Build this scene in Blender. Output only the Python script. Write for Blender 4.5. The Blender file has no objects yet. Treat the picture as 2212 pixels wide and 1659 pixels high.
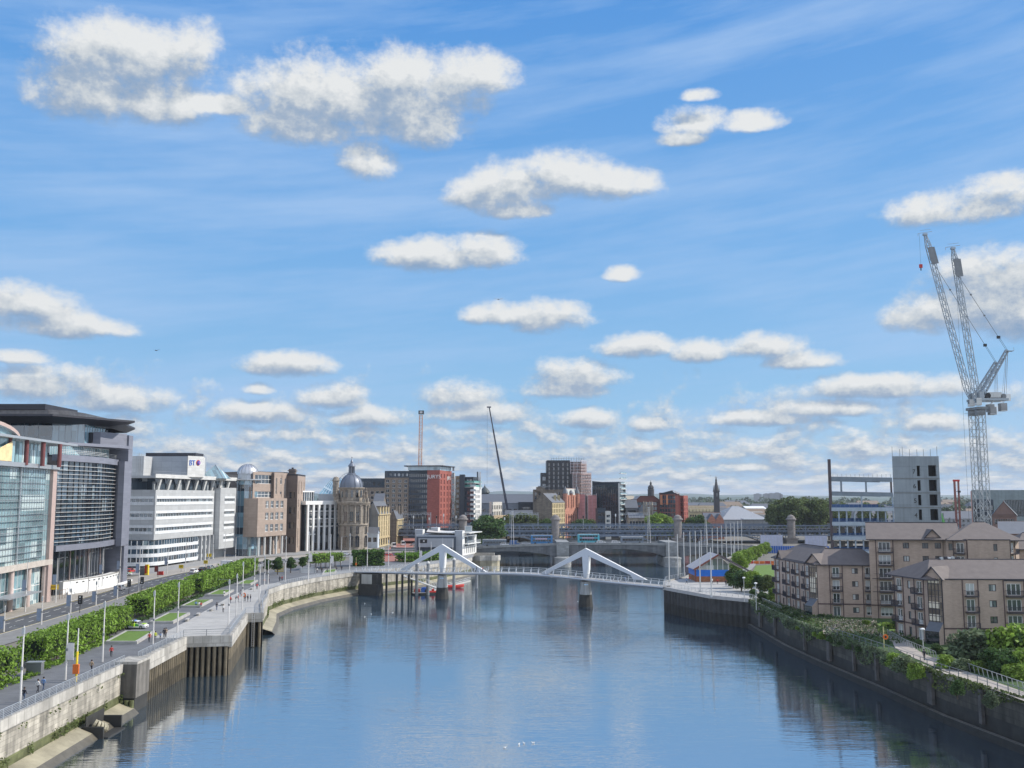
# A city river scene: camera, sky, land and river, bridges, offices, city, building site, flats, planting, street life
import bpy,bmesh,math,random
from math import sin,cos,pi,radians,atan,atan2,tan,sqrt
from mathutils import Vector,Matrix
random.seed(7)
S=bpy.context.scene
COL=S.collection
FPX=2100.0;PIT=radians(6.59);CAMZ=33.0
cam=bpy.data.cameras.new('camera');cam.sensor_width=36;cam.lens=36*FPX/2212
cam.clip_start=1;cam.clip_end=40000
camo=bpy.data.objects.new('camera',cam);COL.objects.link(camo)
camo.location=(0,0,CAMZ);camo.rotation_euler=(pi/2+PIT,0,0)
S.camera=camo
S.render.engine='CYCLES'
S.view_settings.view_transform='Standard';S.view_settings.look='None'
S.view_settings.exposure=0.0;S.view_settings.gamma=1.0
S.cycles.max_bounces=6;S.cycles.diffuse_bounces=2;S.cycles.glossy_bounces=3
S.cycles.transmission_bounces=4;S.cycles.transparent_max_bounces=12;S.cycles.volume_bounces=0
def ray(px,py):
 x=(px-1106)/FPX;v=(829.5-py)/FPX
 return x,cos(PIT)-v*sin(PIT),sin(PIT)+v*cos(PIT)
def G(px,py,z=7.0):
 x,y,w=ray(px,py);t=(z-CAMZ)/w
 return x*t,y*t
def XA(px,Y,z=15.0):
 return(px-1106)/FPX*(Y*cos(PIT)+(z-CAMZ)*sin(PIT))
def ZA(py,Y):
 x,y,w=ray(1106,py);return CAMZ+w/y*Y
MATS={}
def nd(nt,t,**k):
 n=nt.nodes.new(t)
 for a,b in k.items():
  if a in('op',):n.operation=b
  elif hasattr(n,a):setattr(n,a,b)
 return n
def mat(name,col,rough=.75,metal=0.,var=.18,scale=.6,kind='',size=(1.,1.),dark=.6,spec=.4,bump=0.,stain=0.,ior=None):
 if name in MATS:return MATS[name]
 m=bpy.data.materials.new(name);m.use_nodes=True;MATS[name]=m
 nt=m.node_tree;b=nt.nodes['Principled BSDF'];L=nt.links.new
 b.inputs['Roughness'].default_value=rough;b.inputs['Metallic'].default_value=metal
 b.inputs['Specular IOR Level'].default_value=spec
 if ior:b.inputs['IOR'].default_value=ior
 geo=nd(nt,'ShaderNodeNewGeometry')
 n1=nd(nt,'ShaderNodeTexNoise');n1.inputs['Scale'].default_value=scale;n1.inputs['Detail'].default_value=6;n1.inputs['Roughness'].default_value=.65
 tc=nd(nt,'ShaderNodeTexCoord')
 L(tc.outputs['Object'],n1.inputs['Vector'])
 mr=nd(nt,'ShaderNodeMapRange');mr.inputs['From Min'].default_value=.25;mr.inputs['From Max'].default_value=.75
 mr.inputs['To Min'].default_value=1-var;mr.inputs['To Max'].default_value=1+var
 L(n1.outputs['Fac'],mr.inputs['Value'])
 mx=nd(nt,'ShaderNodeVectorMath',op='SCALE');mx.inputs[0].default_value=col[:3]
 L(mr.outputs[0],mx.inputs['Scale'])
 out=mx.outputs[0]
 if kind in('brick','panel','course','plank'):
  sp=nd(nt,'ShaderNodeSeparateXYZ');L(tc.outputs['Object'],sp.inputs[0])
  ad=nd(nt,'ShaderNodeMath',op='ADD');L(sp.outputs[0],ad.inputs[0]);L(sp.outputs[1],ad.inputs[1])
  cb=nd(nt,'ShaderNodeCombineXYZ');L(ad.outputs[0],cb.inputs[0]);L(sp.outputs[2],cb.inputs[1])
  if kind=='plank':L(sp.outputs[0],cb.inputs[0]);L(sp.outputs[1],cb.inputs[1])
  br=nd(nt,'ShaderNodeTexBrick');L(cb.outputs[0],br.inputs['Vector'])
  br.inputs['Color1'].default_value=(1,1,1,1);c2=.86 if kind!='course' else.7
  br.inputs['Color2'].default_value=(c2,c2,c2,1);br.inputs['Mortar'].default_value=(dark,dark,dark,1)
  br.inputs['Scale'].default_value=1;br.inputs['Brick Width'].default_value=size[0];br.inputs['Row Height'].default_value=size[1]
  br.inputs['Mortar Size'].default_value=min(size)*.06;br.inputs['Mortar Smooth'].default_value=.3
  br.offset=0 if kind=='panel' else.5
  m2=nd(nt,'ShaderNodeVectorMath',op='MULTIPLY');L(out,m2.inputs[0]);L(br.outputs['Color'],m2.inputs[1]);out=m2.outputs[0]
 if kind=='tile':
  wv=nd(nt,'ShaderNodeTexWave');wv.wave_type='BANDS';wv.bands_direction='Z';wv.inputs['Scale'].default_value=size[1];wv.inputs['Distortion'].default_value=.4
  L(tc.outputs['Object'],wv.inputs['Vector'])
  m3=nd(nt,'ShaderNodeMapRange');m3.inputs['To Min'].default_value=dark;m3.inputs['To Max'].default_value=1.1;L(wv.outputs['Fac'],m3.inputs['Value'])
  m2=nd(nt,'ShaderNodeVectorMath',op='SCALE');L(out,m2.inputs[0]);L(m3.outputs[0],m2.inputs['Scale']);out=m2.outputs[0]
 if stain:
  sp2=nd(nt,'ShaderNodeMapping');sp2.inputs['Scale'].default_value=(.9,.9,.06);L(tc.outputs['Object'],sp2.inputs[0])
  n2=nd(nt,'ShaderNodeTexNoise');n2.inputs['Scale'].default_value=.9;n2.inputs['Detail'].default_value=5;L(sp2.outputs[0],n2.inputs['Vector'])
  m3=nd(nt,'ShaderNodeMapRange');m3.inputs['From Min'].default_value=.42;m3.inputs['From Max'].default_value=.68;m3.inputs['To Min'].default_value=1;m3.inputs['To Max'].default_value=1-stain
  L(n2.outputs['Fac'],m3.inputs['Value'])
  m2=nd(nt,'ShaderNodeVectorMath',op='SCALE');L(out,m2.inputs[0]);L(m3.outputs[0],m2.inputs['Scale']);out=m2.outputs[0]
 L(out,b.inputs['Base Color'])
 if bump:
  bp=nd(nt,'ShaderNodeBump');bp.inputs['Strength'].default_value=bump;bp.inputs['Distance'].default_value=.2
  L(n1.outputs['Fac'],bp.inputs['Height']);L(bp.outputs[0],b.inputs['Normal'])
 return m
def glass(name,col,cell=(1.5,3.5),lo=.4,hi=1.6,rough=.06,spec=1.,ior=1.7,light=.0,lcol=(.5,.52,.5),metal=.0):
 """window glass: every pane a little different (blinds, rooms behind; in the stair glass, painted reflections)"""
 if name in MATS:return MATS[name]
 m=bpy.data.materials.new(name);m.use_nodes=True;MATS[name]=m
 nt=m.node_tree;b=nt.nodes['Principled BSDF'];L=nt.links.new
 b.inputs['Roughness'].default_value=rough;b.inputs['Specular IOR Level'].default_value=spec;b.inputs['IOR'].default_value=ior;b.inputs['Metallic'].default_value=metal
 geo=nd(nt,'ShaderNodeNewGeometry');sp=nd(nt,'ShaderNodeSeparateXYZ');L(geo.outputs['Position'],sp.inputs[0])
 ad=nd(nt,'ShaderNodeVectorMath',op='DOT_PRODUCT');L(geo.outputs['Position'],ad.inputs[0]);ad.inputs[1].default_value=(.8,.75,0)
 fl=[]
 for src,s in((ad.outputs['Value'],cell[0]),(sp.outputs[2],cell[1])):
  dv=nd(nt,'ShaderNodeMath',op='DIVIDE');L(src,dv.inputs[0]);dv.inputs[1].default_value=s
  f=nd(nt,'ShaderNodeMath',op='FLOOR');L(dv.outputs[0],f.inputs[0]);fl.append(f)
 cb=nd(nt,'ShaderNodeCombineXYZ');L(fl[0].outputs[0],cb.inputs[0]);L(fl[1].outputs[0],cb.inputs[1])
 wn=nd(nt,'ShaderNodeTexWhiteNoise');wn.noise_dimensions='2D';L(cb.outputs[0],wn.inputs['Vector'])
 mr=nd(nt,'ShaderNodeMapRange');mr.inputs['To Min'].default_value=lo;mr.inputs['To Max'].default_value=hi;L(wn.outputs['Value'],mr.inputs['Value'])
 mx=nd(nt,'ShaderNodeVectorMath',op='SCALE');mx.inputs[0].default_value=col;L(mr.outputs[0],mx.inputs['Scale'])
 gt=nd(nt,'ShaderNodeMath',op='GREATER_THAN');L(wn.outputs['Value'],gt.inputs[0]);gt.inputs[1].default_value=1-light
 mi=nd(nt,'ShaderNodeMix');mi.data_type='RGBA';L(gt.outputs[0],mi.inputs['Factor']);L(mx.outputs[0],mi.inputs['A']);mi.inputs['B'].default_value=(*lcol,1)
 L(mi.outputs['Result'],b.inputs['Base Color'])
 n1=nd(nt,'ShaderNodeTexNoise');n1.inputs['Scale'].default_value=.35;L(geo.outputs['Position'],n1.inputs['Vector'])
 bp=nd(nt,'ShaderNodeBump');bp.inputs['Strength'].default_value=.12;bp.inputs['Distance'].default_value=.3;L(n1.outputs['Fac'],bp.inputs['Height']);L(bp.outputs[0],b.inputs['Normal'])
 return m
def leafmat(name,col,var=.35,scale=.35):
 if name in MATS:return MATS[name]
 m=bpy.data.materials.new(name);m.use_nodes=True;MATS[name]=m
 nt=m.node_tree;b=nt.nodes['Principled BSDF'];L=nt.links.new
 b.inputs['Roughness'].default_value=.6;b.inputs['Specular IOR Level'].default_value=.25
 geo=nd(nt,'ShaderNodeNewGeometry')
 n=nd(nt,'ShaderNodeTexNoise');n.inputs['Scale'].default_value=scale;n.inputs['Detail'].default_value=4;L(geo.outputs['Position'],n.inputs['Vector'])
 mr=nd(nt,'ShaderNodeMapRange');mr.inputs['From Min'].default_value=.3;mr.inputs['From Max'].default_value=.7;mr.inputs['To Min'].default_value=1-var;mr.inputs['To Max'].default_value=1+var
 L(n.outputs['Fac'],mr.inputs['Value'])
 ri=nd(nt,'ShaderNodeMath',op='MULTIPLY_ADD');L(geo.outputs['Random Per Island'],ri.inputs[0]);ri.inputs[1].default_value=.9;ri.inputs[2].default_value=.55
 ml=nd(nt,'ShaderNodeMath',op='MULTIPLY');L(ri.outputs[0],ml.inputs[0]);L(mr.outputs[0],ml.inputs[1])
 mx=nd(nt,'ShaderNodeVectorMath',op='SCALE');mx.inputs[0].default_value=col;L(ml.outputs[0],mx.inputs['Scale'])
 L(mx.outputs[0],b.inputs['Base Color'])
 tr=nd(nt,'ShaderNodeBsdfTranslucent');L(mx.outputs[0],tr.inputs['Color'])
 ms=nd(nt,'ShaderNodeMixShader');ms.inputs[0].default_value=.3
 L(b.outputs[0],ms.inputs[1]);L(tr.outputs[0],ms.inputs[2]);L(ms.outputs[0],nt.nodes['Material Output'].inputs['Surface'])
 return m
ORG={}
class B:
 def __init__(s):s.v=[];s.f=[];s.m=[];s.ms=[]
 def mi(s,m):
  if m not in s.ms:s.ms.append(m)
  return s.ms.index(m)
 def add(s,vs,fs,m):
  o=len(s.v);i=s.mi(m);s.v+=[tuple(p)for p in vs]
  for f in fs:s.f.append(tuple(o+k for k in f));s.m.append(i)
  return s
 def quad(s,a,b,c,d,m):return s.add([a,b,c,d],[(0,1,2,3)],m)
 def tri(s,a,b,c,m):return s.add([a,b,c],[(0,1,2)],m)
 def box(s,c,d,m,rot=0.,mtx=None):
  x,y,z=d[0]/2,d[1]/2,d[2]/2;cr,sr=cos(rot),sin(rot);vs=[]
  for k in(-z,z):
   for(i,j)in((-x,-y),(x,-y),(x,y),(-x,y)):
    vs.append((c[0]+i*cr-j*sr,c[1]+i*sr+j*cr,c[2]+k))
  return s.add(vs,[(0,3,2,1),(4,5,6,7),(0,1,5,4),(1,2,6,5),(2,3,7,6),(3,0,4,7)],m)
 def prism(s,pts,z0,z1,m,mt=None,bot=True):
  n=len(pts);s.add([(p[0],p[1],z0)for p in pts]+[(p[0],p[1],z1)for p in pts],[(i,(i+1)%n,n+(i+1)%n,n+i)for i in range(n)],m)
  s.add([(p[0],p[1],z1)for p in pts],[tuple(range(n))],mt or m)
  if bot:s.add([(p[0],p[1],z0)for p in pts],[tuple(range(n-1,-1,-1))],m)
  return s
 def bar(s,a,b,w,h,m,up=(0,0,1)):
  a=Vector(a);b=Vector(b);d=(b-a)
  if d.length<1e-6:return s
  d.normalize();u=Vector(up)
  if abs(d.dot(u))>.98:u=Vector((1,0,0))
  r=d.cross(u).normalized();u=r.cross(d).normalized();vs=[]
  for p in(a,b):
   for i,j in((-1,-1),(1,-1),(1,1),(-1,1)):vs.append(p+r*(i*w/2)+u*(j*h/2))
  return s.add(vs,[(3,2,1,0),(4,5,6,7),(0,1,5,4),(1,2,6,5),(2,3,7,6),(3,0,4,7)],m)
 def tube(s,a,b,r0,m,r1=None,n=8,caps=True):
  if r1 is None:r1=r0
  a=Vector(a);b=Vector(b);d=(b-a).normalized();u=Vector((0,0,1))if abs(d.z)<.95 else Vector((1,0,0))
  r=d.cross(u).normalized();u=r.cross(d);vs=[]
  for p,q in((a,r0),(b,r1)):
   for i in range(n):t=2*pi*i/n;vs.append(p+r*(q*cos(t))+u*(q*sin(t)))
  fs=[(i,(i+1)%n,n+(i+1)%n,n+i)for i in range(n)]
  if caps:fs+=[tuple(range(n-1,-1,-1)),tuple(range(n,2*n))]
  return s.add(vs,fs,m)
 def lathe(s,prof,cx,cy,m,n=24,a0=0.,a1=2*pi,cz=0):
  full=abs(a1-a0-2*pi)<1e-4;k=n if full else n+1;vs=[]
  for r,z in prof:
   for i in range(k):t=a0+(a1-a0)*i/n;vs.append((cx+r*cos(t),cy+r*sin(t),cz+z))
  fs=[]
  for j in range(len(prof)-1):
   for i in range(n):
    i2=(i+1)%k;fs.append((j*k+i,j*k+i2,(j+1)*k+i2,(j+1)*k+i))
  return s.add(vs,fs,m)
 def strip(s,pa,pb,m):
  for i in range(len(pa)-1):s.quad(pa[i],pa[i+1],pb[i+1],pb[i],m)
  return s
 def obj(s,name,parent=None,smooth=False,**k):
  o0=ORG.get(parent.name,(0,0,0))if parent else(0,0,0)
  me=bpy.data.meshes.new(name)
  me.from_pydata([(a-o0[0],b-o0[1],c-o0[2])for a,b,c in s.v],[],s.f)
  for m in s.ms:me.materials.append(m)
  me.polygons.foreach_set('material_index',s.m)
  if smooth:me.polygons.foreach_set('use_smooth',[True]*len(s.f))
  me.update()
  o=bpy.data.objects.new(name,me);COL.objects.link(o)
  if parent:o.parent=parent;ORG[o.name]=o0
  for a,b in k.items():o[a]=b
  return o
def smoothed(o,ang=35):
 o.data.polygons.foreach_set('use_smooth',[True]*len(o.data.polygons))
 try:o.data.set_sharp_from_angle(angle=radians(ang))
 except Exception:pass
 return o
def thing(name,label,cat,loc=(0,0,0),group=None,rot=0.):
 o=bpy.data.objects.new(name,None);COL.objects.link(o);o.location=loc;o.rotation_euler=(0,0,rot);o.empty_display_size=.5
 if not rot:ORG[o.name]=tuple(loc)
 tag(o,label,cat,group);return o
def tag(o,label,cat,group=None,kind=None):
 if label:o['label']=label
 if cat:o['category']=cat
 if group:o['group']=group
 if kind:o['kind']=kind
 return o
def st(o,kind='structure'):o['kind']=kind;return o
KIDS={}
def dup(root,loc,rot=0.,label=None,group=None,scale=None):
 if root.name not in KIDS:KIDS[root.name]=[(c,list(c.children))for c in root.children]
 r=root.copy();COL.objects.link(r);r.location=loc;r.rotation_euler=(0,0,rot)
 if scale:r.scale=scale if not isinstance(scale,(int,float))else(scale,)*3
 if label:r['label']=label
 if group:r['group']=group
 for ch,gs in KIDS[root.name]:
  c=ch.copy();COL.objects.link(c);c.parent=r
  for g in gs:d=g.copy();COL.objects.link(d);d.parent=c
 return r
class Place:
 """first call moves the prototype, later calls copy it"""
 def __init__(s,root):s.r=root;s.used=False
 def __call__(s,loc,rot=0.,label=None,group=None,scale=None):
  if not s.used:
   s.used=True;KIDS[s.r.name]=[(c,list(c.children))for c in s.r.children]
   r=s.r;r.location=loc;r.rotation_euler=(0,0,rot)
   if scale:r.scale=scale if not isinstance(scale,(int,float))else(scale,)*3
   if label:r['label']=label
   if group:r['group']=group
   return r
  r=dup(s.r,loc,rot,label,group,scale)
  if not scale:r.scale=(1,1,1)
  return r
def text(body,size,m,loc,rot,name,parent,depth=.05):
 c=bpy.data.curves.new(name,'FONT');c.body=body;c.size=size;c.extrude=depth;c.align_x='CENTER';c.align_y='CENTER'
 t=bpy.data.objects.new(name+'_f',c);COL.objects.link(t)
 me=bpy.data.meshes.new_from_object(t.evaluated_get(bpy.context.evaluated_depsgraph_get()))
 bpy.data.objects.remove(t);me.materials.clear();me.materials.append(m)
 me.transform(Matrix.Translation(loc)@Matrix.Rotation(rot,4,'Z')@Matrix.Rotation(pi/2,4,'X'))
 o0=ORG.get(parent.name,(0,0,0));me.transform(Matrix.Translation((-o0[0],-o0[1],-o0[2])))
 o=bpy.data.objects.new(name,me);COL.objects.link(o);o.parent=parent;return o
def facade(mb,p0,p1,z0,z1,ops,m,depth=.3):
 dx,dy=p1[0]-p0[0],p1[1]-p0[1];L=sqrt(dx*dx+dy*dy);ux,uy=dx/L,dy/L;nx,ny=uy,-ux
 P=lambda u,z,d=0.:(p0[0]+ux*u-nx*d,p0[1]+uy*u-ny*d,z)
 ops=[o for o in ops if o[1]>o[0]]
 us=sorted({0.,L}|{round(o[0],3)for o in ops}|{round(o[1],3)for o in ops});zs=sorted({z0,z1}|{round(o[2],3)for o in ops}|{round(o[3],3)for o in ops})
 us=[u for u in us if-1e-3<=u<=L+1e-3];zs=[z for z in zs if z0-1e-3<=z<=z1+1e-3]
 for k in range(len(zs)-1):
  zc=(zs[k]+zs[k+1])/2;run=None;rowops=[o for o in ops if o[2]<zc<o[3]]
  for i in range(len(us)-1):
   uc=(us[i]+us[i+1])/2
   hole=any(o[0]<uc<o[1]for o in rowops)
   if not hole and run is None:run=us[i]
   if hole and run is not None:mb.quad(P(run,zs[k]),P(us[i],zs[k]),P(us[i],zs[k+1]),P(run,zs[k+1]),m);run=None
  if run is not None:mb.quad(P(run,zs[k]),P(L,zs[k]),P(L,zs[k+1]),P(run,zs[k+1]),m)
 for a,b,c,d in ops:
  mb.quad(P(a,c),P(b,c),P(b,c,depth),P(a,c,depth),m);mb.quad(P(a,d,depth),P(b,d,depth),P(b,d),P(a,d),m)
  mb.quad(P(a,c),P(a,c,depth),P(a,d,depth),P(a,d),m);mb.quad(P(b,c,depth),P(b,c),P(b,d),P(b,d,depth),m)
WM={};NWIN={};WOVER={}
def winmesh(w,h,gl,fr,nv,nh,ft):
 key=(round(w,2),round(h,2),gl.name,fr.name if fr else '',nv,nh)
 if key in WM:return WM[key]
 b=B();b.quad((0,0,0),(w,0,0),(w,0,h),(0,0,h),gl)
 if fr:
  t=ft
  for x in[t/2,w-t/2]+[w*(i+1)/(nv+1)for i in range(nv)]:b.box((x,-.03,h/2),(t,.1,h),fr)
  for z in[t/2,h-t/2]+[h*(i+1)/(nh+1)for i in range(nh)]:b.box((w/2,-.04,z),(w,.1,t),fr)
 me=bpy.data.meshes.new('window');me.from_pydata(b.v,[],b.f)
 for m in b.ms:me.materials.append(m)
 me.polygons.foreach_set('material_index',b.m);me.update();WM[key]=(me,b);return WM[key]
def windows(parent,p0,p1,ops,gl,fr=None,nv=0,nh=0,ft=.09,depth=.3,name='window'):
 dx,dy=p1[0]-p0[0],p1[1]-p0[1];L=sqrt(dx*dx+dy*dy);ux,uy=dx/L,dy/L;nx,ny=uy,-ux;ang=atan2(uy,ux);o0=ORG.get(parent.name,(0,0,0))
 for k,(a,b,c,d)in enumerate(ops):
  g=gl[(k*7+k//3)%len(gl)]if isinstance(gl,(list,tuple))else gl
  me,wb=winmesh(b-a,d-c,g,fr,nv,nh,ft)
  x,y=p0[0]+ux*a-nx*depth,p0[1]+uy*a-ny*depth
  n=NWIN.get(parent.name,0);NWIN[parent.name]=n+1
  if n<98:
   o=bpy.data.objects.new(name,me);COL.objects.link(o);o.parent=parent
   o.location=(x-o0[0],y-o0[1],c-o0[2]);o.rotation_euler=(0,0,ang)
  else:
   ov=WOVER.setdefault(parent.name,(B(),parent,name))[0];ca,sa=cos(ang),sin(ang)
   i0=0
   for f,mi in zip(wb.f,wb.m):pass
   off=len(ov.v);ov.v+=[(x+p[0]*ca-p[1]*sa,y+p[0]*sa+p[1]*ca,c+p[2])for p in wb.v]
   for f,mi in zip(wb.f,wb.m):ov.f.append(tuple(off+q for q in f));ov.m.append(ov.mi(wb.ms[mi]))
def flush_windows():
 for k,(b,parent,nm)in WOVER.items():b.obj('windows',parent,kind='stuff')
def grid(L,z0,z1,c,r,w,h,side=None,sill=None):
 """openings in a regular grid on a wall of length L"""
 if side is None:pit=L/c;u0=pit/2
 else:pit=(L-2*side)/max(1,c-1)if c>1 else 0;u0=side
 st_=(z1-z0)/r;o=[]
 for j in range(r):
  zb=z0+j*st_+(st_-h)*(.55 if sill is None else sill)
  for i in range(c):o.append((u0+i*pit-w/2,u0+i*pit+w/2,zb,zb+h))
 return o
def dist(a,b):return sqrt((a[0]-b[0])**2+(a[1]-b[1])**2)
def lerp(a,b,t):return(a[0]+(b[0]-a[0])*t,a[1]+(b[1]-a[1])*t)
def slope_roof(mb,pts,z,h,m,wall,over=.5,hip=0.,th=.18,axis=0,soff=None):
 """4 footprint pts CCW; ridge parallel to pts[0]-pts[1] (axis 0) or pts[1]-pts[2]"""
 if axis:pts=pts[1:]+pts[:1]
 a,b,c,d=[Vector((p[0],p[1]))for p in pts];u=(b-a).normalized();n=(d-a).normalized()
 W=(d-a).length;k=h/(W/2);zo=z-over*k
 ra=(a+d)/2;rb=(b+c)/2
 oh=over
 A,Bq,C,D=a-u*oh-n*over,b+u*oh-n*over,c+u*oh+n*over,d-u*oh+n*over
 if hip:Ra,Rb=ra+u*hip,rb-u*hip
 else:Ra,Rb=ra-u*oh,rb+u*oh
 V3=lambda p,zz:(p.x,p.y,zz);zr=z+h
 mb.quad(V3(A,zo),V3(Bq,zo),V3(Rb,zr),V3(Ra,zr),m);mb.quad(V3(C,zo),V3(D,zo),V3(Ra,zr),V3(Rb,zr),m)
 s2=soff or wall
 mb.quad(V3(D,zo-th),V3(C,zo-th),V3(Bq,zo-th),V3(A,zo-th),s2)
 for p,q in((A,Bq),(Bq,C),(C,D),(D,A)):
  mb.quad(V3(p,zo-th),V3(q,zo-th),V3(q,zo),V3(p,zo),s2)
 if hip:mb.tri(V3(Bq,zo),V3(C,zo),V3(Rb,zr),m);mb.tri(V3(D,zo),V3(A,zo),V3(Ra,zr),m)
 else:
  mb.tri(V3(b,z-th),V3(c,z-th),V3(rb,zr-.05),wall);mb.tri(V3(d,z-th),V3(a,z-th),V3(ra,zr-.05),wall)
  mb.quad(V3(Bq,zo-th*.5),V3(C,zo-th*.5),V3(Rb,zr),V3(Rb,zr-th),s2)if False else None
 mb.bar(V3(Ra,zr),V3(Rb,zr),.3,.15,s2)
def flat_roof(mb,pts,z,m,par,ph=.8,pw=.35):
 n=len(pts);cx=sum(p[0]for p in pts)/n;cy=sum(p[1]for p in pts)/n
 mb.add([(p[0],p[1],z)for p in pts],[tuple(range(n))],m)
 inn=[]
 for p in pts:
  v=Vector((cx-p[0],cy-p[1]));v=v.normalized()*pw*1.4;inn.append((p[0]+v.x,p[1]+v.y))
 for i in range(n):
  j=(i+1)%n;a,b,c,d=pts[i],pts[j],inn[j],inn[i]
  mb.quad((*a,z),(*b,z),(*b,z+ph),(*a,z+ph),par);mb.quad((*c,z),(*d,z),(*d,z+ph),(*c,z+ph),par);mb.quad((*a,z+ph),(*b,z+ph),(*c,z+ph),(*d,z+ph),par)
def block(name,label,pts,z0,z1,wall,roofm,faces=None,roof='flat',rh=4.,hip=0.,over=.4,axis=0,cat='building',gl=None,fr=None,parap=None,group=None,ph=.8,depth=.3,parent=None,bands=None,ledge=None,th=.18,gabwall=None):
 pts=[tuple(p[:2])for p in pts]
 t=parent or thing(name,label,cat,(sum(p[0]for p in pts)/len(pts),sum(p[1]for p in pts)/len(pts),z0),group)
 w=B();n=len(pts)
 for i in range(n):
  a,b=pts[i],pts[(i+1)%n];L=dist(a,b);f=(faces or{}).get(i)
  ops=[]
  fl=f if isinstance(f,list)else([f]if f else[])
  for q in fl:
   zz0=z0+q.get('b',.8);zz1=z1-q.get('t',.8)
   og=grid(L,zz0,zz1,q['c'],q['r'],q['w'],q['h'],q.get('side'),q.get('sill'))
   og=[o for o in og if o[0]>.05 and o[1]<L-.05]
   ops+=og
   windows(t,a,b,og,q.get('gl',gl),q.get('fr',fr),q.get('nv',0),q.get('nh',0),q.get('ft',.1),depth)
  facade(w,a,b,z0,z1,ops,wall,depth)
 for(za,zb,pr,mm)in(bands or[]):
  e=expand(pts,pr);w.prism(e,za,zb,mm)
 w.obj('wall',t)
 r=B()
 if roof=='flat':flat_roof(r,pts,z1,roofm,parap or wall,ph)
 elif roof=='slope':slope_roof(r,pts,z1,rh,roofm,gabwall or wall,over,hip,th,axis)
 r.obj('roof',t)
 return t
def expand(pts,d):
 n=len(pts);out=[]
 for i in range(n):
  p=Vector(pts[i]);a=Vector(pts[i-1]);b=Vector(pts[(i+1)%n])
  e1=(p-a).normalized();e2=(b-p).normalized();n1=Vector((e1.y,-e1.x));n2=Vector((e2.y,-e2.x))
  bi=(n1+n2);k=d/max(.3,(bi.length**2)/2)if bi.length else d
  v=p+bi*k;out.append((v.x,v.y))
 return out
def rect(p0,p1,depthv):
 """footprint: front edge p0->p1 (seen left to right), going back by depthv"""
 dx,dy=p1[0]-p0[0],p1[1]-p0[1];L=sqrt(dx*dx+dy*dy);bx,by=-dy/L,dx/L
 return[tuple(p0),tuple(p1),(p1[0]+bx*depthv,p1[1]+by*depthv),(p0[0]+bx*depthv,p0[1]+by*depthv)]
asphalt=mat('asphalt',(.085,.09,.1),.85,var=.3,scale=.16)
paving=mat('paving',(.3,.3,.3),.85,var=.1,scale=.3,kind='plank',size=(2.2,1.1),dark=.8)
palepave=mat('pale_paving',(.41,.40,.38),.8,var=.14,scale=.2,kind='plank',size=(1.8,.9),dark=.86)
darkpave=mat('dark_paving',(.15,.155,.165),.85,var=.25,scale=.2,kind='plank',size=(1.2,.6),dark=.85)
redpave=mat('red_paving',(.34,.15,.12),.85,var=.12,kind='plank',size=(.6,.3),dark=.85)
whitepaint=mat('road_paint',(.72,.72,.7),.6,var=.1)
yellowpaint=mat('yellow_paint',(.65,.5,.1),.6,var=.1)
grass=mat('lawn_grass',(.115,.19,.035),.9,var=.2,scale=1.2,bump=.4)
roughgrass=mat('rough_grass',(.045,.085,.02),.95,var=.35,scale=.3,bump=.6)
earth=mat('earth',(.16,.15,.13),.95,var=.3,scale=.02)
kerbstone=mat('kerbstone',(.4,.39,.37),.8)
stone=mat('quay_stone',(.40,.37,.31),.85,var=.34,scale=.5,kind='course',size=(1.5,.6),dark=.6,stain=.55)
stonecap=mat('coping_stone',(.42,.40,.36),.85,var=.25,scale=.6,kind='course',size=(1.9,2.),dark=.7,stain=.25)
algae=mat('wet_algae_stone',(.11,.12,.05),.7,var=.7,scale=.3,kind='course',size=(1.5,.6),dark=.7)
mud=mat('wet_mud',(.31,.28,.2),.6,var=.45,scale=.25)
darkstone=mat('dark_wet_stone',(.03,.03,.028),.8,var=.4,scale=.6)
pile=mat('sheet_pile',(.14,.115,.075),.7,var=.35,scale=.7,stain=.5)
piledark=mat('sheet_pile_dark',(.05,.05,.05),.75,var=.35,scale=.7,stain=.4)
galv=mat('galvanised_steel',(.5,.52,.54),.4,.6,var=.05)
postm=mat('painted_post',(.62,.6,.58),.5,.1,var=.05)
greysteel=mat('grey_steel',(.2,.21,.22),.5,.3)
blackm=mat('black_paint',(.02,.02,.022),.5)
white=mat('white_paint',(.78,.78,.76),.45,var=.04)
offwhite=mat('off_white_panel',(.6,.6,.58),.6,var=.07,scale=.3,kind='panel',size=(3.,1.2),dark=.82)
bridgewhite=mat('bridge_white',(.5,.54,.6),.45,var=.05,scale=.2)  # blue-grey of the fins' shaded faces put into the white paint
concrete=mat('concrete',(.36,.36,.34),.85,var=.15,scale=.25,stain=.2)
redm=mat('red_paint',(.5,.04,.03),.5)
orange=mat('orange_paint',(.7,.16,.03),.5)
yellow=mat('yellow_plastic',(.75,.55,.03),.5)
bluem=mat('blue_paint',(.03,.12,.45),.45)
rubber=mat('tyre_rubber',(.02,.02,.02),.8)
gwin=glass('window_glass',(.05,.07,.09),light=.15,lcol=(.3,.32,.33))
gdark=glass('dark_window_glass',(.012,.016,.022),lo=.5,hi=1.8)
gcar=glass('car_glass',(.02,.025,.03),(9,9))
SUNAZ=radians(80);SUNEL=radians(39)
sd=Vector((sin(SUNAZ)*cos(SUNEL),cos(SUNAZ)*cos(SUNEL),sin(SUNEL)))
sl=bpy.data.lights.new('sun','SUN');sl.energy=5.0;sl.angle=radians(.53);sl.color=(1,.94,.85)
so=bpy.data.objects.new('sun',sl);COL.objects.link(so);so.rotation_euler=sd.to_track_quat('Z','Y').to_euler();so.location=(100,0,200)
W=bpy.data.worlds.new('World');S.world=W;W.use_nodes=True
nt=W.node_tree;nt.nodes.clear();L=nt.links.new
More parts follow.
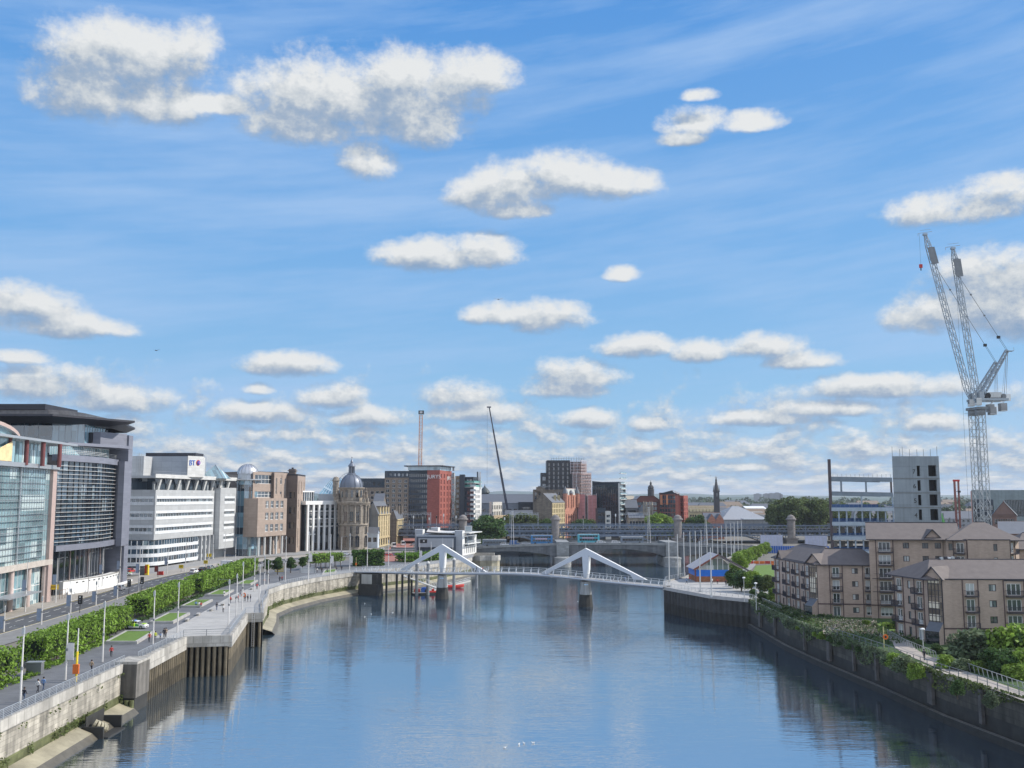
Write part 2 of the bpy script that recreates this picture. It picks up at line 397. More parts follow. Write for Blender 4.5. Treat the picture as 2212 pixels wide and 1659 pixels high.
def mth(op,a=None,b=None,c=None,nt_=None,clamp=False):
 n=(nt_ or nt).nodes.new('ShaderNodeMath');n.operation=op;n.use_clamp=clamp
 for i,v in enumerate((a,b,c)):
  if v is None:continue
  if isinstance(v,(int,float)):n.inputs[i].default_value=v
  else:(nt_ or nt).links.new(v,n.inputs[i])
 return n.outputs[0]
CLOUDS=[(290,112,165,62),(190,195,120,62),(330,212,105,58),(425,85,50,42),(700,215,200,85),(880,190,165,78),(1025,155,100,45),(640,255,120,55),(905,262,105,55),(480,225,110,22),(795,348,66,42),(1065,412,105,46),(1205,378,150,50),(1340,398,85,36),(1110,455,80,20),(920,552,110,36),(1040,540,90,38),(1492,262,72,30),(1628,262,64,24),(1470,300,52,16),(1512,205,40,13),(2090,445,150,36),(2190,410,110,34),(2150,615,125,70),(2030,672,100,44),(2200,680,90,52),(1080,678,90,26),(1190,685,92,38),(60,655,95,38),(130,700,115,30),(235,708,50,18),(620,788,100,28),(1370,748,84,26),(1515,758,66,26),(1640,748,84,28),(1730,778,72,20),(1235,808,98,36),(1215,840,90,24),(990,852,84,32),(110,828,120,38),(250,860,130,30),(720,858,72,30),(1900,838,170,26),(1800,880,130,22),(2020,915,72,22),(560,892,110,28),(800,900,85,24),(1050,890,130,26),(1270,905,72,24),(1400,915,50,20),(1640,905,130,18),(1345,590,40,18),(40,770,60,16),(555,840,34,14)]
grp=bpy.data.node_groups.new('cloud_density','ShaderNodeTree')
grp.interface.new_socket('Az',in_out='INPUT',socket_type='NodeSocketFloat');grp.interface.new_socket('El',in_out='INPUT',socket_type='NodeSocketFloat')
grp.interface.new_socket('D',in_out='OUTPUT',socket_type='NodeSocketFloat')
gi=grp.nodes.new('NodeGroupInput');go=grp.nodes.new('NodeGroupOutput');g_=grp
AZ,EL=gi.outputs[0],gi.outputs[1]
cb=g_.nodes.new('ShaderNodeCombineXYZ');g_.links.new(AZ,cb.inputs[0]);g_.links.new(mth('MULTIPLY',EL,1.35,nt_=g_),cb.inputs[1])
ce=g_.nodes.new('ShaderNodeCombineXYZ');g_.links.new(AZ,ce.inputs[0]);g_.links.new(EL,ce.inputs[1])
def noise(vec,sc,det,rg,n_=None):
 n=g_.nodes.new('ShaderNodeTexNoise');n.noise_dimensions='2D';n.inputs['Scale'].default_value=sc;n.inputs['Detail'].default_value=det;n.inputs['Roughness'].default_value=rg
 g_.links.new(vec,n.inputs['Vector']);return n.outputs['Fac']
nA=noise(cb.outputs[0],.5,8,.64)
nB=noise(cb.outputs[0],.17,1,.5)
F=None
for(px,py,rx,ry)in CLOUDS:
 x,y,w=ray(px,py);az=math.degrees(atan2(x,y));el=math.degrees(atan2(w,sqrt(x*x+y*y)))
 sx,sy=36.65/rx*.92,36.65/ry*.76;el-=ry/36.65*.22
 vm=g_.nodes.new('ShaderNodeVectorMath');vm.operation='MULTIPLY_ADD';g_.links.new(ce.outputs[0],vm.inputs[0]);vm.inputs[1].default_value=(sx,sy,0);vm.inputs[2].default_value=(-az*sx,-el*sy,0)
 v2=g_.nodes.new('ShaderNodeVectorMath');v2.operation='MULTIPLY';g_.links.new(vm.outputs[0],v2.inputs[0]);v2.inputs[1].default_value=(-1,-1.7,0)
 v3=g_.nodes.new('ShaderNodeVectorMath');v3.operation='MAXIMUM';g_.links.new(vm.outputs[0],v3.inputs[0]);g_.links.new(v2.outputs[0],v3.inputs[1])
 dp=g_.nodes.new('ShaderNodeVectorMath');dp.operation='DOT_PRODUCT';g_.links.new(v3.outputs[0],dp.inputs[0]);g_.links.new(v3.outputs[0],dp.inputs[1])
 F=dp.outputs['Value']if F is None else mth('SMOOTH_MIN',F,dp.outputs['Value'],.5,nt_=g_)
F=mth('MAXIMUM',mth('SUBTRACT',1.1,F,nt_=g_),-3.0,nt_=g_)
d1=mth('ADD',mth('MULTIPLY',F,1.15,nt_=g_),mth('MULTIPLY',mth('SUBTRACT',nA,.5,nt_=g_),2.35,nt_=g_),nt_=g_)
d1=mth('ADD',d1,mth('MULTIPLY',mth('SUBTRACT',nB,.5,nt_=g_),.6,nt_=g_),nt_=g_)
eo=mth('ADD',mth('MAXIMUM',EL,0.0,nt_=g_),.8,nt_=g_)
cv=g_.nodes.new('ShaderNodeCombineXYZ');g_.links.new(mth('MULTIPLY',AZ,.44,nt_=g_),cv.inputs[0]);g_.links.new(mth('MULTIPLY',mth('LOGARITHM',eo,2.718,nt_=g_),3.3,nt_=g_),cv.inputs[1])
nH=noise(cv.outputs[0],1.1,6,.6)
lowmask=g_.nodes.new('ShaderNodeMapRange');lowmask.inputs['From Min'].default_value=2.2;lowmask.inputs['From Max'].default_value=15.;lowmask.inputs['To Min'].default_value=.65;lowmask.inputs['To Max'].default_value=-2.6
g_.links.new(EL,lowmask.inputs['Value'])
d2=mth('ADD',mth('MULTIPLY',mth('SUBTRACT',nH,.5,nt_=g_),3.2,nt_=g_),lowmask.outputs[0],nt_=g_)
D=mth('MAXIMUM',d1,d2,nt_=g_)
g_.links.new(D,go.inputs[0])
tcw=nt.nodes.new('ShaderNodeTexCoord');sp=nt.nodes.new('ShaderNodeSeparateXYZ');L(tcw.outputs['Generated'],sp.inputs[0])
azr=mth('MULTIPLY',mth('ARCTAN2',sp.outputs[0],sp.outputs[1]),57.2958);elr=mth('MULTIPLY',mth('ARCSINE',sp.outputs[2]),57.2958)
def dens(a,e):
 n=nt.nodes.new('ShaderNodeGroup');n.node_tree=grp;L(a,n.inputs[0]);L(e,n.inputs[1]);return n.outputs[0]
k_el=mth('MULTIPLY',elr,.045)
D0=dens(azr,elr);D1=dens(mth('ADD',azr,mth('MULTIPLY',mth('ADD',k_el,.2),.5)),mth('ADD',elr,mth('ADD',k_el,.3)))
cov=nt.nodes.new('ShaderNodeMapRange');cov.interpolation_type='SMOOTHSTEP';cov.inputs['From Min'].default_value=-.32;cov.inputs['From Max'].default_value=1.05;L(D0,cov.inputs['Value'])
shd=mth('ADD',mth('MULTIPLY',mth('SUBTRACT',D0,D1),.62),.5)
thick=mth('MULTIPLY',mth('MAXIMUM',mth('SUBTRACT',D0,.7),0.0),-.15)
shd=mth('ADD',shd,thick,clamp=True)
cr=nt.nodes.new('ShaderNodeValToRGB');L(shd,cr.inputs[0])
e=cr.color_ramp.elements;e[0].position=.0;e[0].color=(.26,.38,.56,1);e[1].position=1.;e[1].color=(.80,.82,.83,1)
m_=e.new(.35);m_.color=(.37,.46,.59,1);m_=e.new(.62);m_.color=(.58,.63,.68,1)
sky=nt.nodes.new('ShaderNodeTexSky');sky.sky_type='NISHITA';sky.sun_disc=False;sky.sun_elevation=SUNEL;sky.sun_rotation=SUNAZ;sky.altitude=0;sky.air_density=1.0;sky.dust_density=.6;sky.ozone_density=2.0
SKYS=.1
elc=nt.nodes.new('ShaderNodeMapRange');elc.inputs['From Min'].default_value=-5;elc.inputs['From Max'].default_value=60;L(elr,elc.inputs['Value'])
gr=nt.nodes.new('ShaderNodeValToRGB');L(elc.outputs[0],gr.inputs[0]);e=gr.color_ramp.elements
e[0].position=.07;e[0].color=(.40,.62,.84,1);e[1].position=1.;e[1].color=(.035,.16,.55,1)
for p_,c_ in((.16,(.29,.56,.87,1)),(.3,(.19,.46,.86,1)),(.5,(.10,.34,.80,1))):m_=e.new(p_);m_.color=c_
gsc=nt.nodes.new('ShaderNodeVectorMath');gsc.operation='SCALE';L(gr.outputs[0],gsc.inputs[0]);gsc.inputs['Scale'].default_value=1/SKYS
hs=nt.nodes.new('ShaderNodeMix');hs.data_type='RGBA';hs.inputs['Factor'].default_value=.85;L(sky.outputs[0],hs.inputs['A']);L(gsc.outputs[0],hs.inputs['B'])
cz=nt.nodes.new('ShaderNodeCombineXYZ');L(mth('MULTIPLY',mth('ADD',azr,mth('MULTIPLY',elr,1.6)),.02),cz.inputs[0]);L(mth('MULTIPLY',mth('SUBTRACT',elr,mth('MULTIPLY',azr,.14)),.2),cz.inputs[1])
nc=nt.nodes.new('ShaderNodeTexNoise');nc.noise_dimensions='2D';nc.inputs['Scale'].default_value=1.6;nc.inputs['Detail'].default_value=7;nc.inputs['Roughness'].default_value=.62;L(cz.outputs[0],nc.inputs['Vector'])
cm=nt.nodes.new('ShaderNodeMapRange');cm.inputs['From Min'].default_value=.38;cm.inputs['From Max'].default_value=.72;cm.inputs['To Min'].default_value=0;cm.inputs['To Max'].default_value=.6;L(nc.outputs['Fac'],cm.inputs['Value'])
SKYS=.1
veil=nt.nodes.new('ShaderNodeMix');veil.data_type='RGBA';L(cm.outputs[0],veil.inputs['Factor']);L(hs.outputs['Result'],veil.inputs['A']);veil.inputs['B'].default_value=(.42/SKYS,.6/SKYS,.88/SKYS,1)
csc=nt.nodes.new('ShaderNodeVectorMath');csc.operation='SCALE';L(cr.outputs[0],csc.inputs[0]);csc.inputs['Scale'].default_value=1/SKYS
fin=nt.nodes.new('ShaderNodeMix');fin.data_type='RGBA';L(cov.outputs[0],fin.inputs['Factor']);L(veil.outputs['Result'],fin.inputs['A']);L(csc.outputs[0],fin.inputs['B'])
bk=nt.nodes.new('ShaderNodeMapRange');bk.interpolation_type='SMOOTHSTEP';bk.inputs['From Min'].default_value=.35;bk.inputs['From Max'].default_value=-.25;bk.inputs['To Max'].default_value=.62;L(sp.outputs[1],bk.inputs['Value'])  # extra brightness added to the sky behind the camera, lifting the shadows
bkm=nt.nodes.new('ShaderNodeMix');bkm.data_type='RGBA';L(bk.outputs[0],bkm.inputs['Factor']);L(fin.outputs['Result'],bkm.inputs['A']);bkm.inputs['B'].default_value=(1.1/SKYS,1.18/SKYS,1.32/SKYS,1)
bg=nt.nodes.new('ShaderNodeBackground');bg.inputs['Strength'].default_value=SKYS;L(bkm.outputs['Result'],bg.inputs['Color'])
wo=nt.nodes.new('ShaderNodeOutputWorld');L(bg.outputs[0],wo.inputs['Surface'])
W.cycles.sampling_method='MANUAL';W.cycles.sample_map_resolution=512
QL=[(-57,-300),(-58.5,60),G(0,1563),G(268,1437),G(298,1428),G(396,1379),G(495,1376),G(530,1328),G(558,1327),(-63.5,257),(-67.5,274),(-67,290),(-62.5,313),(-53.3,338),(-43,353),(-33,367),(-24,393),(-17,416),(-16,440),(-8,443),(-8,451),(-20,453),(-20,720)]
QR=[(129,720),(112,480),(109,465),(56,319),(47,303),(43.8,283),G(1537,1288),(60,250),(59.5,215),(60.5,194),(62.5,170),(63.8,147),(67,125),(69,60),(72,-300)]
b=B()
for i in range(len(QL)-1):
 p,q=QL[i],QL[i+1]
 b.quad((p[0],p[1],7),(q[0],q[1],7),(-6000,q[1]*1.0,7),(-6000,p[1],7),earth)
for i in range(len(QR)-1):
 p,q=QR[i],QR[i+1]
 b.quad((p[0],p[1],7),(q[0],q[1],7),(6000,q[1],7),(6000,p[1],7),earth)
b.quad((-6000,720,7),(6000,720,7),(6000,16000,7),(-6000,16000,7),earth)
b.quad((-20,720,7),(-20,720,-3),(129,720,-3),(129,720,7),earth)
st(b.obj('ground'))
m=bpy.data.materials.new('river_water');m.use_nodes=True;nt=m.node_tree;L=nt.links.new;pb=nt.nodes['Principled BSDF']
nt.nodes.remove(pb);gl2=nd(nt,'ShaderNodeBsdfGlossy');gl2.inputs['Color'].default_value=(.95,.98,1,1);gl2.inputs['Roughness'].default_value=.03
df=nd(nt,'ShaderNodeBsdfDiffuse');df.inputs['Color'].default_value=(.03,.05,.07,1);fr_=nd(nt,'ShaderNodeFresnel');fr_.inputs['IOR'].default_value=18.;ms=nd(nt,'ShaderNodeMixShader')
L(fr_.outputs[0],ms.inputs[0]);L(df.outputs[0],ms.inputs[1]);L(gl2.outputs[0],ms.inputs[2]);L(ms.outputs[0],nt.nodes['Material Output'].inputs['Surface'])
gp=nd(nt,'ShaderNodeNewGeometry');hs_=[]
for(sx,sy,sc,dt,wt,rz)in((.3,1.0,.35,3,1.,.12),(.22,1.5,1.3,3,.55,-.1),(.06,.1,.25,1,1.3,.3)):
 mp=nd(nt,'ShaderNodeMapping');mp.inputs['Scale'].default_value=(sx,sy,1);mp.inputs['Rotation'].default_value=(0,0,rz);L(gp.outputs['Position'],mp.inputs[0])
 n=nd(nt,'ShaderNodeTexNoise');n.inputs['Scale'].default_value=sc;n.inputs['Detail'].default_value=dt;n.inputs['Distortion'].default_value=.4;L(mp.outputs[0],n.inputs['Vector'])
 h=nd(nt,'ShaderNodeMath',op='MULTIPLY');L(n.outputs['Fac'],h.inputs[0]);h.inputs[1].default_value=wt;hs_.append(h)
a1=nd(nt,'ShaderNodeMath',op='ADD');L(hs_[0].outputs[0],a1.inputs[0]);L(hs_[1].outputs[0],a1.inputs[1])
mp=nd(nt,'ShaderNodeMapping');mp.inputs['Scale'].default_value=(.5,1.,1);L(gp.outputs['Position'],mp.inputs[0])
n=nd(nt,'ShaderNodeTexNoise');n.inputs['Scale'].default_value=.03;n.inputs['Detail'].default_value=2;L(mp.outputs[0],n.inputs['Vector'])
mr=nd(nt,'ShaderNodeMapRange');mr.inputs['From Min'].default_value=.35;mr.inputs['From Max'].default_value=.65;mr.inputs['To Min'].default_value=.35;mr.inputs['To Max'].default_value=1.1;L(n.outputs['Fac'],mr.inputs['Value'])
bp=nd(nt,'ShaderNodeBump');bp.inputs['Distance'].default_value=.058;L(a1.outputs[0],bp.inputs['Height']);L(mr.outputs[0],bp.inputs['Strength'])
L(bp.outputs[0],gl2.inputs['Normal'])
water=m
b=B();b.quad((-90,-300,0),(160,-300,0),(160,720,0),(-90,720,0),water);st(b.obj('river'))
def cum(pts):
 d=[0]
 for i in range(len(pts)-1):d.append(d[-1]+dist(pts[i],pts[i+1]))
 return d
def wallface(bd,pts,z0,z1,m,off=0.):
 for i in range(len(pts)-1):
  (ax,ay),(bx,by)=pts[i],pts[i+1];l=dist(pts[i],pts[i+1]);nx,ny=(by-ay)/l*off,-(bx-ax)/l*off
  bd.quad((ax+nx,ay+ny,z0),(bx+nx,by+ny,z0),(bx+nx,by+ny,z1),(ax+nx,ay+ny,z1),m)
def offs(pts,d):
 out=[]
 for i in range(len(pts)):
  a=Vector(pts[max(0,i-1)]);c=Vector(pts[min(len(pts)-1,i+1)]);u=(c-a).normalized();out.append((pts[i][0]+u.y*d,pts[i][1]-u.x*d))
 return out
def slab(bd,pts,d0,d1,z0,z1,m):
 """long kerb-like member following a line"""
 A,C=offs(pts,d0),offs(pts,d1)
 for i in range(len(pts)-1):
  a,b_,c,d=A[i],A[i+1],C[i+1],C[i]
  bd.quad((*a,z1),(*b_,z1),(*c,z1),(*d,z1),m);bd.quad((*d,z0),(*c,z0),(*c,z1),(*d,z1),m);bd.quad((*a,z0),(*b_,z0),(*b_,z1),(*a,z1),m);bd.quad((*a,z0),(*b_,z0),(*c,z0),(*d,z0),m)
 for i in(0,-1):a,d=A[i],C[i];bd.quad((*a,z0),(*d,z0),(*d,z1),(*a,z1),m)
def stone_wall(label,pts,apron=True,group='river walls',top=7.0,am=2.2):
 t=thing('river_wall',label,'river wall',(*pts[0],0),group)
 b=B();wallface(b,pts,2.7,top-1.0,stone);wallface(b,pts,-1,2.7,algae);b.obj('stonework',t)
 b=B();slab(b,pts,-.5,.25,top-1.0,top+.35,stonecap);b.obj('coping',t)
 if apron:
  b=B();A,C,D=offs(pts,.02),offs(pts,am),offs(pts,am+1.2)
  b.strip([(*p,1.55)for p in A],[(*p,.75)for p in C],mud);b.strip([(*p,.75)for p in C],[(*p,-.4)for p in D],mat('wet_foot',(.1,.09,.07),.5,var=.4));b.obj('apron',t)
 return t
pilewet=mat('tidal_sheet_pile',(.075,.062,.04),.6,var=.6,scale=.5,stain=.4)
def sheet_wall(name,label,pts,m,capm,zt=5.3,top=7.0,pit=1.1,dep=.45):
 t=thing(name,label,'river wall',(*pts[0],0),'river walls')
 b=B()
 for i in range(len(pts)-1):
  a,c=pts[i],pts[i+1];l=dist(a,c);n=max(1,int(l/pit));u=((c[0]-a[0])/l,(c[1]-a[1])/l);nx,ny=u[1],-u[0];prof=[]
  for k in range(n):
   s=l*k/n;w=l/n
   prof+=[(s,0),(s+w*.3,0),(s+w*.5,dep),(s+w*.8,dep)]
  prof.append((l,0))
  P=[(a[0]+u[0]*s+nx*d,a[1]+u[1]*s+ny*d)for s,d in prof]
  for q in range(len(P)-1):b.quad((*P[q],2.9),(*P[q+1],2.9),(*P[q+1],zt),(*P[q],zt),m);b.quad((*P[q],-1),(*P[q+1],-1),(*P[q+1],2.9),(*P[q],2.9),pilewet if m is pile else darkstone)
 b.obj('sheet_piles',t)
 b=B();slab(b,pts,-.5,dep+.25,zt,top+.3,capm);b.obj('coping',t);return t
q=QL
stone_wall('near stone river wall with an algae band and a pale apron, left of the boxy corner pier',[q[1],q[2],(q[3][0],q[3][1]-1)])
L1,L2,L3,L4,L5,L6=q[3],q[4],q[5],q[6],q[7],q[8]
t=thing('corner_pier','square dark stone corner block where the sheet piled quay begins','pier',(*L1,0))
b=B();b.prism([(L1[0]-1,L1[1]-.8),(L1[0]+2.3,L1[1]-.8),(L1[0]+2.3,L2[1]+.8),(L1[0]-1,L2[1]+.8)],2.2,7.25,mat('dark_block',(.15,.14,.125),.85,var=.3,scale=.5,stain=.5));b.prism([(L1[0]-1.1,L1[1]-.9),(L1[0]+2.4,L1[1]-.9),(L1[0]+2.4,L2[1]+.9),(L1[0]-1.1,L2[1]+.9)],7.26,7.65,stonecap);b.obj('upper_block',t)
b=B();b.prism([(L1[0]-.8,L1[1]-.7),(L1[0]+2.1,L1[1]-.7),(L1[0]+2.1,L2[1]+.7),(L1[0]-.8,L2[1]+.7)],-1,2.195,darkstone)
for k in range(3):b.tube((L1[0]+.2+k*.8,L1[1]-1,-1),(L1[0]+.2+k*.8,L1[1]-1,1.9),.35,algae)
b.obj('wet_base',t)
sheet_wall('sheet_pile_wall','rusty corrugated sheet pile wall between the corner block and the open piled bay',[L2,L3],pile,stonecap,5.0)
def piled_bay(name,label,a,c,n,depth=3.5,zt=5.4):
 """open bay: deck beam carried on tubular piles, dark void behind"""
 t=thing(name,label,'quay',(*a,0));l=dist(a,c);u=((c[0]-a[0])/l,(c[1]-a[1])/l);nx,ny=u[1],-u[0]
 b=B();slab(b,[a,c],-.6,.35,zt,7.35,stonecap);b.obj('deck_beam',t)
 b=B();P=lambda s,d,z:(a[0]+u[0]*s+nx*d,a[1]+u[1]*s+ny*d,z)
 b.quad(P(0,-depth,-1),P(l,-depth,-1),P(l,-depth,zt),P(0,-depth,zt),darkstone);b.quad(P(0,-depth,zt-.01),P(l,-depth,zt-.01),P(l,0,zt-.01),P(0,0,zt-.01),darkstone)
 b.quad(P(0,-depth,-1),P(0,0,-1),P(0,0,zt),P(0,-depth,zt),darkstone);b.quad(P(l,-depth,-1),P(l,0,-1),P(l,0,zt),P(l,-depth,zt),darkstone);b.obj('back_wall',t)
 for i in range(n):
  b=B();s=l*(i+.5)/n;b.tube(P(s,-.1,-1),P(s,-.1,zt),.33,pile,n=10);b.obj('pile',t)
 return t
piled_bay('piled_bay','dark open bay with eight tubular piles under the quay deck, facing downstream',L3,L4,8)
sheet_wall('sheet_pile_wall','long pale-topped sheet pile wall running back from the eight-pile bay',[L4,L5],pile,stonecap,5.2,pit=1.4,dep=.3)
piled_bay('piled_bay','narrow dark piled recess with a steel ladder beside the curved stone wall',L5,(L6[0]+1,L6[1]),3)
b=B()
for s in(-.25,.25):b.bar((L5[0]+1.9+s,L5[1]-.5,.2),(L5[0]+1.9+s,L5[1]-.5,7.2),.08,.08,galv)
for k in range(16):b.bar((L5[0]+1.65,L5[1]-.5,.4+k*.42),(L5[0]+2.15,L5[1]-.5,.4+k*.42),.05,.05,galv)
tag(b.obj('ladder'),'steel ladder fixed down the face of the narrow piled recess','ladder')
stone_wall('short stone return wall rising from the ladder recess',[(L6[0]+1,L6[1]),(-60,238)],apron=False)
stone_wall('curved stone river wall with algae stains and a beige apron, left of the footbridge',[(-60,238),q[9],q[10],q[11],q[12],q[13]],am=2.4)
stone_wall('mottled stone river wall seen beyond the footbridge, under the hedge and railings',q[13:18],am=2.)
t=thing('breakwater','pale zigzag stone wall standing in the river before the road bridge','wall',(-12,440,0))
b=B();zz=[(-17.5,439),(-14.2,437.6),(-11.5,438.6),(-9,437.2),(-6.5,438.4),(-5.5,441)]
wallface(b,zz,-1,6.2,mud);b.obj('base',t);b=B();slab(b,zz,-.6,.4,4.6,6.9,stonecap);b.obj('parapet',t)
stone_wall('upstream stone quay wall in the shade under the road bridge',[(-8,451),(-20,453),(-20,720)],apron=False)
r_=QR
stone_wall('far right bank wall running from the row of tall poles to the road bridge',r_[:5][::1],apron=False)
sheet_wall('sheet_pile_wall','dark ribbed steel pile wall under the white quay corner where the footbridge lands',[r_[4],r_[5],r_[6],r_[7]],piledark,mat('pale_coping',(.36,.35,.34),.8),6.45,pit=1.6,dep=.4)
t=thing('river_wall','long dark overgrown river wall of the right bank with a ledge at its foot','river wall',(*r_[7],0),'river walls')
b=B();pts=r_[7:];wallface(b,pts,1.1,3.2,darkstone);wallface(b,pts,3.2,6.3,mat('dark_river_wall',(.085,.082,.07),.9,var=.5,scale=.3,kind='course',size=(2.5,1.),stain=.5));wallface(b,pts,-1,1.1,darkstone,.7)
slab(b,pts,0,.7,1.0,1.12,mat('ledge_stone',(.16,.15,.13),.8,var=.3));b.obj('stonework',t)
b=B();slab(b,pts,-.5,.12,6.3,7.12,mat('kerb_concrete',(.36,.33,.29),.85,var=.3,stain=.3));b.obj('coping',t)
for i,s in enumerate((12,26,47,60,71,80,99,112)):
 d=cum(pts);k=max(j for j in range(len(d)-1)if d[j]<=s);f=(s-d[k])/(d[k+1]-d[k]);p=lerp(pts[k],pts[k+1],f)
 b=B();b.box((p[0]-.35,p[1],4.2),(.5,.8 if i%3 else 1.8,4.6),mat('fender_timber',(.09,.085,.08),.9,var=.5));b.obj('fender',t)
gx,gy=G(222,1560,1.5)
t=thing('outfall','dark square outfall opening with a curved concrete pipe at the foot of the near wall','outfall',(gx,gy,0))
b=B();x=-58.6
for(c,d)in(((x+1.1,gy-3.1,.3),(3.,.35,2.5)),((x+1.1,gy+3.1,.4),(3.,.35,2.8)),((x+.02,gy,1.0),(.1,6,3.6)),((x+1.6,gy,-.1),(3.2,6.,.5))):b.box(c,d,darkstone)
b.obj('opening',t)
b=B();cpts=[Vector((x+.6+.9*sin(a),gy-1.6+1.1*(1-cos(a)),1.7-a*.5))for a in[i*.35 for i in range(8)]]
for i in range(7):b.tube(cpts[i],cpts[i+1],.62,mud,n=12)
b.obj('pipe',t)
def sheet(name,pts,z,m,**k):
 b=B();b.add([(p[0],p[1],z)for p in pts],[tuple(range(len(pts)))],m);return st(b.obj(name))
def band(name,cl,w0,w1,z,m):
 A,C=offs(cl,w0),offs(cl,w1);b=B();b.strip([(*p,z)for p in A],[(*p,z)for p in C],m);return st(b.obj(name))
def smooth(pts,n=6):
 out=[]
 for i in range(len(pts)-1):
  p0,p1,p2,p3=pts[max(0,i-1)],pts[i],pts[i+1],pts[min(len(pts)-1,i+2)]
  for k in range(n):
   t=k/n;out.append(tuple(.5*((2*p1[j])+(-p0[j]+p2[j])*t+(2*p0[j]-5*p1[j]+4*p2[j]-p3[j])*t*t+(-p0[j]+3*p1[j]-3*p2[j]+p3[j])*t**3)for j in range(len(p1))))
 out.append(tuple(pts[-1]));return out
ROAD=smooth([(-97,40),(-99.5,120),(-101.5,190),(-103.5,230),(-107.5,280),(-108.5,325),(-104,368),(-94.5,402),(-82,427),(-66,443),(-45,455),(-28,464)])
band('pavement',ROAD,-14,-4.9,7.14,mat('pavement_slabs',(.36,.33,.29),.85,var=.1,kind='plank',size=(1.2,1.2),dark=.85))
band('pavement',ROAD,4.9,12,7.14,mat('pavement_grey',(.22,.22,.22),.85,var=.1,kind='plank',size=(1.2,.8),dark=.85))
band('road',ROAD,-4.8,4.8,7.04,asphalt)
b=B();slab(b,ROAD,-4.95,-4.75,7,7.16,kerbstone);slab(b,ROAD,4.75,4.95,7,7.16,kerbstone);st(b.obj('kerb'))
b=B()
for off,w,m in((-4.2,.16,yellowpaint),(4.35,.12,yellowpaint)):
 A,C=offs(ROAD,off-w/2),offs(ROAD,off+w/2);b.strip([(*p,7.06)for p in A],[(*p,7.06)for p in C],m)
dr=cum(ROAD)
def on_road(s,off):
 k=max(j for j in range(len(dr)-1)if dr[j]<=s);f=(s-dr[k])/(dr[k+1]-dr[k]);a,c=ROAD[k],ROAD[k+1];l=dist(a,c);u=((c[0]-a[0])/l,(c[1]-a[1])/l)
 return(a[0]+(c[0]-a[0])*f+u[1]*off,a[1]+(c[1]-a[1])*f-u[0]*off),atan2(u[1],u[0])
for off,lng,gap in((-1.5,4,2.5),(1.6,2.5,6.)):
 s=5
 while s<dr[-1]-8:
  p,a=on_road(s+lng/2,off);ca,sa=cos(a)*lng/2,sin(a)*lng/2;ox,oy=-sin(a)*.09,cos(a)*.09
  b.quad((p[0]-ca-ox,p[1]-sa-oy,7.06),(p[0]+ca-ox,p[1]+sa-oy,7.06),(p[0]+ca+ox,p[1]+sa+oy,7.06),(p[0]-ca+ox,p[1]-sa+oy,7.06),whitepaint);s+=lng+gap
st(b.obj('road_markings'))
RED=smooth([(-46,395),(-50,430),(-58,520),(-66,640)],4)
band('side_street',RED,-6,6,7.08,redpave)
sheet('forecourt',[(-150,330),(-116,330),(-113,420),(-70,470),(-70,620),(-220,620),(-220,330)],7.02,paving)
sheet('forecourt',[(-62,420),(-17,418),(-17,445),(-40,447),(-62,440)],7.03,paving)
PR=[(-62,30),(-64,120),(-66.2,183),(-68,208),(-71.5,240),(-74,262),(-74.6,290),(-69,318),(-58,343)]
dark_outer=[(-71,30),(-72.5,150),(-76,190),(-80,230),(-84,270),(-88,320),(-84,362),(-74,392),(-60,410),(-44,400)]
sheet('promenade',[(QL[1][0],30)]+QL[2:18]+[(-44,400)]+dark_outer[::-1][1:],7.03,darkpave)
sheet('plaza',[L3,L4,L5,(L6[0]+1,L6[1]),(-63.5,257),(-67.5,274),(-67,290),(-70.5,300),(-74.6,290),(-74,262),(-71.5,240),(-68,208),(-66.2,183)],7.06,palepave)
sheet('path',[(-62.5,313),(-53.3,338),(-43,353),(-33,367),(-24,393),(-17,416),(-25,416),(-33,393),(-42,370),(-50,358),(-60,345),(-69,318)],7.05,paving)
def railing(label,pts,z,sp=2.0,h=1.15,nr=6,m=galv,group='quayside railings',lean=0.,zs=None,name='railing',pw=.07):
 t=thing(name,label,'railing',(*pts[0],z),group);d=cum(pts);n=max(1,int(d[-1]/sp));zz=zs or[z]*len(pts);P=[]
 for i in range(n+1):
  s=d[-1]*i/n;k=max(j for j in range(len(d)-1)if d[j]<=s+1e-6);f=(s-d[k])/(d[k+1]-d[k]);p=lerp(pts[k],pts[k+1],f);P.append((p[0],p[1],zz[k]+(zz[k+1]-zz[k])*f,atan2(pts[k+1][1]-pts[k][1],pts[k+1][0]-pts[k][0])))
 b=B();b.bar((0,0,0),(0,-lean,h),pw,pw*1.6,m);me=None
 for i,(x,y,zz_,a)in enumerate(P[:99]):
  if me is None:o=b.obj('post',t);me=o.data;
  else:o=bpy.data.objects.new('post',me);COL.objects.link(o);o.parent=t
  o.location=(x-pts[0][0],y-pts[0][1],zz_-z);o.rotation_euler=(0,0,a)
 me.clear_geometry();me.from_pydata(b.v,[],b.f)
 b=B()
 for r in range(nr):
  hh=h*(r+1)/nr if nr>1 else h;th=.07 if r==nr-1 else.035
  for i in range(len(P)-1):
   o0=-lean*hh/h;a=P[i];c=P[i+1]
   b.bar((a[0]-sin(a[3])*o0,a[1]+cos(a[3])*o0,a[2]+hh),(c[0]-sin(c[3])*o0,c[1]+cos(c[3])*o0,c[2]+hh),th,th,m)
 b.obj('rail',t);return t
railing('silver tubular railing on the near stone river wall',[QL[1],QL[2],L1],7.35)
railing('silver railing on the sheet piled quay before the pale plaza',[L2,L3],7.3)
railing('thin railing across the top of the eight-pile bay',[L3,L4],7.35,sp=3,nr=3,m=greysteel)
railing('silver railing on the long plaza edge behind the eight-pile bay',[L4,L5],7.3)
railing('short railing above the ladder recess',[L5,(L6[0]+1,L6[1])],7.35,sp=1.5,nr=4)
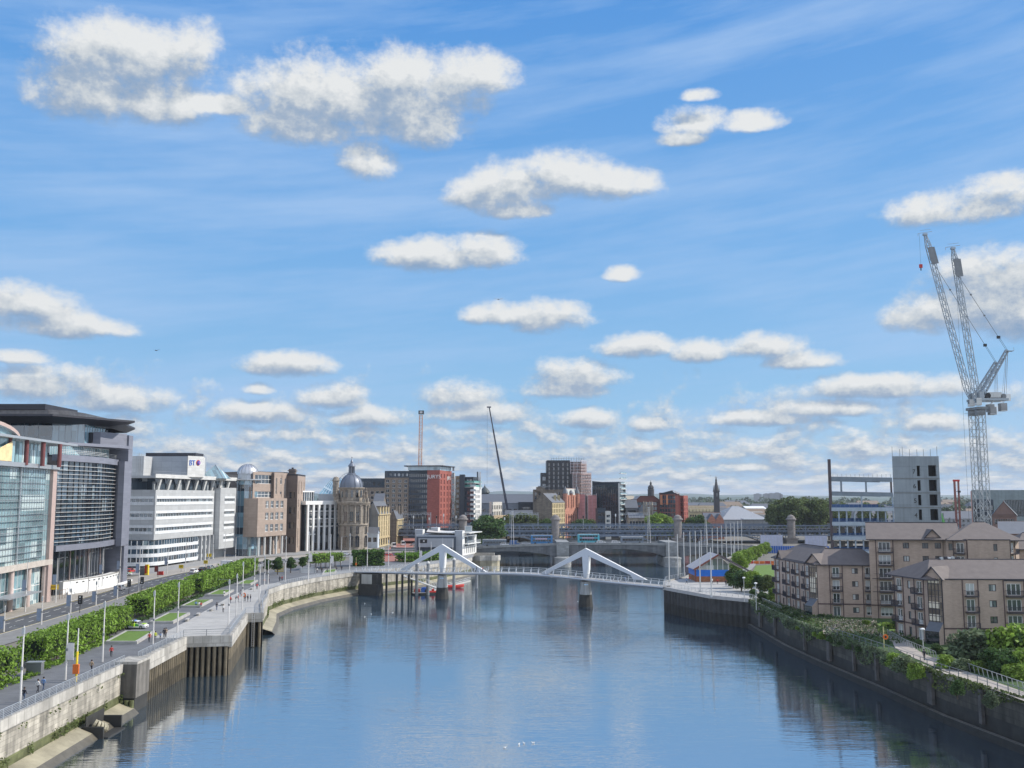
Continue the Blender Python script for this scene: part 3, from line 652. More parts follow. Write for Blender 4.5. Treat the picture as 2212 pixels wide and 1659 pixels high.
railing('silver railing climbing from the ladder recess to the curved wall',[(L6[0]+1,L6[1]),(-60,238),QL[9]],7.35)
railing('long curved silver railing on the stone wall before the footbridge',QL[9:14],7.35,sp=1.6)
railing('pale railing with close posts on the wall beyond the footbridge',QL[13:18],7.35,sp=1.4,nr=5)
LW=[((234,1385),(292,1385),(326,1363),(275,1363)),((329,1342),(371,1342),(406,1324),(366,1324)),((396,1308),(429,1308),(459,1295),(424,1295)),((451,1284),(481,1284),(505,1274),(473,1274)),((515,1261),(539,1261),(561,1253),(531,1253)),((699,1238),(722,1236),(727,1230),(704,1231))]
LL=['widest and nearest raised lawn in a low grey stone planter, before the marked car','raised lawn just behind the marked car, in a grey stone planter','raised lawn where people sit on the stone edge, one in red','raised lawn with one white-shirted person on its corner','small raised lawn by the mast cluster before the curved wall','small bright lawn among the pleached trees near the footbridge']
for pp,lb in zip(LW,LL):
 P=[G(x,y,7.5)for x,y in pp]
 P[2]=(P[1][0]+P[3][0]-P[0][0],P[1][1]+P[3][1]-P[0][1])
 t=thing('planter',lb,'lawn planter',(*P[0],7),'lawn planters on the promenade')
 b=B();E=expand(P,.45)
 for i in range(4):
  j=(i+1)%4;b.quad((*E[i],7),(*E[j],7),(*E[j],7.55),(*E[i],7.55),kerbstone);b.quad((*E[i],7.55),(*E[j],7.55),(*P[j],7.55),(*P[i],7.55),kerbstone);b.quad((*P[i],7.4),(*P[j],7.4),(*P[j],7.55),(*P[i],7.55),kerbstone)
 b.obj('stone_edge',t);b=B();b.add([(*p,7.48)for p in P],[(0,1,2,3)],grass);b.obj('lawn',t)
bp_=thing('stone_bench','pale block bench','bench');b=B();b.box((0,0,.42),(2.6,.62,.12),kerbstone);b.obj('seat',bp_);b=B();b.box((0,0,.18),(2.4,.5,.36),stonecap);b.obj('base',bp_)
bench=Place(bp_)
BN=[((404,1342),'block bench nearest the marked car on the plaza edge'),((428,1330),'block bench second from the marked car along the plaza edge'),((456,1320),'block bench beside the walker in black on the plaza edge'),((481,1308),'block bench at the plaza edge level with the red-shirted sitter'),((500,1296),'block bench farthest along the plaza edge, by the mast cluster'),((543,1274),'block bench near the person in red before the curved wall')]
for(x,y),lb in BN:bench((*G(x,y),7.06),radians(100),lb,'block benches on the plaza edge')
g=G(75,1458);t=thing('utility_cabinet','grey steel cabinet beside the nearest clipped hedge','cabinet',(*g,7));b=B();b.box((g[0],g[1],7.95),(2.1,1.2,1.7),greysteel,.1);b.obj('body',t);b=B();b.box((g[0],g[1],8.86),(2.3,1.4,.12),galv,.1);b.obj('lid',t)
b=B();b.box((g[0]-.5,g[1]-.6,7.95),(.85,.06,1.5),mat('cabinet_door',(.26,.28,.29),.5),.1);b.box((g[0]+.5,g[1]-.5,7.95),(.85,.06,1.5),mat('cabinet_door',(.26,.28,.29),.5),.1);b.obj('door',t)
BP=smooth([(-53,338.5,7.6),(-38,332,7.9),(-22.8,323,8.3),(-8,315,9.0),(4,309.5,9.2),(14,304.5,8.9),(22.3,300,8.4),(34,291,7.9),(44.5,284,7.4)],6)
t=thing('footbridge','white curving footbridge with two triangular fins on tapered concrete piers','bridge',(0,310,0))
def off3(P,d,dz=0):
 o=offs([p[:2]for p in P],d);return[(o[i][0],o[i][1],P[i][2]+dz)for i in range(len(P))]
b=B();A,C,D_,E_=off3(BP,-2.6),off3(BP,2.6),off3(BP,-1.6,-.8),off3(BP,1.6,-.8)
b.strip(A,C,paving);A2,C2=off3(BP,-2.6,-.32),off3(BP,2.6,-.32)
b.strip(C,C2,bridgewhite);b.strip(A,A2,bridgewhite);b.strip(C2,E_,greysteel);b.strip(A2,D_,greysteel);b.strip(E_,D_,greysteel);b.obj('deck',t)
b=B();dB=cum([p[:2]for p in BP])
for sgn in(-1,1):
 for hh,dd,th in((1.45,2.95,.12),(.95,2.85,.05),(.55,2.75,.05)):
  Q=off3(BP,sgn*dd,hh)
  for i in range(len(Q)-1):b.bar(Q[i],Q[i+1],th,th,galv)
b.obj('handrail',t)
n=44
for sgn in(-1,1):
 for k in range(n):
  s=dB[-1]*(k+.5)/n;i=max(j for j in range(len(dB)-1)if dB[j]<=s);f=(s-dB[i])/(dB[i+1]-dB[i])
  p=Vector(BP[i]).lerp(Vector(BP[i+1]),f);u=Vector((BP[i+1][0]-BP[i][0],BP[i+1][1]-BP[i][1],0)).normalized();nn=Vector((u.y,-u.x,0))*sgn
  b=B();b.bar(p+nn*2.55,p+nn*3.15+Vector((0,0,.8)),.1,.2,bridgewhite);b.bar(p+nn*3.15+Vector((0,0,.8)),p+nn*2.95+Vector((0,0,1.5)),.09,.16,bridgewhite);b.obj('post',t)
def fin(cx,cy,z0,zap,ul,ur,ang):
 u=Vector((cos(ang),sin(ang)));nn=Vector((u.y,-u.x));P=lambda a,z,d:(cx+u.x*a+nn.x*d,cy+u.y*a+nn.y*d,z)
 H=zap-z0
 polys=[[(ul,z0+.1),(ul+3.2,z0+.1),(ul+5.0,z0+H*.2),(-1.05,z0+H*.74),(0,z0+H*.8),(0,zap),(-.5,zap-.15)],[(0,zap),(0,z0+H*.8),(1.1,z0+H*.74),(ur-5.0,z0+H*.16),(ur-4.2,z0+.1),(ur,z0+.1),(.5,zap-.15)]]
 b=B()
 for k,pl in enumerate(polys):
  th=.38;m_=bridgewhite;N=len(pl)
  f=[P(a,z,th)for a,z in pl];g_=[P(a,z,-th)for a,z in pl]
  b.add(f,[tuple(range(N-1,-1,-1))],m_);b.add(g_,[tuple(range(N))],m_)
  for i in range(N):j=(i+1)%N;b.quad(f[i],f[j],g_[j],g_[i],m_)
 b.obj('fin_arm',t)
 b=B();prof=[(-1.05,1.1,z0+H*.8),(-.95,.9,z0+H*.45),(-.8,.55,z0+H*.2),(-.6,.3,z0-.1)]
 for i in range(len(prof)-1):
  a,c=prof[i],prof[i+1]
  for d in(.5,-.5):b.quad(P(a[0],a[2],d),P(a[1],a[2],d),P(c[1],c[2],d),P(c[0],c[2],d),bridgewhite)
  for s in(0,1):b.quad(P(a[s],a[2],.5),P(a[s],a[2],-.5),P(c[s],c[2],-.5),P(c[s],c[2],.5),bridgewhite)
 bl=[(.8,z0-.1),(1.25,z0+H*.3),(1.35,z0+H*.74),(1.15,z0+H*.7),(.8,z0+H*.3),(.3,z0-.1)]
 N=len(bl);f=[P(a,z,.65)for a,z in bl];g_=[P(a,z,-.4)for a,z in bl];b.add(f,[tuple(range(N))],white);b.add(g_,[tuple(range(N))],white)  # blade and flanges in brighter white: sunlit edges put into the colour
 for i in range(N):j=(i+1)%N;b.quad(f[i],f[j],g_[j],g_[i],white)
 b.tube(P(0,zap-.2,0),P(0,zap+2.2,0),.09,galv,.04,n=6);b.obj('fin_leg',t)
 b=B();b.bar(P(0,zap+.06,.0),P(ur,z0+.16,.0),.9,.12,white);b.bar(P(0,zap+.06,.0),P(ul,z0+.16,.0),.9,.12,white)
 b.bar(P(ul+3.,z0+.4,1.6),P(ul+6.,z0+.15,2.),.35,.5,white);b.obj('fin_flange',t)
fin(-22.8,323,8.3,17.3,-16.5,17.5,radians(-27))
fin(22.5,300,8.4,17.2,-16.5,19.5,radians(-28))
pc=mat('pier_concrete',(.3,.31,.31),.85,var=.12,scale=.4,stain=.4)
for cx,cy,z in((-22.8,323,8.),(22.3,300,8.)):
 b=B();k=12
 def sec(w,l,zz):return[(cx+w*cos(2*pi*i/k)*(1.15 if i%3 else 1),cy+l*sin(2*pi*i/k),zz)for i in range(k)]
 S1,S2,S3=sec(1.35,2.6,z-.6),sec(1.75,3.,3.6),sec(2.25,3.6,-1)
 S2b=sec(1.76,3.01,3.6)
 for a,c,m_,nm in((S1,S2,pc,'pier_shaft'),(S2b,S3,darkstone,'pier_base')):
  b=B();b.add(a+c,[(i,(i+1)%k,k+(i+1)%k,k+i)for i in range(k)],m_);b.add(a,[tuple(range(k))],m_)
  if nm=='pier_shaft':b.box((cx,cy-2.62,z-1.4),(1.2,.1,.25),mat('pale_blue_light',(.4,.6,.8),.5))
  b.obj(nm,t)
b=B();b.prism([(-51.6,334),(-45.2,331),(-44.0,334.5),(-50,338)],3.6,7.0,darkstone)
b.prism([(-50.8,333.6),(-47.1,331.8),(-46.8,332.2),(-50.5,334.1)],3.7,6.9,concrete)
b.prism([(-51.9,333.7),(-44.9,330.5),(-43.6,334.8),(-50.2,338.4)],-1,3.6,darkstone);b.obj('abutment',t)
tp=thing('mooring_pile','pile','mooring pile');b=B();b.tube((0,0,-2),(0,0,11),.55,greysteel,n=14);b.obj('shaft',tp);b=B();b.lathe([(.62,11),(.6,11.35),(.05,11.9)],0,0,offwhite,14);b.obj('cap',tp)
mp_=Place(tp)
for(px,Y,lb)in((901,332,'capped steel mooring pile standing left of the first bridge pier'),(925,334,'capped steel mooring pile just left of the first bridge fin leg'),(981,352,'capped steel mooring pile seen through the right arm of the first fin'),(1030,357,'capped steel mooring pile at the far end of the pontoon')):
 mp_((XA(px,Y),Y,-.6 if px<990 else-4.),0,lb,'mooring piles')
tp=thing('timber_pile','pile','pile');b=B();b.box((0,0,3),(.7,.7,8),piledark);b.obj('shaft',tp);b=B();b.box((0,0,7.05),(.9,.9,.12),darkstone);b.obj('cap',tp);tpl=Place(tp)
for px,Y in((836,337),(858,336),(870,335),(884,334),(890,336)):tpl((XA(px,Y),Y,0),0,'slim dark pile carrying the left end of the footbridge and gangway','dark piles under the left end of the footbridge')
t=thing('gangway','white railed gangway sloping down under the footbridge to the pontoon','gangway',(-38,336,0));b=B()
p0=Vector((XA(872,336),336,ZA(1244,336)));p1=Vector((XA(955,330),330,ZA(1274,330)))
b.bar(p0,p1,1.6,.25,offwhite);b.obj('walkway',t);b=B()
for k in range(15):
 q_=p0.lerp(p1,k/14)
 for s in(-.8,.8):b.bar(q_+Vector((.3*s,s,.1)),q_+Vector((.3*s-.35,s,1.6)),.07,.07,white)
for s in(-.8,.8):b.bar(p0+Vector((.3*s-.35,s,1.6)),p1+Vector((.3*s-.35,s,1.6)),.08,.08,white)
b.obj('handrail',t)
def pontoon(lb,a,c,w,dark=False):
 t=thing('pontoon',lb,'pontoon',(*a,0));l=dist(a,c);u=((c[0]-a[0])/l,(c[1]-a[1])/l)
 n_=(u[1]*w/2,-u[0]*w/2);P=[(a[0]+n_[0],a[1]+n_[1]),(c[0]+n_[0],c[1]+n_[1]),(c[0]-n_[0],c[1]-n_[1]),(a[0]-n_[0],a[1]-n_[1])]
 b=B();b.prism(P,-.3,.55,darkstone if dark else concrete,paving);b.obj('float',t);b=B()
 for k in range(int(l/1.6)+1):
  f=k*1.6/l
  for s in(-1,)if not dark else(1,):
   x,y=a[0]+(c[0]-a[0])*f-n_[0]*s*.95,a[1]+(c[1]-a[1])*f-n_[1]*s*.95;b.bar((x,y,.55),(x,y,1.65),.06,.06,white)
 for hh in(1.65,1.1):
  for s in(-1,)if not dark else(1,):b.bar((a[0]-n_[0]*s*.95,a[1]-n_[1]*s*.95,hh),(c[0]-n_[0]*s*.95,c[1]-n_[1]*s*.95,hh),.05,.05,white)
 b.obj('railing',t)
gA,gB=G(890,1284,0),G(932,1274,0)
pontoon('dark floating pontoon carrying kit left of the first bridge pier',gA,(gA[0]+9,gA[1]+3),4.,True)
pontoon('long narrow floating walkway with white rail running past the first bridge pier',G(918,1281,0),G(1012,1256,0),1.8)
def boat(lb,px,py,hull,top,ln=5.5,rot=0.,crew=None):
 g=G(px,py,0);t=thing('lifeboat',lb,'boat',(*g,0));b=B();secs=[]
 R_=Matrix.Rotation(rot,3,'Z')
 for k in range(9):
  s=k/8;w=.95*(1-max(0,(s-.45)/.55)**2.2*.95);x=(s-.5)*ln;secs.append([R_@Vector((x,yy*w,zz+max(0,s-.6)*.9))+Vector((*g,0))for yy,zz in((-1,.75),(-.85,.15),(0,-.15),(.85,.15),(1,.75),(.72,.7),(0,.35),(-.72,.7))])
 for k in range(8):
  for i in range(8):j=(i+1)%8;b.quad(secs[k][i],secs[k][j],secs[k+1][j],secs[k+1][i],hull)
 for e in(0,8):b.add(secs[e],[tuple(range(8))],hull)
 b.obj('hull',t,smooth=True);b=B()
 for s_ in(-1,1):
  for k in range(8):
   p=secs[k][4 if s_>0 else 0];q_=secs[k+1][4 if s_>0 else 0];b.tube(p,q_,.27,redm,n=8)
 b.obj('side_tube',t);b=B();v=R_@Vector((-.3,0,0));b.box((g[0]+v.x,g[1]+v.y,1.15),(.9,.8,1.0),top,rot);v=R_@Vector((-.2,0,0));b.tube((g[0]+v.x,g[1]+v.y,1.6),(g[0]+v.x,g[1]+v.y,2.4),.06,top);b.obj('console',t)
 b=B();v=R_@Vector((-ln/2-.2,0,0));b.box((g[0]+v.x,g[1]+v.y,.95),(.5,.5,1.1),blackm,rot);b.obj('outboard_motor',t)
boat('red and yellow lifeboat moored right of the first bridge pier',983,1270,redm,yellow,6.5,.25)
boat('orange inflatable lifeboat moored just left of the first bridge pier',937,1283,orange,redm,5.2,.1)
g=G(909,1279,.6);t=thing('kit_crate','blue and red covered kit stacked on the dark pontoon','crate',(*g,.56));b=B();b.box((g[0]-1.3,g[1],1.1),(2.,1.4,1.1),redm,.1);b.obj('red_cover',t);b=B();b.box((g[0]+1.2,g[1],1.25),(2.2,1.5,1.4),bluem,.1);b.box((g[0]+1.2,g[1],2.05),(1.6,1.,.25),bluem,.1);b.obj('blue_cover',t)
bst=mat('bridge_granite',(.14,.15,.16),.85,var=.15,scale=.4,kind='course',size=(2.2,.9),dark=.75,stain=.3)
bpier=mat('pier_granite',(.27,.28,.28),.85,var=.12,scale=.4,kind='course',size=(1.6,.8),dark=.8)
YB=466.0;BW=22.0;PX=[-26,24,75.6,129]
def zdeck(x):return 10.6-((x-45)/62.)**2*1.9
t=thing('road_bridge','low three-arched stone road bridge carrying buses across the river','bridge',(50,YB,0))
for i in range(3):
 xa,xb=PX[i]+2.6,PX[i+1]-2.6;xc=(xa+xb)/2;hw=(xb-xa)/2;N=24;b=B()
 arc=[(xa+(xb-xa)*k/N,3.4+(zdeck(xc)-1.5-3.4)*sqrt(max(0,1-((xa+(xb-xa)*k/N-xc)/hw)**2*.93))-.9)for k in range(N+1)]
 for y,s in((YB,1),(YB+BW,-1)):
  for k in range(N):(x0,z0),(x1,z1)=arc[k],arc[k+1];b.quad((x0,y,z0),(x1,y,z1),(x1,y,zdeck(x1)),(x0,y,zdeck(x0)),bst)
 for k in range(N):(x0,z0),(x1,z1)=arc[k],arc[k+1];b.quad((x0,YB,z0),(x0,YB+BW,z0),(x1,YB+BW,z1),(x1,YB,z1),bst)
 b.obj('arch',t)
xs=[-60+i*5 for i in range(50)]
b=B()
for i in range(len(xs)-1):
 x0,x1=xs[i],xs[i+1];z0,z1=max(zdeck(x0),7.1),max(zdeck(x1),7.1)
 b.quad((x0,YB,z0+.01),(x1,YB,z1+.01),(x1,YB+BW,z1+.01),(x0,YB+BW,z0+.01),asphalt)
 for yy in(YB-.35,YB+BW-.1):
  for(h0,h1,m_,pr)in((-.35,0.,bpier,.15),(0.,.7,bpier,0)):
   b.quad((x0,yy-pr,z0+h0),(x1,yy-pr,z1+h0),(x1,yy-pr,z1+h1),(x0,yy-pr,z0+h1),m_);b.quad((x0,yy+.45,z0+h0),(x1,yy+.45,z1+h0),(x1,yy+.45,z1+h1),(x0,yy+.45,z0+h1),m_)
   b.quad((x0,yy-pr,z0+h1),(x1,yy-pr,z1+h1),(x1,yy+.45,z1+h1),(x0,yy+.45,z0+h1),m_)
b.obj('deck',t)
for x in PX:
 b=B();w=2.9
 b.prism([(x-w,YB-1.2),(x+w,YB-1.2),(x+w,YB+BW+1),(x-w,YB+BW+1)],4.3,max(zdeck(x),7)+1.25,bpier)
 b.lathe([(4.,-1),(4.,3.6),(4.3,3.8),(4.3,4.3),(2.5,4.9)],x,YB-1.5,bpier,18)
 b.prism([(x-4,YB-1.5),(x+4,YB-1.5),(x+4,YB+BW+1),(x-4,YB+BW+1)],-1,4.2,bpier);b.obj('pier',t)
b=B();slab(b,[(129,453),(129,520)],-3,0,-1,7.6,stonecap);b.obj('abutment',t)
girder=mat('girder_blue',(.15,.185,.24),.6,.2,var=.15,scale=.2)
YR=545.0;ZT=16.8
t=thing('railway_bridge','long dark blue lattice girder railway bridge on stone piers with turrets','bridge',(50,YR,0))
x0,x1=-66,250
for yy,nm in((YR,'near_girder'),(YR+30,'far_girder')):
 b=B()
 b.bar((x0,yy,ZT),(x1,yy,ZT),.8,.6,girder);b.bar((x0,yy,ZT-5.2),(x1,yy,ZT-5.2),.8,.7,girder);b.bar((x0,yy,ZT-2.6),(x1,yy,ZT-2.6),.25,.3,girder)
 x=x0
 while x<x1:
  b.bar((x,yy-.1,ZT-.3),(x+2.6,yy-.1,ZT-5.),.22,.22,girder);b.bar((x+2.6,yy+.1,ZT-.3),(x,yy+.1,ZT-5.),.22,.22,girder)
  if int((x-x0)/2.6)%3==0:b.bar((x,yy,ZT),(x,yy,ZT-5.2),.35,.5,girder)
  x+=2.6
 b.obj(nm,t)
b=B();b.box(((x0+x1)/2,YR+15,ZT-3.2),(x1-x0,28,.8),girder);b.box(((x0+x1)/2,YR+13,ZT-2.3),(x1-x0,20,.9),darkstone);b.obj('deck',t)
RP=[XA(1000,YR),XA(1200,YR),XA(1464,YR),XA(1709,YR)]
b=B()
for i in range(3):
 xa,xb=RP[i]+3,RP[i+1]-3;N=20
 for yy in(YR+.2,YR+29.6):
  pr=None
  for k in range(N+1):
   f=k/N;x=xa+(xb-xa)*f;z=ZT-5.6-8.2*abs(2*f-1)**2.2
   if pr:b.bar(pr,(x,yy,z),.5,.5,girder);b.bar((x,yy,ZT-5.2),(x,yy,z),.2,.25,girder);b.bar(pr,(x,yy,ZT-5.2),.18,.18,girder)
   pr=(x,yy,z)
for i in range(40):b.bar((x0+i*8,YR,ZT-5.6),(x0+i*8+4,YR+30,ZT-5.6),.3,.4,girder)
b.obj('arch_bracing',t)
tur=mat('turret_stone',(.24,.22,.21),.85,var=.18,scale=.5,kind='course',size=(1.2,.6),dark=.75)
for x in RP:
 b=B();b.prism([(x-3,YR-1.5),(x+3,YR-1.5),(x+3,YR+32),(x-3,YR+32)],-1,ZT-7.5,tur);b.prism([(x-3.6,YR-2.),(x+3.6,YR-2.),(x+3.6,YR+3),(x-3.6,YR+3)],ZT-7.5,ZT-6.7,tur)
 b.lathe([(2.2,ZT-6.7),(2.2,ZT+2.8),(2.9,ZT+3.2),(2.9,ZT+3.9),(2.3,ZT+4.1),(1.9,ZT+5.2),(.6,ZT+6.),(.05,ZT+6.1)],x,YR-.2,tur,14);b.obj('turret_pier',t)
for(px,lb)in((900,'tall rail gantry nearest the cream tenements'),(1035,'rail gantry above the dark riverside tree'),(1132,'rail gantry with hanging droppers before the trees'),(1370,'rail gantry before the dark glass slab')):
 xc=XA(px,YR+15);z0=ZT-1.9;t=thing('rail_gantry',lb,'gantry',(xc,YR+15,z0),'overhead line gantries on the railway bridge')
 for s in(-8,8):b=B();b.bar((xc+s,YR+15,z0),(xc+s,YR+15,z0+9),.3,.3,galv);b.obj('mast',t)
 b=B();b.bar((xc-8,YR+15,z0+8.6),(xc+8,YR+15,z0+8.6),.18,.18,galv);b.bar((xc-8,YR+15,z0+7.8),(xc+8,YR+15,z0+7.8),.18,.18,galv)
 for k in range(8):b.bar((xc-8+k*2,YR+15,z0+8.6),(xc-7+k*2,YR+15,z0+7.8),.1,.1,galv);b.bar((xc-7+k*2,YR+15,z0+7.8),(xc-7+k*2,YR+15,z0+5.8),.12,.12,galv)
 b.obj('beam',t)
for k,px in enumerate((884,893,913,927,943,958,972,985,1060,1090,1260,1330)):
 xc=XA(px,YR+8);t=thing('signal_mast','slim pale signal mast on the railway bridge deck','mast',(xc,YR+8,ZT-1.9),'slim pale masts on the railway bridge');b=B();b.bar((xc,YR+8,ZT-1.9),(xc,YR+8,ZT+4.5+k%3),.22,.22,offwhite);b.obj('mast',t);b=B();b.box((xc,YR+7.8,ZT+3.6+k%3),(.7,.3,1.4),white if k%2 else blackm);b.obj('lamp_head',t)
gteal=glass('teal_curtain_glass',(.22,.34,.37),(2.4,3.7),.55,1.3,light=.2,lcol=(.5,.6,.6),rough=.05,ior=1.9)
gteal2=glass('pale_teal_glass',(.22,.36,.40),(1.3,4.),.6,1.4,light=.12,lcol=(.6,.7,.7),ior=1.9)
gblue=glass('blue_grey_glass',(.03,.055,.08),(1.5,3.6),.4,1.9,light=.06,lcol=(.2,.26,.3),ior=1.8)
gsky=glass('sky_glass',(.2,.34,.42),(1.4,4),.6,1.4,ior=1.9)
pink=mat('pink_stone',(.42,.32,.29),.8,var=.1,scale=.8)
purple=mat('grey_violet_panel',(.23,.24,.29),.55,.2,var=.07,scale=.3,kind='panel',size=(3.,.75),dark=.85)
darkpanel=mat('dark_panel',(.045,.045,.055),.5,.2,var=.15,scale=.3,kind='panel',size=(2.4,1.2),dark=.7)
redcol=mat('dark_red_column',(.16,.05,.05),.6)
btwall=mat('silver_panel',(.5,.51,.51),.5,.1,var=.06,scale=.2,kind='panel',size=(2.8,1.6),dark=.82)
palewhite=mat('pale_spandrel',(.74,.76,.77),.5,var=.05,kind='panel',size=(1.4,1.3),dark=.8)
def curtain(t,p0,p1,z0,z1,gl,fr,fl=3.6,bay=1.5,nm='glazing',ml=.07,mv=.06,out=.12,every=1):
 """glazed wall: one pane sheet per storey (part), with mullions and transoms as its sub-part"""
 Lg=dist(p0,p1);n=max(1,round((z1-z0)/fl));h=(z1-z0)/n;u=((p1[0]-p0[0])/Lg,(p1[1]-p0[1])/Lg);nx,ny=u[1],-u[0]
 for k in range(n):
  b=B();b.quad((*p0,z0+k*h),(*p1,z0+k*h),(*p1,z0+(k+1)*h),(*p0,z0+(k+1)*h),gl);g=b.obj(nm,t)
  if fr:
   b=B();c=max(1,round(Lg/bay))
   for i in range(c+1):x,y=p0[0]+u[0]*Lg*i/c+nx*out/2,p0[1]+u[1]*Lg*i/c+ny*out/2;b.bar((x,y,z0+k*h),(x,y,z0+(k+1)*h),mv,out,fr,up=(nx,ny,0))
   b.bar((p0[0]+nx*out/2,p0[1]+ny*out/2,z0+(k+1)*h-.1),(p1[0]+nx*out/2,p1[1]+ny*out/2,z0+(k+1)*h-.1),ml,ml*2,fr);b.obj('mullions',g)
def arcpts(p0,p1,sag,n=12):
 L_=dist(p0,p1);u=((p1[0]-p0[0])/L_,(p1[1]-p0[1])/L_);nx,ny=u[1],-u[0]
 return[(p0[0]+u[0]*L_*k/n+nx*sag*4*(k/n)*(1-k/n),p0[1]+u[1]*L_*k/n+ny*sag*4*(k/n)*(1-k/n))for k in range(n+1)]
t=thing('glass_office','nearest office with a teal glass front, pink stone corner and a curved roof edge','office building',(-120,210,7),None)
a0,a1=(-104.5,130.0),(-115.5,246.0)
zt=ZA(1012,235)
wz=17.5
fa=lerp(a0,a1,0)
LA=dist(a0,a1)
curtain(t,a0,(-115.25,243.4),wz,zt,gteal,galv,3.75,1.5,'glazing',.05,.05)
un=((a1[0]-a0[0])/LA,(a1[1]-a0[1])/LA);nn_=(un[1],-un[0])
for k in range(15):
 z=wz+1.1+k*(zt-wz)/15;b=B();b.bar((a0[0]+nn_[0]*.5,a0[1]+nn_[1]*.5,z),(-115.0+nn_[0]*.5,240.5+nn_[1]*.5,z),.3,.06,galv);b.obj('louvre',t)
for f_ in(.5,.66,.82):
 p=lerp(a0,a1,f_);b=B();b.bar((p[0]+.3,p[1],wz),(p[0]+.3,p[1],zt),.35,.35,galv);b.obj('mast',t)
b=B();pc0=(-115.25,243.4);b.prism([(pc0[0]-.6,pc0[1]),(pc0[0]+.9,pc0[1]),(a1[0]+.9,a1[1]),(a1[0]-.6,a1[1])],7,zt,pink);b.obj('corner_column',t)
b=B();b.quad((a1[0]+.0,a1[1],7),(a1[0]-26,a1[1],7),(a1[0]-26,a1[1],zt),(a1[0],a1[1],zt),gteal2);b.obj('side_glazing',t)
b=B();slab(b,[a0,a1],-.8,.9,wz-1.3,wz,mat('pale_stone_band',(.48,.43,.38),.8));slab(b,[a0,a1],-30,1.5,zt,zt+1.0,galv);b.obj('cornice',t)
curtain(t,(a0[0]-1.4,a0[1]),(-116.4,245),7.1,wz-1.3,gteal2,white,4.6,2.2,'shopfront')
for k in range(9):
 p=lerp(a0,a1,.30+k*.085);b=B();b.tube((p[0]-.1,p[1],7),(p[0]-.1,p[1],wz-1.3),.62,mat('pale_pink_column',(.52,.42,.38),.7),n=14);b.obj('column',t)
g=G(98,1296);b=B();p=lerp(a0,a1,.70);q_=lerp(a0,a1,.86);slab(b,[p,q_],.2,4.6,10.9,11.15,galv);b.bar((p[0]+1,p[1],11.6),(p[0]+5,p[1],11.1),.08,.08,galv);b.obj('entrance_canopy',t)
zb=zt+1.0;z2=ZA(955,232);s0,s1=(a0[0]-2.5,a0[1]),(-116.,243.)
curtain(t,s0,s1,zb,z2,gteal2,galv,5.2,2.1,'glazing')
for Yc_ in(241.,232.5,224.6,217.):
 p=(XA(1106-2100*112.6/(Yc_-4),Yc_),Yc_);b=B();b.tube((p[0]+.8,p[1],zb-.5),(p[0]+.8,p[1],z2),.5,redcol,n=12);b.obj('column',t)
b=B();slab(b,[(s0[0],s0[1]),(s1[0],s1[1]+9)],-26,3.4,z2,z2+.55,galv);b.obj('roof',t)
cx,cy,R=-113.,203.5,16.;pr=[(cy-R*cos(a),z2+.3+3.4*sin(a))for a in[pi*i/16 for i in range(17)]];b=B()
for i in range(16):
 (ya,za),(yb,zb_)=pr[i],pr[i+1];b.quad((cx+2,ya,za),(cx+2,yb,zb_),(cx-26,yb,zb_),(cx-26,ya,za),galv);b.quad((cx+2,ya,za-.8),(cx+2,yb,zb_-.8),(cx+2,yb,zb_),(cx+2,ya,za),pink);b.quad((cx+2,ya,za-.8),(cx+2,yb,zb_-.8),(cx-26,yb,zb_-.8),(cx-26,ya,za-.8),galv)
b.obj('arched_roof',t)
b=B()
for i in range(16):(ya,za),(yb,zb_)=pr[i],pr[i+1];b.quad((cx+.9,ya,zb),(cx+.9,yb,zb),(cx+.9,yb,zb_-.8),(cx+.9,ya,za-.8),gteal2)
b.obj('gable_glazing',t)
b=B();b.prism([(cx+1.3,206),(cx+1.6,206),(cx+1.6,217.),(cx+1.3,217.)],zb+.1,zb+2.6,mat('gold_panel',(.72,.55,.3),.5,var=.3,scale=.6));b.add([(cx+1.6,211,zb+2.6),(cx+1.6,217,zb+2.6),(cx+1.6,217,zb+4.6)],[(0,1,2)],MATS['gold_panel']);b.obj('gold_panel',t)
b=B();b.prism([(a0[0]-2,a0[1]),(a1[0]-2,a1[1]-.3),(a1[0]-26,a1[1]-.3),(a0[0]-26,a0[1])],7,zt+.5,darkpanel);b.obj('core',t)
t=thing('curved_office','tall dark office with a bowed louvred glass front in a violet-grey frame','office building',(-135,285,7))
b0,b1=(-118.4,258.),(-119.6,297.)
zb0,zb1=20.2,ZA(1003,285)
BF=arcpts((-119.6,256),(-120.4,296),2.4,16)
n=17
for k in range(8):
 b=B();h=(zb1-zb0)/8
 wallface(b,BF,zb0+k*h,zb0+(k+1)*h,gblue);g_=b.obj('glazing',t)
 b=B();cB=cum(BF)
 for i in range(len(BF)):b.bar((BF[i][0]+.08,BF[i][1],zb0+k*h),(BF[i][0]+.08,BF[i][1],zb0+(k+1)*h),.08,.14,blackm)
 slab(b,BF,-.02,.16,zb0+k*h,zb0+k*h+.1,blackm)
 b.obj('mullions',g_)
for k in range(19):
 z=zb0+.8+k*(zb1-zb0-1)/19;b=B();slab(b,BF,.2,.6,z,z+.12,mat('louvre_silver',(.62,.6,.58),.4,.3));b.obj('louvre',t)
b=B();slab(b,BF,-1.5,1.15,zb0-1.5,zb0,purple);b.obj('spandrel',t)
b=B();slab(b,BF,-1.5,1.0,zb1,zb1+1.7,purple);b.obj('spandrel',t)
zr=ZA(942,300)
b=B();b.prism([(-121.5,296),(-116.6,296),(-116.6,299.2),(-134,301),(-134,296)],7,zr,purple);b.prism([(-118.4,293.8),(-116.7,293.8),(-116.6,295.99),(-121.5,295.99)],zb0-2.,zb1+1.2,redcol if False else purple);b.obj('frame',t)
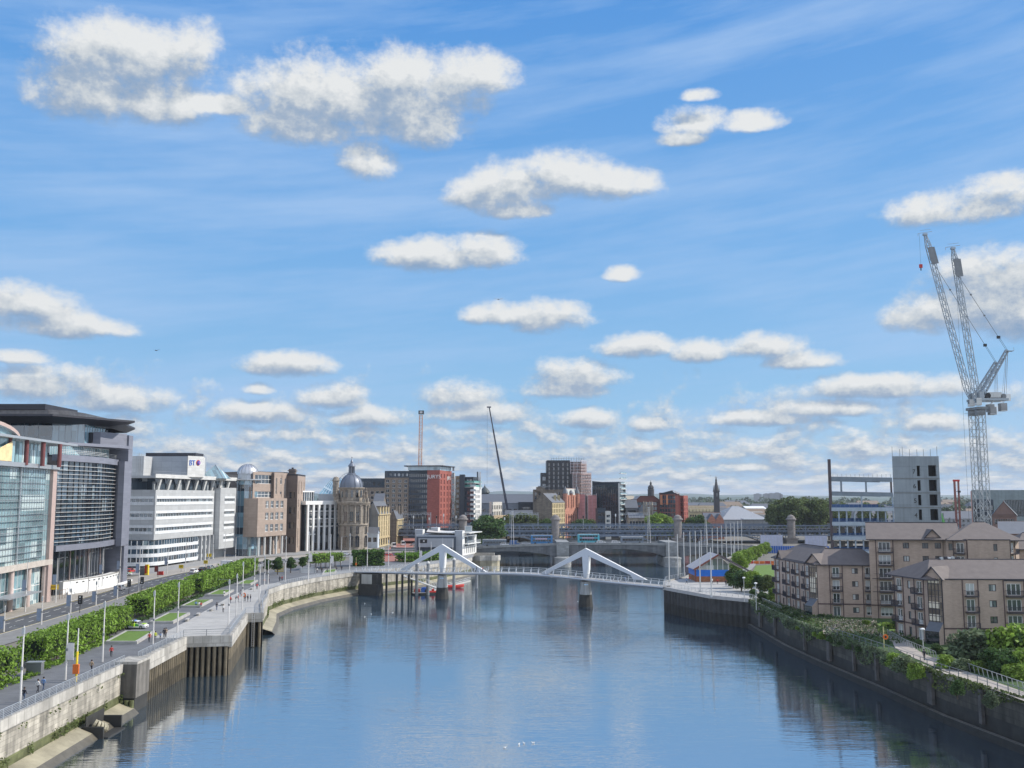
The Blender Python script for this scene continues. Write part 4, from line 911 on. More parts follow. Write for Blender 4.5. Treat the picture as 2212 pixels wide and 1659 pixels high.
b=B();b.prism([(-137,286.),(-123.6,286.),(-121.9,295.8),(-137,295.8)],zr-3.5,zr+.2,darkpanel);b.prism([(-123.5,286.5),(-121.5,287),(-117.2,295.9),(-121.8,295.9)],zr-3.5,zr+.4,purple);b.obj('plant_screen',t)
b=B();wing=[(-122.5,268.5),(-114.8,285),(-114.2,293),(-121.5,294.5),(-130,291),(-130,268.5)];b.prism([(x*1.0,y)for x,y in wing],zr-4.4,zr-3.6,purple,darkpanel);b.obj('wing_roof',t)
curtain(t,(-122.6,258.),(-121.8,294.),zb1+1.7,zr-4.4,gteal2,white,4.5,1.3,'glazing')
b=B()
for zz in(.5,.9,1.3):
 for i in range(len(BF)-1):b.bar((BF[i][0]+.2,BF[i][1],zb1+1.7+zz),(BF[i+1][0]+.2,BF[i+1][1],zb1+1.7+zz),.06,.06,white)
b.obj('balcony_rail',t)
b=B();b.prism([(-124,254),(-119.8,254),(-121,296),(-124,296)],7.0,zr-10,darkpanel)if False else b.prism([(-150,254),(-123.2,254),(-123.2,296),(-150,296)],7.0,zb1+2.2,darkpanel);b.obj('core',t)
LB=arcpts((-121.2,256),(-121.8,294),2.0,14);b=B();wallface(b,LB,10,zb0-1.5,gdark);g_=b.obj('lobby_glazing',t)
for i in range(len(LB)):b=B();b.bar((LB[i][0]+.15,LB[i][1],10),(LB[i][0]+.15,LB[i][1],zb0-1.5),.14,.2,galv if i%4 else pink);b.obj('mullion',g_)
PLN=arcpts((-118.9,262),(-118.8,300),2.6,14);b=B();slab(b,PLN,-2.5,0,7,10.5,white);slab(b,PLN,-.4,.12,10.5,10.62,stonecap)
for i in range(2,13):
 p=PLN[i];b.box((p[0]+.02,p[1],9.9),(.12,1.1,.25),blackm)
b.obj('plinth',t)
b=B();slab(b,arcpts((-117.6,262),(-116.8,304),2.4,14),-.6,0,7.1,7.7,white);b.obj('low_wall',t)
tz0,tz1=zb1+2,ZA(921,292)
curtain(t,(-133.5,282.),(-124.6,283.),tz0,tz1,gsky,galv,6.5,1.9,'tower_glazing')
curtain(t,(-124.6,283.),(-124.8,298.),tz0,tz1,gsky,galv,6.5,1.9,'tower_glazing')
curtain(t,(-170.,281.),(-133.5,282.),tz0,tz1+.4,gblue,galv,6.5,4.,'tower_glazing')
b=B();b.prism([(-170,281.2),(-133.5,282.2),(-124.9,283.2),(-125.1,298),(-125.6,302),(-170,303)],7,tz1-.5,darkpanel);b.obj('tower_core',t)
EV=[(-175,268),(-127,268),(-113.5,292),(-121,304),(-125,322),(-175,322)];IN=[(-172,277),(-131,278),(-121,291),(-124,303),(-127,320),(-172,320)]
zE=ZA(908,286)
b=B();b.prism(EV,zE-.2,zE+.35,darkpanel)
for i in range(len(EV)):j=(i+1)%len(EV);b.quad((*EV[i],zE-.2),(*EV[j],zE-.2),(*IN[j],tz1-.2),(*IN[i],tz1-.2),darkpanel)
b.obj('eaves',t)
b=B();b.prism([(-170,280),(-134,280),(-129.5,283),(-128.5,292),(-130,312),(-170,312)],zE+.36,zE+2.6,mat('bronze_panel',(.17,.16,.16),.3,.6,var=.4,kind='panel',size=(4.,.8)));b.prism([(-160.5,279),(-134.5,279),(-134.5,300),(-160.5,300)],zE+2.61,zE+4.2,darkpanel);b.obj('rooftop_plant',t)
t=thing('banded_office','silver panelled office with white window bands and a big rooftop sign block','office building',(-150,400,7))
c0=(-131.5,361.);c1=(-123.0,431.);zc1=ZA(1031,361)
uC=((c1[0]-c0[0])/dist(c0,c1),(c1[1]-c0[1])/dist(c0,c1));back=(-uC[1],uC[0])
cL=(c0[0]+back[0]*28,c0[1]+back[1]*28)
z_u0=ZA(1167,361)
z_top=ZA(1058,361)
w=B()
rows=[(.2,.26),(.486,.546),(.78,.84)]
H_=z_top-z_u0
def C_(u,d):return(c0[0]+uC[0]*u+back[0]*d,c0[1]+uC[1]*u+back[1]*d)
LC=dist(c0,c1)
opsS=[];opsW=[]
for a,c in rows:zc_=z_u0+H_*((a+c)/2-.03);opsS.append((1.2,LC-21,zc_-.55,zc_+.75));opsW.append((2.,26.8,zc_-.6,zc_+.9))
facade(w,cL,c0,z_u0,z_top,opsW,btwall);facade(w,c0,C_(LC-19,0),z_u0,z_top,opsS,btwall)
w.quad((*cL,z_u0),(*c0,z_u0),(*C_(LC-19,0),z_u0),(*C_(LC-19,28),z_u0),btwall)
w.obj('wall',t)
for a,b_,c,d in opsS:windows(t,c0,C_(LC-19,0),[(a,b_,c,d)],gblue,white,36,0,.12)
for a,b_,c,d in opsW:windows(t,cL,c0,[(a,b_,c,d)],gblue,white,14,0,.12)
for a,c in rows:
 zc_=z_u0+H_*((a+c)/2-.03);b=B()
 for zz,hh in((zc_+.78,.95),(zc_-1.55,.95)):
  slab(b,[C_(.6,0),C_(LC-20,0)],.02,.12,zz,zz+hh,palewhite)
  slab(b,[lerp(cL,c0,.05),lerp(cL,c0,.98)],.02,.1,zz,zz+hh,palewhite)
 b.obj('spandrel_band',t)
zat=ZA(1033,363)
b=B();wallface(b,[C_(-1,26),C_(1,1.3),C_(LC,1.3)],z_top,zat,gwin);b.obj('attic_glazing',t)
for k in range(9):
 q_=C_(3+k*LC/9,.9);b=B();b.bar((*q_,z_top+.1),(*C_(3+k*LC/9,-.2),zat-.1),1.3,.8,offwhite);b.obj('attic_fin',t)
b=B();slab(b,[C_(-3,-.9),C_(LC+3,-.9)],-30,0,zat,zat+.9,btwall);slab(b,[C_(-3,-1.),C_(LC+3,-1.)],-.2,.3,zat+.1,zat+1.5,offwhite)
for zz in(1.9,2.5):b.bar((*C_(-5,-1.2),zat+zz),(*C_(LC+2,-1.2),zat+zz),.07,.07,galv)
b.obj('roof',t)
def cornerline(d,u0=-3.2):
 base=[C_(u0+d,27),C_(u0+d,9)];arc=[C_(u0+d+8*(1-cos(a)),9-(9+.6)*sin(a))for a in[pi/2*k/8 for k in range(1,9)]];return base+arc+[C_(36-d,-.6)]
CLn=cornerline(0)
for k in range(3):
 h=(z_u0-7.9)/3;z=7.9+k*h;b=B();wallface(b,CLn,z+1.15,z+h-.15,gblue);g_=b.obj('glazing',t)
 b=B();dd=cum(CLn)
 for s in range(0,int(dd[-1]),2):
  i=max(j for j in range(len(dd)-1)if dd[j]<=s);p=lerp(CLn[i],CLn[i+1],(s-dd[i])/(dd[i+1]-dd[i]));b.bar((p[0],p[1],z+1.15),(p[0],p[1],z+h-.15),.12,.25,white)
 b.obj('mullions',g_)
 b=B();slab(b,CLn,-.3,.12,z-.15,z+1.15,palewhite);b.obj('spandrel_band',t)
b=B();wallface(b,[C_(36,2.2),C_(LC-19,2.2)],7.5,z_u0,gblue)
b.obj('recess_glazing',t)
for k in range(4):
 b=B();p=C_(40+k*3.8,.2);b.box((p[0],p[1],7+(z_u0-7)/2),(.8,1.2,z_u0-7),btwall,atan2(uC[1],uC[0]));b.obj('fin_wall',t)
for k in range(3):b=B();z=8+k*3.4;slab(b,[C_(36.5,2.1),C_(LC-19.5,2.1)],.02,.15,z,z+1.4,palewhite);b.obj('spandrel_band',t)
w=B();e0,e1=C_(LC-18.5,-2.4),C_(LC-2,-2.4);zz1=z_top+1.2;Le=dist(e0,e1)
ops=[(4.2,15.2,z_u0+H_*f_-.55,z_u0+H_*f_+.75)for f_ in(-.09,.2,.486,.78)]
facade(w,e0,e1,11.2,zz1,ops,btwall)
for o_ in ops:
 for z_ in(o_[3],o_[2]-.95):slab(w,[lerp(e0,e1,o_[0]/Le),lerp(e0,e1,o_[1]/Le)],.02,.1,z_+.02,z_+.93,palewhite)
facade(w,C_(LC-18.5,3),e0,11.2,zz1,[],btwall);w.prism([C_(LC-18.5,-2.38),C_(LC-2,-2.38),C_(LC-2,4),C_(LC-18.5,4)],zz1-.3,zz1-.02,btwall);w.prism([C_(LC-18.5,-2.3),C_(LC-2,-2.3),C_(LC-2,4),C_(LC-18.5,4)],11.0,11.19,btwall);w.obj('stair_block',t)
windows(t,e0,e1,ops,gblue,white,9,0,.12)
b=B();b.prism([C_(1.3,2.6),C_(LC,2.6),C_(LC,27.8),C_(1.3,27.8)],7,zat-.1,btwall);b.obj('core',t)
plant=mat('plant_cladding',(.33,.36,.4),.55,var=.08,kind='panel',size=(4.,2.2),dark=.85)
pz=ZA(988,395);q0=(XA(311,388),388);q1=(XA(425,398),398)
bb=rect((XA(311,384),384),(XA(425,386),386),22);bb[1]=(XA(398.5,384),384);
b=B();b.prism([bb[0],bb[1],(XA(414,408),408),(XA(330,408),408)],zat+.9,pz,plant)
b.box((XA(365,392),395,pz+.8),(20,10,1.6),darkpanel);b.obj('plant_room',t)
b=B();b.prism([(XA(399,383.5),383.5),(XA(433,392),392),(XA(437,406),406),(XA(404,400),400)],zat+.9,ZA(985,386),offwhite);b.obj('sign_block',t)
b=B();b.prism([(XA(414,405),405),(XA(436,408),408),(XA(440,420),420),(XA(418,420),420)],zat,ZA(983,405),plant);b.obj('tower_room',t)
S0,S1=(XA(399,383.5),383.5),(XA(433,392),392);sa=atan2(S1[1]-S0[1],S1[0]-S0[0]);p=lerp(S0,S1,.27);n2=(sin(sa)*.12,-cos(sa)*.12)
text('BT',3.0,bluem,(p[0]+n2[0],p[1]+n2[1],ZA(1000,384)),sa,'sign_letters',t,.06)
b=B();p=lerp(S0,S1,.66);sz=ZA(999,385)
for k,m_ in enumerate((redm,bluem,mat('sign_violet',(.3,.1,.4),.5))):b.tube((p[0]+n2[0]*(k-.5)+.15*k,p[1]+n2[1]*(k-.5),sz),(p[0]+n2[0]*(1.+k)+.15*k,p[1]+n2[1]*(1.+k),sz),1.15-.3*k,m_,n=16)
b.obj('sign_emblem',t)
b=B();pcx,pcy=XA(460,415),415;pz0=zat+.8;ap=(pcx,pcy,ZA(1003,415));R_=5.2
cor=[(pcx-R_,pcy-R_,pz0),(pcx+R_,pcy-R_,pz0),(pcx+R_,pcy+R_,pz0),(pcx-R_,pcy+R_,pz0)]
for i in range(4):b.tri(cor[i],cor[(i+1)%4],ap,gteal2);b.bar(cor[i],ap,.2,.2,galv)
b.obj('glass_pyramid',t)
b=B();b.prism(rect((XA(277,375),375),(XA(303,375),375),14),zat,ZA(985,375),btwall);b.bar((XA(293,374.5),374.5,zat),(XA(293,374.5),374.5,ZA(978,374)),.15,.15,galv)
for k in range(7):b.bar((XA(289,374),374.3,zat+k*1.3),(XA(297,374),374.3,zat+k*1.3),.1,.1,galv)
b.bar((XA(289,374),374.3,zat),(XA(289,374),374.3,ZA(979,374)),.12,.12,galv);b.bar((XA(297,374),374.3,zat),(XA(297,374),374.3,ZA(979,374)),.12,.12,galv)
b.obj('lift_room',t)
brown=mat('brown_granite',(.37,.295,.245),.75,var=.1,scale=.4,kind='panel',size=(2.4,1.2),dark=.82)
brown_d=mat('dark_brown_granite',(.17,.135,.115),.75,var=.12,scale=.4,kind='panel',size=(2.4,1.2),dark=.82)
t=thing('domed_office','brown stone office with a glass rotunda under a silver dome','office building',(-110,425,7))
zD=ZA(1024,447)
wA,wB=(-138.,454.),(-115.3,432.)
w=B();Lw=dist(wA,wB);opw=[]
for k in range(5):z=14.2+k*4.1;opw+=[(5.5,11.5,z,z+2.5),(16.5,22.5,z,z+2.5)]
facade(w,wA,wB,7,zD-6,opw,brown);windows(t,wA,wB,opw,gwin,white,2,1,.12)
wA2,wB2=(-137,456),(-116.3,436)
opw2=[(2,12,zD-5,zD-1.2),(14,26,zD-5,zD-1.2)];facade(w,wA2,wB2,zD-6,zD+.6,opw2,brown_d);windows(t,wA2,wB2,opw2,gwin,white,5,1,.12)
pA=(XA(555,429),429.);pB=(XA(618,453),453.);zp=ZA(1079,430);Lp=dist(pA,pB);zlow=15.6
ops=[]
for k in range(3):
 for i in range(4):ops.append((6.5+i*4.3,6.5+i*4.3+2.6,zlow+1.8+k*5.2,zlow+1.8+k*5.2+3.2))
ops=[o for o in ops if o[1]<Lp-.5]
facade(w,pA,pB,zlow,zp,ops,brown);windows(t,pA,pB,ops,gwin,white,1,1,.15)
facade(w,(pA[0]-7,pA[1]+3),pA,zlow,zp,[],brown);w.prism([pA,pB,(pB[0]-8,pB[1]+4),(pA[0]-7,pA[1]+3)],zlow-.3,zlow-.02,brown,bot=True);w.prism([pA,pB,(pB[0]-8,pB[1]+4),(pA[0]-7,pA[1]+3)],zp,zp+.5,brown)
uA,uB=(pA[0]-3.5,pA[1]+4),(pB[0]-2.5,pB[1]+3)
ops=[(1.5,Lp-2,zp+.9,zp+3.6),(1.5,Lp-2,zp+8.2-1.2,zp+11.)]
facade(w,uA,uB,zp,ZA(1021,450),[o for o in ops if o[3]<ZA(1021,450)-.2],brown);windows(t,uA,uB,[o for o in ops if o[3]<ZA(1021,450)-.2],gwin,white,7,1,.14)
w.obj('wall',t)
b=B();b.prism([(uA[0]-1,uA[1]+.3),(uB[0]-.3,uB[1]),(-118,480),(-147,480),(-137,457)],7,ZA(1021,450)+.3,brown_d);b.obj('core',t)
for k in range(5):b=B();p=lerp(pA,pB,.1+k*.2);b.tube((p[0]-.8,p[1]+.6,7),(p[0]-.8,p[1]+.6,zlow),.5,offwhite,n=12);b.obj('column',t)
curtain(t,(pA[0]-4.5,pA[1]+2.5),(pB[0]-4.2,pB[1]+2),7,zlow,gteal2,galv,4.2,2.2,'shopfront')
rx,ry,rr=XA(531,437),437.,4.6;z0r,z1r=7.,ZA(1038,434)
n=7;h=(z1r-z0r)/n
for k in range(n):
 b=B();b.lathe([(rr,z0r+k*h),(rr,z0r+k*h+h*.62)],rx,ry,gblue if k%2==0 else gsky,16);g_=b.obj('rotunda_glazing',t)
 b=B();b.lathe([(rr+.03,z0r+k*h+h*.62),(rr+.03,z0r+(k+1)*h)],rx,ry,gsky,16)
 for i in range(16):a=2*pi*i/16;b.bar((rx+(rr+.05)*cos(a),ry+(rr+.05)*sin(a),z0r+k*h),(rx+(rr+.05)*cos(a),ry+(rr+.05)*sin(a),z0r+(k+1)*h),.1,.1,galv)
 b.obj('mullions',g_)
b=B();b.lathe([(6.0,z1r),(6.3,z1r+.2),(6.3,z1r+.6),(4.6,z1r+.7),(4.3,z1r+.7),(4.3,z1r+2.9),(4.7,z1r+3.)],rx,ry,galv,32)
for i in range(12):a=2*pi*i/12;b.bar((rx+5.8*cos(a),ry+5.8*sin(a),z1r-.1),(rx+4.4*cos(a),ry+4.4*sin(a),z1r-1.6),.15,.15,galv)
b.obj('dome_drum',t)
b=B();zd=z1r+3.;Rd=(ZA(1002,435)-zd);b.lathe([(4.6*cos(a),zd+Rd*sin(a))for a in[pi/2*i/9 for i in range(10)]],rx,ry,mat('dome_silver',(.55,.56,.58),.35,.6,var=.06),32);smoothed(b.obj('dome',t))
b=B()
for i in range(16):
 a=2*pi*i/16;pr_=None
 for j in range(9):e_=pi/2*j/9;p=(rx+4.66*cos(e_)*cos(a),ry+4.66*cos(e_)*sin(a),zd+(Rd+.05)*sin(e_));pr_ and b.bar(pr_,p,.08,.08,greysteel);pr_=p
b.obj('dome_ribs',t)
t=thing('slab_office','brown stone slab offices with slit windows, dark west wall and a rooftop chimney','office building',(-98,445,7))
zE1,zE2=ZA(1022,458),ZA(1028,462)
def tall(p0,p1,z1_,side,nw):
 w=B();Lq=dist(p0,p1);ops=[]
 for(za,zb_)in((9.,18.),(22.5,26.),(28.,31.5),(34.,z1_-2.5)):
  if zb_>z1_-1:continue
  for i in range(nw):u=Lq*(i+.5)/nw;ops.append((u-.75,u+.75,za,zb_))
 facade(w,p0,p1,7,z1_,ops,brown,.4)
 windows(t,p0,p1,ops,gwin,white,0,3,.15,.4);return w
q0,q1=(XA(589,446),446.),(XA(618,462),462.)
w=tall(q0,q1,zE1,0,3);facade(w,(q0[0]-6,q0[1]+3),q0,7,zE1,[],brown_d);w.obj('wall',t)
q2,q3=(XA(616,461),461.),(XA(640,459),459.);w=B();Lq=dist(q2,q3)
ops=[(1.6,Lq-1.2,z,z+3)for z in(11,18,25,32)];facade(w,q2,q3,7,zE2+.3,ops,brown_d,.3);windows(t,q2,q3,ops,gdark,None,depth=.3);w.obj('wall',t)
q4=(XA(657,482),482.);w=tall(q3,q4,zE2,0,3);w.obj('wall',t)
b=B();b.prism([(q0[0]-6,q0[1]+3),(q1[0]-.3,q1[1]),(q1[0]-4,492),(q0[0]-16,492)],zE1-.02,zE1+.5,darkpanel);b.prism([(q2[0],q2[1]),(q3[0],q3[1]),(q4[0],q4[1]),(q4[0]-16,494),(q2[0]-10,482)],zE2,zE2+.8,darkpanel)
b.prism([(q2[0]+.1,q2[1]+.4),(q3[0]-.4,q3[1]+.5),(q4[0]-.5,q4[1]),(q4[0]-16,494),(q2[0]-10,482)],7,zE2,brown_d);b.obj('roof',t)
b=B();cx=XA(628,467);b.prism([(cx-1.5,466),(cx+1.5,466),(cx+1.5,469),(cx-1.5,469)],zE2,ZA(1013,467),brown_d);b.prism([(cx-1.9,465.6),(cx+1.9,465.6),(cx+1.9,469.4),(cx-1.9,469.4)],ZA(1018,467),ZA(1016,467),brown_d);b.tube((cx,467.5,ZA(1013,467)),(cx,467.5,ZA(1010,467)),.5,blackm);b.obj('chimney',t)
t=thing('colonnade_office','white colonnaded office with a deep top beam and slatted blinds','office building',(-90,475,7))
f0,f1=(XA(664,470),470.),(XA(737,488),488.);zF=ZA(1083,474);Lf=dist(f0,f1);uF=((f1[0]-f0[0])/Lf,(f1[1]-f0[1])/Lf);bF=(-uF[1],uF[0])
F_=lambda u,d:(f0[0]+uF[0]*u+bF[0]*d,f0[1]+uF[1]*u+bF[1]*d)
slatm=mat('slat_silver',(.5,.5,.5),.5)
for k in range(6):
 h=(zF-1.5-7)/6;z=7+k*h
 b=B();wallface(b,[F_(0,2.2),F_(Lf,2.2)],z,z+h-.2,gwin if k else gdark);g_=b.obj('glazing',t)
 if k>=2:
  b=B();u1=Lf if k>2 else Lf*.3
  for s in range(4):slab(b,[F_(.4,1.9),F_(u1,1.9)],0,.25,z+h*.55+s*.38,z+h*.55+s*.38+.14,slatm)
  slab(b,[F_(.4,2.),F_(u1,2.)],0,.2,z+.1,z+.7,white);b.obj('blind_slats',g_)
for k in range(7):
 b=B();p=F_(.3+k*(Lf-.6)/6,.4);b.box((p[0],p[1],7+(zF-7)/2),(1.0,.8,zF-7),white,atan2(uF[1],uF[0]));b.obj('column',t)
b=B();slab(b,[F_(-1.5,-.1),F_(Lf+.8,-.1)],-22,0,zF-1.6,zF+.2,white);b.obj('top_beam',t)
b=B();slab(b,[F_(-1.5,6),F_(Lf*.45,6)],-10,0,ZA(1063,470),ZA(1060,470),white);b.prism([F_(-1,6.5),F_(Lf*.44,6.5),F_(Lf*.44,15),F_(-1,15)],zF,ZA(1063,470),gblue)
for k in range(8):p=F_(-1+k*Lf*.45/7,6.2);b.bar((*p,zF+.2),(*p,ZA(1063,470)),.3,.3,white)
b.obj('upper_pavilion',t)
west0=(f0[0]-5.5,476.);b=B();b.quad((*west0,7),(f0[0],f0[1],7),(f0[0],f0[1],zF-1.6),(*west0,zF-1.6),gteal2);b.obj('side_glazing',t)
b=B();b.prism([F_(.2,2.4),F_(Lf-.2,2.4),F_(Lf-.2,21),F_(.2,21)],7,zF-1.7,darkpanel);b.obj('core',t)
sand=mat('blond_sandstone',(.38,.33,.27),.85,var=.16,scale=.5,kind='course',size=(1.3,.55),dark=.75,stain=.3)
sand_d=mat('weathered_sandstone',(.24,.20,.16),.85,var=.2,scale=.5,kind='course',size=(1.3,.55),dark=.75,stain=.3)
slate=mat('slate',(.13,.14,.16),.6,var=.12,scale=.6,kind='tile',size=(1,1.6),dark=.8)
lead=mat('lead_dome',(.17,.19,.23),.45,.3,var=.12,scale=.4)
t=thing('domed_hall','ornate Victorian stone hall with a rounded corner, lead dome, lantern and statues','building',(-80,490,7))
gx,gy=XA(763,484),484.;R=7.0;zG=ZA(1084,477)
na=24
b=B();b.lathe([(R,7),(R,zG-11.5),(R+.5,zG-11.3),(R+.5,zG-10.7),(R,zG-10.5),(R,zG-1.8),(R+.6,zG-1.5),(R+1.1,zG-.5),(R+1.1,zG),(R-1,zG+.1)],gx,gy,sand,na,radians(175),radians(372))
b.obj('rotunda_wall',t)
for i,a in enumerate([radians(v)for v in(190,212,234,258,284,306,330,350)]):
 x,y=gx+(R+.45)*cos(a),gy+(R+.45)*sin(a);b=B();b.tube((x,y,zG-10.3),(x,y,zG-2.1),.5,sand,.42,n=10);b.box((x,y,zG-1.9),(1.2,1.2,.5),sand,a);b.obj('column',t)
for a in[radians(v)for v in(201,246,271,295,340)]:
 for z,h,w_ in((8.5,4.5,2.2),(14.8,3.6,1.6),(zG-9.4,4.6,1.9)):
  x,y=gx+(R+.12)*cos(a),gy+(R+.12)*sin(a);b=B();b.box((x,y,z+h/2),(.2,w_,h),gdark,a);b.tube((x,y,z+h),(x+.1*cos(a),y+.1*sin(a),z+h),w_/2,gdark,n=14)if z<10 else None
  o=b.obj('window',t);b=B()
  for s in(-1,1):b.bar((x-sin(a)*s*w_/2+.1*cos(a),y+cos(a)*s*w_/2+.1*sin(a),z),(x-sin(a)*s*w_/2+.1*cos(a),y+cos(a)*s*w_/2+.1*sin(a),z+h),.25,.25,sand)
  b.bar((x+.12*cos(a),y+.12*sin(a),z),(x+.12*cos(a),y+.12*sin(a),z+h),.14,.14,sand);b.obj('surround',o)
zd0,zd1=zG+.1,ZA(1053,484)
b=B();dr_=5.9;b.lathe([(dr_,zd0),(dr_,zd1-.8),(dr_+.7,zd1-.5),(dr_+.7,zd1),(dr_-.4,zd1)],gx-1.5,gy+1,sand,28);b.obj('drum',t)
for i in range(14):
 a=2*pi*i/14;x,y=gx-1.5+(dr_+.05)*cos(a),gy+1+(dr_+.05)*sin(a)
 if sin(a)<.3:b=B();b.box((x,y,zd0+(zd1-zd0)*.55),(.25,1.2,(zd1-zd0)*.5),gdark,a);b.obj('window',t)
b=B();zk=ZA(1024,484);b.lathe([(5.6*cos(a)**.9,zd1+(zk-zd1)*sin(a))for a in[pi/2*i/10*.97 for i in range(11)]],gx-1.5,gy+1,lead,32);smoothed(b.obj('dome',t))
b=B()
for i in range(12):
 a=2*pi*i/12;pr_=None
 for j in range(10):e_=pi/2*j/10;p=(gx-1.5+5.7*cos(e_)**.9*cos(a),gy+1+5.7*cos(e_)**.9*sin(a),zd1+(zk-zd1)*sin(e_)+.03);pr_ and b.bar(pr_,p,.25,.2,lead);pr_=p
b.obj('dome_ribs',t)
zl=ZA(1005,484);b=B();b.lathe([(2.1,zk-.4),(2.1,zk+.3),(1.6,zk+.5)],gx-1.5,gy+1,lead,12)
for i in range(8):a=2*pi*i/8;b.bar((gx-1.5+1.4*cos(a),gy+1+1.4*sin(a),zk+.4),(gx-1.5+1.3*cos(a),gy+1+1.3*sin(a),zl-.5),.3,.3,lead)
b.lathe([(.8,zk+.4),(.8,zl-.5)],gx-1.5,gy+1,gdark,8);b.lathe([(1.9,zl-.6),(1.8,zl-.2),(.9,zl+1.),(.6,zl+1.2),(.7,zl+1.8),(.15,zl+3.)],gx-1.5,gy+1,lead,12);b.tube((gx-1.5,gy+1,zl+2.8),(gx-1.5,gy+1,ZA(987,484)),.1,blackm,.03);b.lathe([(.05,zl+3.6),(.35,zl+3.9),(.05,zl+4.2)],gx-1.5,gy+1,lead,8);b.obj('lantern',t)
wl=(gx-R,gy+1);wr=(gx+R,gy+1)
w=B();A_=(XA(738,490),490.);facade(w,A_,(gx-R+.5,gy),7,zG-1,[],sand_d);C1=(XA(797,520),522.);Lq=dist((gx+R-.2,gy+1),C1);ops=grid(Lq,8,zG-1,6,4,1.7,3.2);facade(w,(gx+R-.2,gy+1),C1,7,zG-.5,ops,sand);windows(t,(gx+R-.2,gy+1),C1,ops,gdark,sand,1,1,.14);w.obj('wall',t)
b=B();P4=[(A_[0],A_[1]+.2),(gx-R+1,gy+.5),(gx+R-.4,gy+1.2),(C1[0]-.3,C1[1]),(C1[0]-12,C1[1]+8),(A_[0],520)];b.prism(P4,7,zG-.6,sand_d,lead);b.obj('wing',t)
def statue(x,y,z,s=1.):
 b=B();b.box((x,y,z+.6*s),(1.6*s,1.6*s,1.2*s),sand);b.lathe([(.75*s,1.2*s),(.6*s,2.4*s),(.75*s,3.2*s),(.3*s,3.7*s),(.36*s,4.0*s),(.3*s,4.4*s),(.05,4.6*s)],x,y,sand_d,8,cz=z);b.bar((x+.5*s,y,z+3.*s),(x+1.1*s,y,z+4.*s),.3*s,.3*s,sand_d);b.bar((x-.5*s,y,z+3.*s),(x-1.*s,y,z+2.1*s),.3*s,.3*s,sand_d);return b.obj('statue',t)
statue(XA(727,480),482,zG-.3,1.3);statue(XA(733,482),483,zG-.3,1.1);statue(XA(789,478)-.4,481,zG,1.5);statue(XA(784,478),479,zG,1.)
b=B();cx=XA(722,490);b.lathe([(1.2,zG-2),(1.1,zG+2),(1.6,zG+3),(1.6,zG+10),(2.,zG+10.5),(1.2,zG+12.2),(.1,zG+12.6)],cx,492,sand,10);b.obj('chimney',t)
b=B();x0_,x1_,xr0,xr1=XA(686,500),XA(740,500),XA(714,520),XA(733,520);zz0,zz1=ZA(1067,500),ZA(1033,520)
b.quad((x0_,500,zz0),(x1_,500,zz0),(xr1,520,zz1),(xr0,520,zz1),gteal2);b.quad((x0_,540,zz0),(x0_,500,zz0),(xr0,520,zz1),(xr0,521,zz1),gteal2);b.quad((x1_,500,zz0),(x1_,540,zz0),(xr1,521,zz1),(xr1,520,zz1),gteal2)
for k in range(9):f_=k/8;b.bar((x0_+(x1_-x0_)*f_,499.9,zz0),(xr0+(xr1-xr0)*f_,519.9,zz1),.25,.25,galv)
b.prism([(x0_,500),(x1_,500),(x1_,540),(x0_,540)],7,zz0,plant);b.obj('glass_roof',t)
b=B()
for k in range(11):p,q_=XA(720+k*0.1,490),0
for k in range(9):
 a=pi/2+pi/2*k/9;a2=pi/2+pi/2*(k+1)/9;b.bar((gx-1.5+7.4*cos(a),gy+1,zd1+(zk-zd1)*1.15*sin(a)),(gx-1.5+7.4*cos(a2),gy+1,zd1+(zk-zd1)*1.15*sin(a2)),.12,.12,greysteel)
 b.bar((gx-1.5+7.4*cos(a),gy+1,zd1+(zk-zd1)*1.15*sin(a)),(gx-1.5+6.*cos(a),gy+1,zd1+(zk-zd1)*sin(a)),.1,.1,greysteel)
b.obj('dome_ladder',t)
cream=mat('cream_stone',(.56,.46,.27),.85,var=.12,scale=.5,kind='course',size=(1.2,.5),dark=.85,stain=.15)
greyren=mat('grey_render',(.26,.27,.27),.9,var=.08,scale=.3,stain=.2)
def tenement(lb,px0,px1,px2,Y0,dY,pyt,gab,zr_,gm,c=4,r=4):
 """gable px0..px1 faces the camera, street front px1..px2 runs away to the right"""
 a,c_,d=(XA(px0,Y0+2),Y0+2),(XA(px1,Y0),Y0),(XA(px2,Y0+dY),Y0+dY);z1=ZA(pyt,Y0)
 e=(a[0]+d[0]-c_[0],a[1]+d[1]-c_[1])
 t=block('tenement',lb,[a,c_,d,e],7,z1,cream,slate,{1:[dict(c=c,r=r,w=1.5,h=2.5,b=5.2,t=.8,gl=gwin,fr=cream,nv=1,nh=1),dict(c=c,r=1,w=2.9,h=3.2,b=.2,t=z1-11.5,gl=gdark)]},'slope',zr_,axis=1,gabwall=gm,over=.25,cat='tenement',group='cream stone tenements')
 b=B();facade(b,(a[0],a[1]-.02),(c_[0],c_[1]-.02),7,z1,[],gm);
 b.obj('gable_wall',t);b=B();slab(b,[c_,d],0,.5,z1-.5,z1,cream);slab(b,[c_,d],0,.3,11.2,11.6,cream);b.obj('cornice',t)
 return t,a,c_,d,z1
t,a,c_,d,z1=tenement('cream stone tenement with a grey gable and dormers beside the domed hall',793,817,842,505,26,1111,1,6.5,greyren,5)
for k in range(4):f_=.12+k*.24;p=lerp(c_,d,f_);b=B();b.prism([(p[0]-2.2,p[1]),(p[0]+.1,p[1]+.2),(p[0]+.2,p[1]+2.8),(p[0]-2.2,p[1]+2.8)],z1,z1+3.6,cream);b.prism([(p[0]-2.4,p[1]-.2),(p[0]+.3,p[1]),(p[0]+.4,p[1]+3.),(p[0]-2.4,p[1]+3.)],z1+3.6,z1+4.2,sand_d);b.obj('dormer',t)
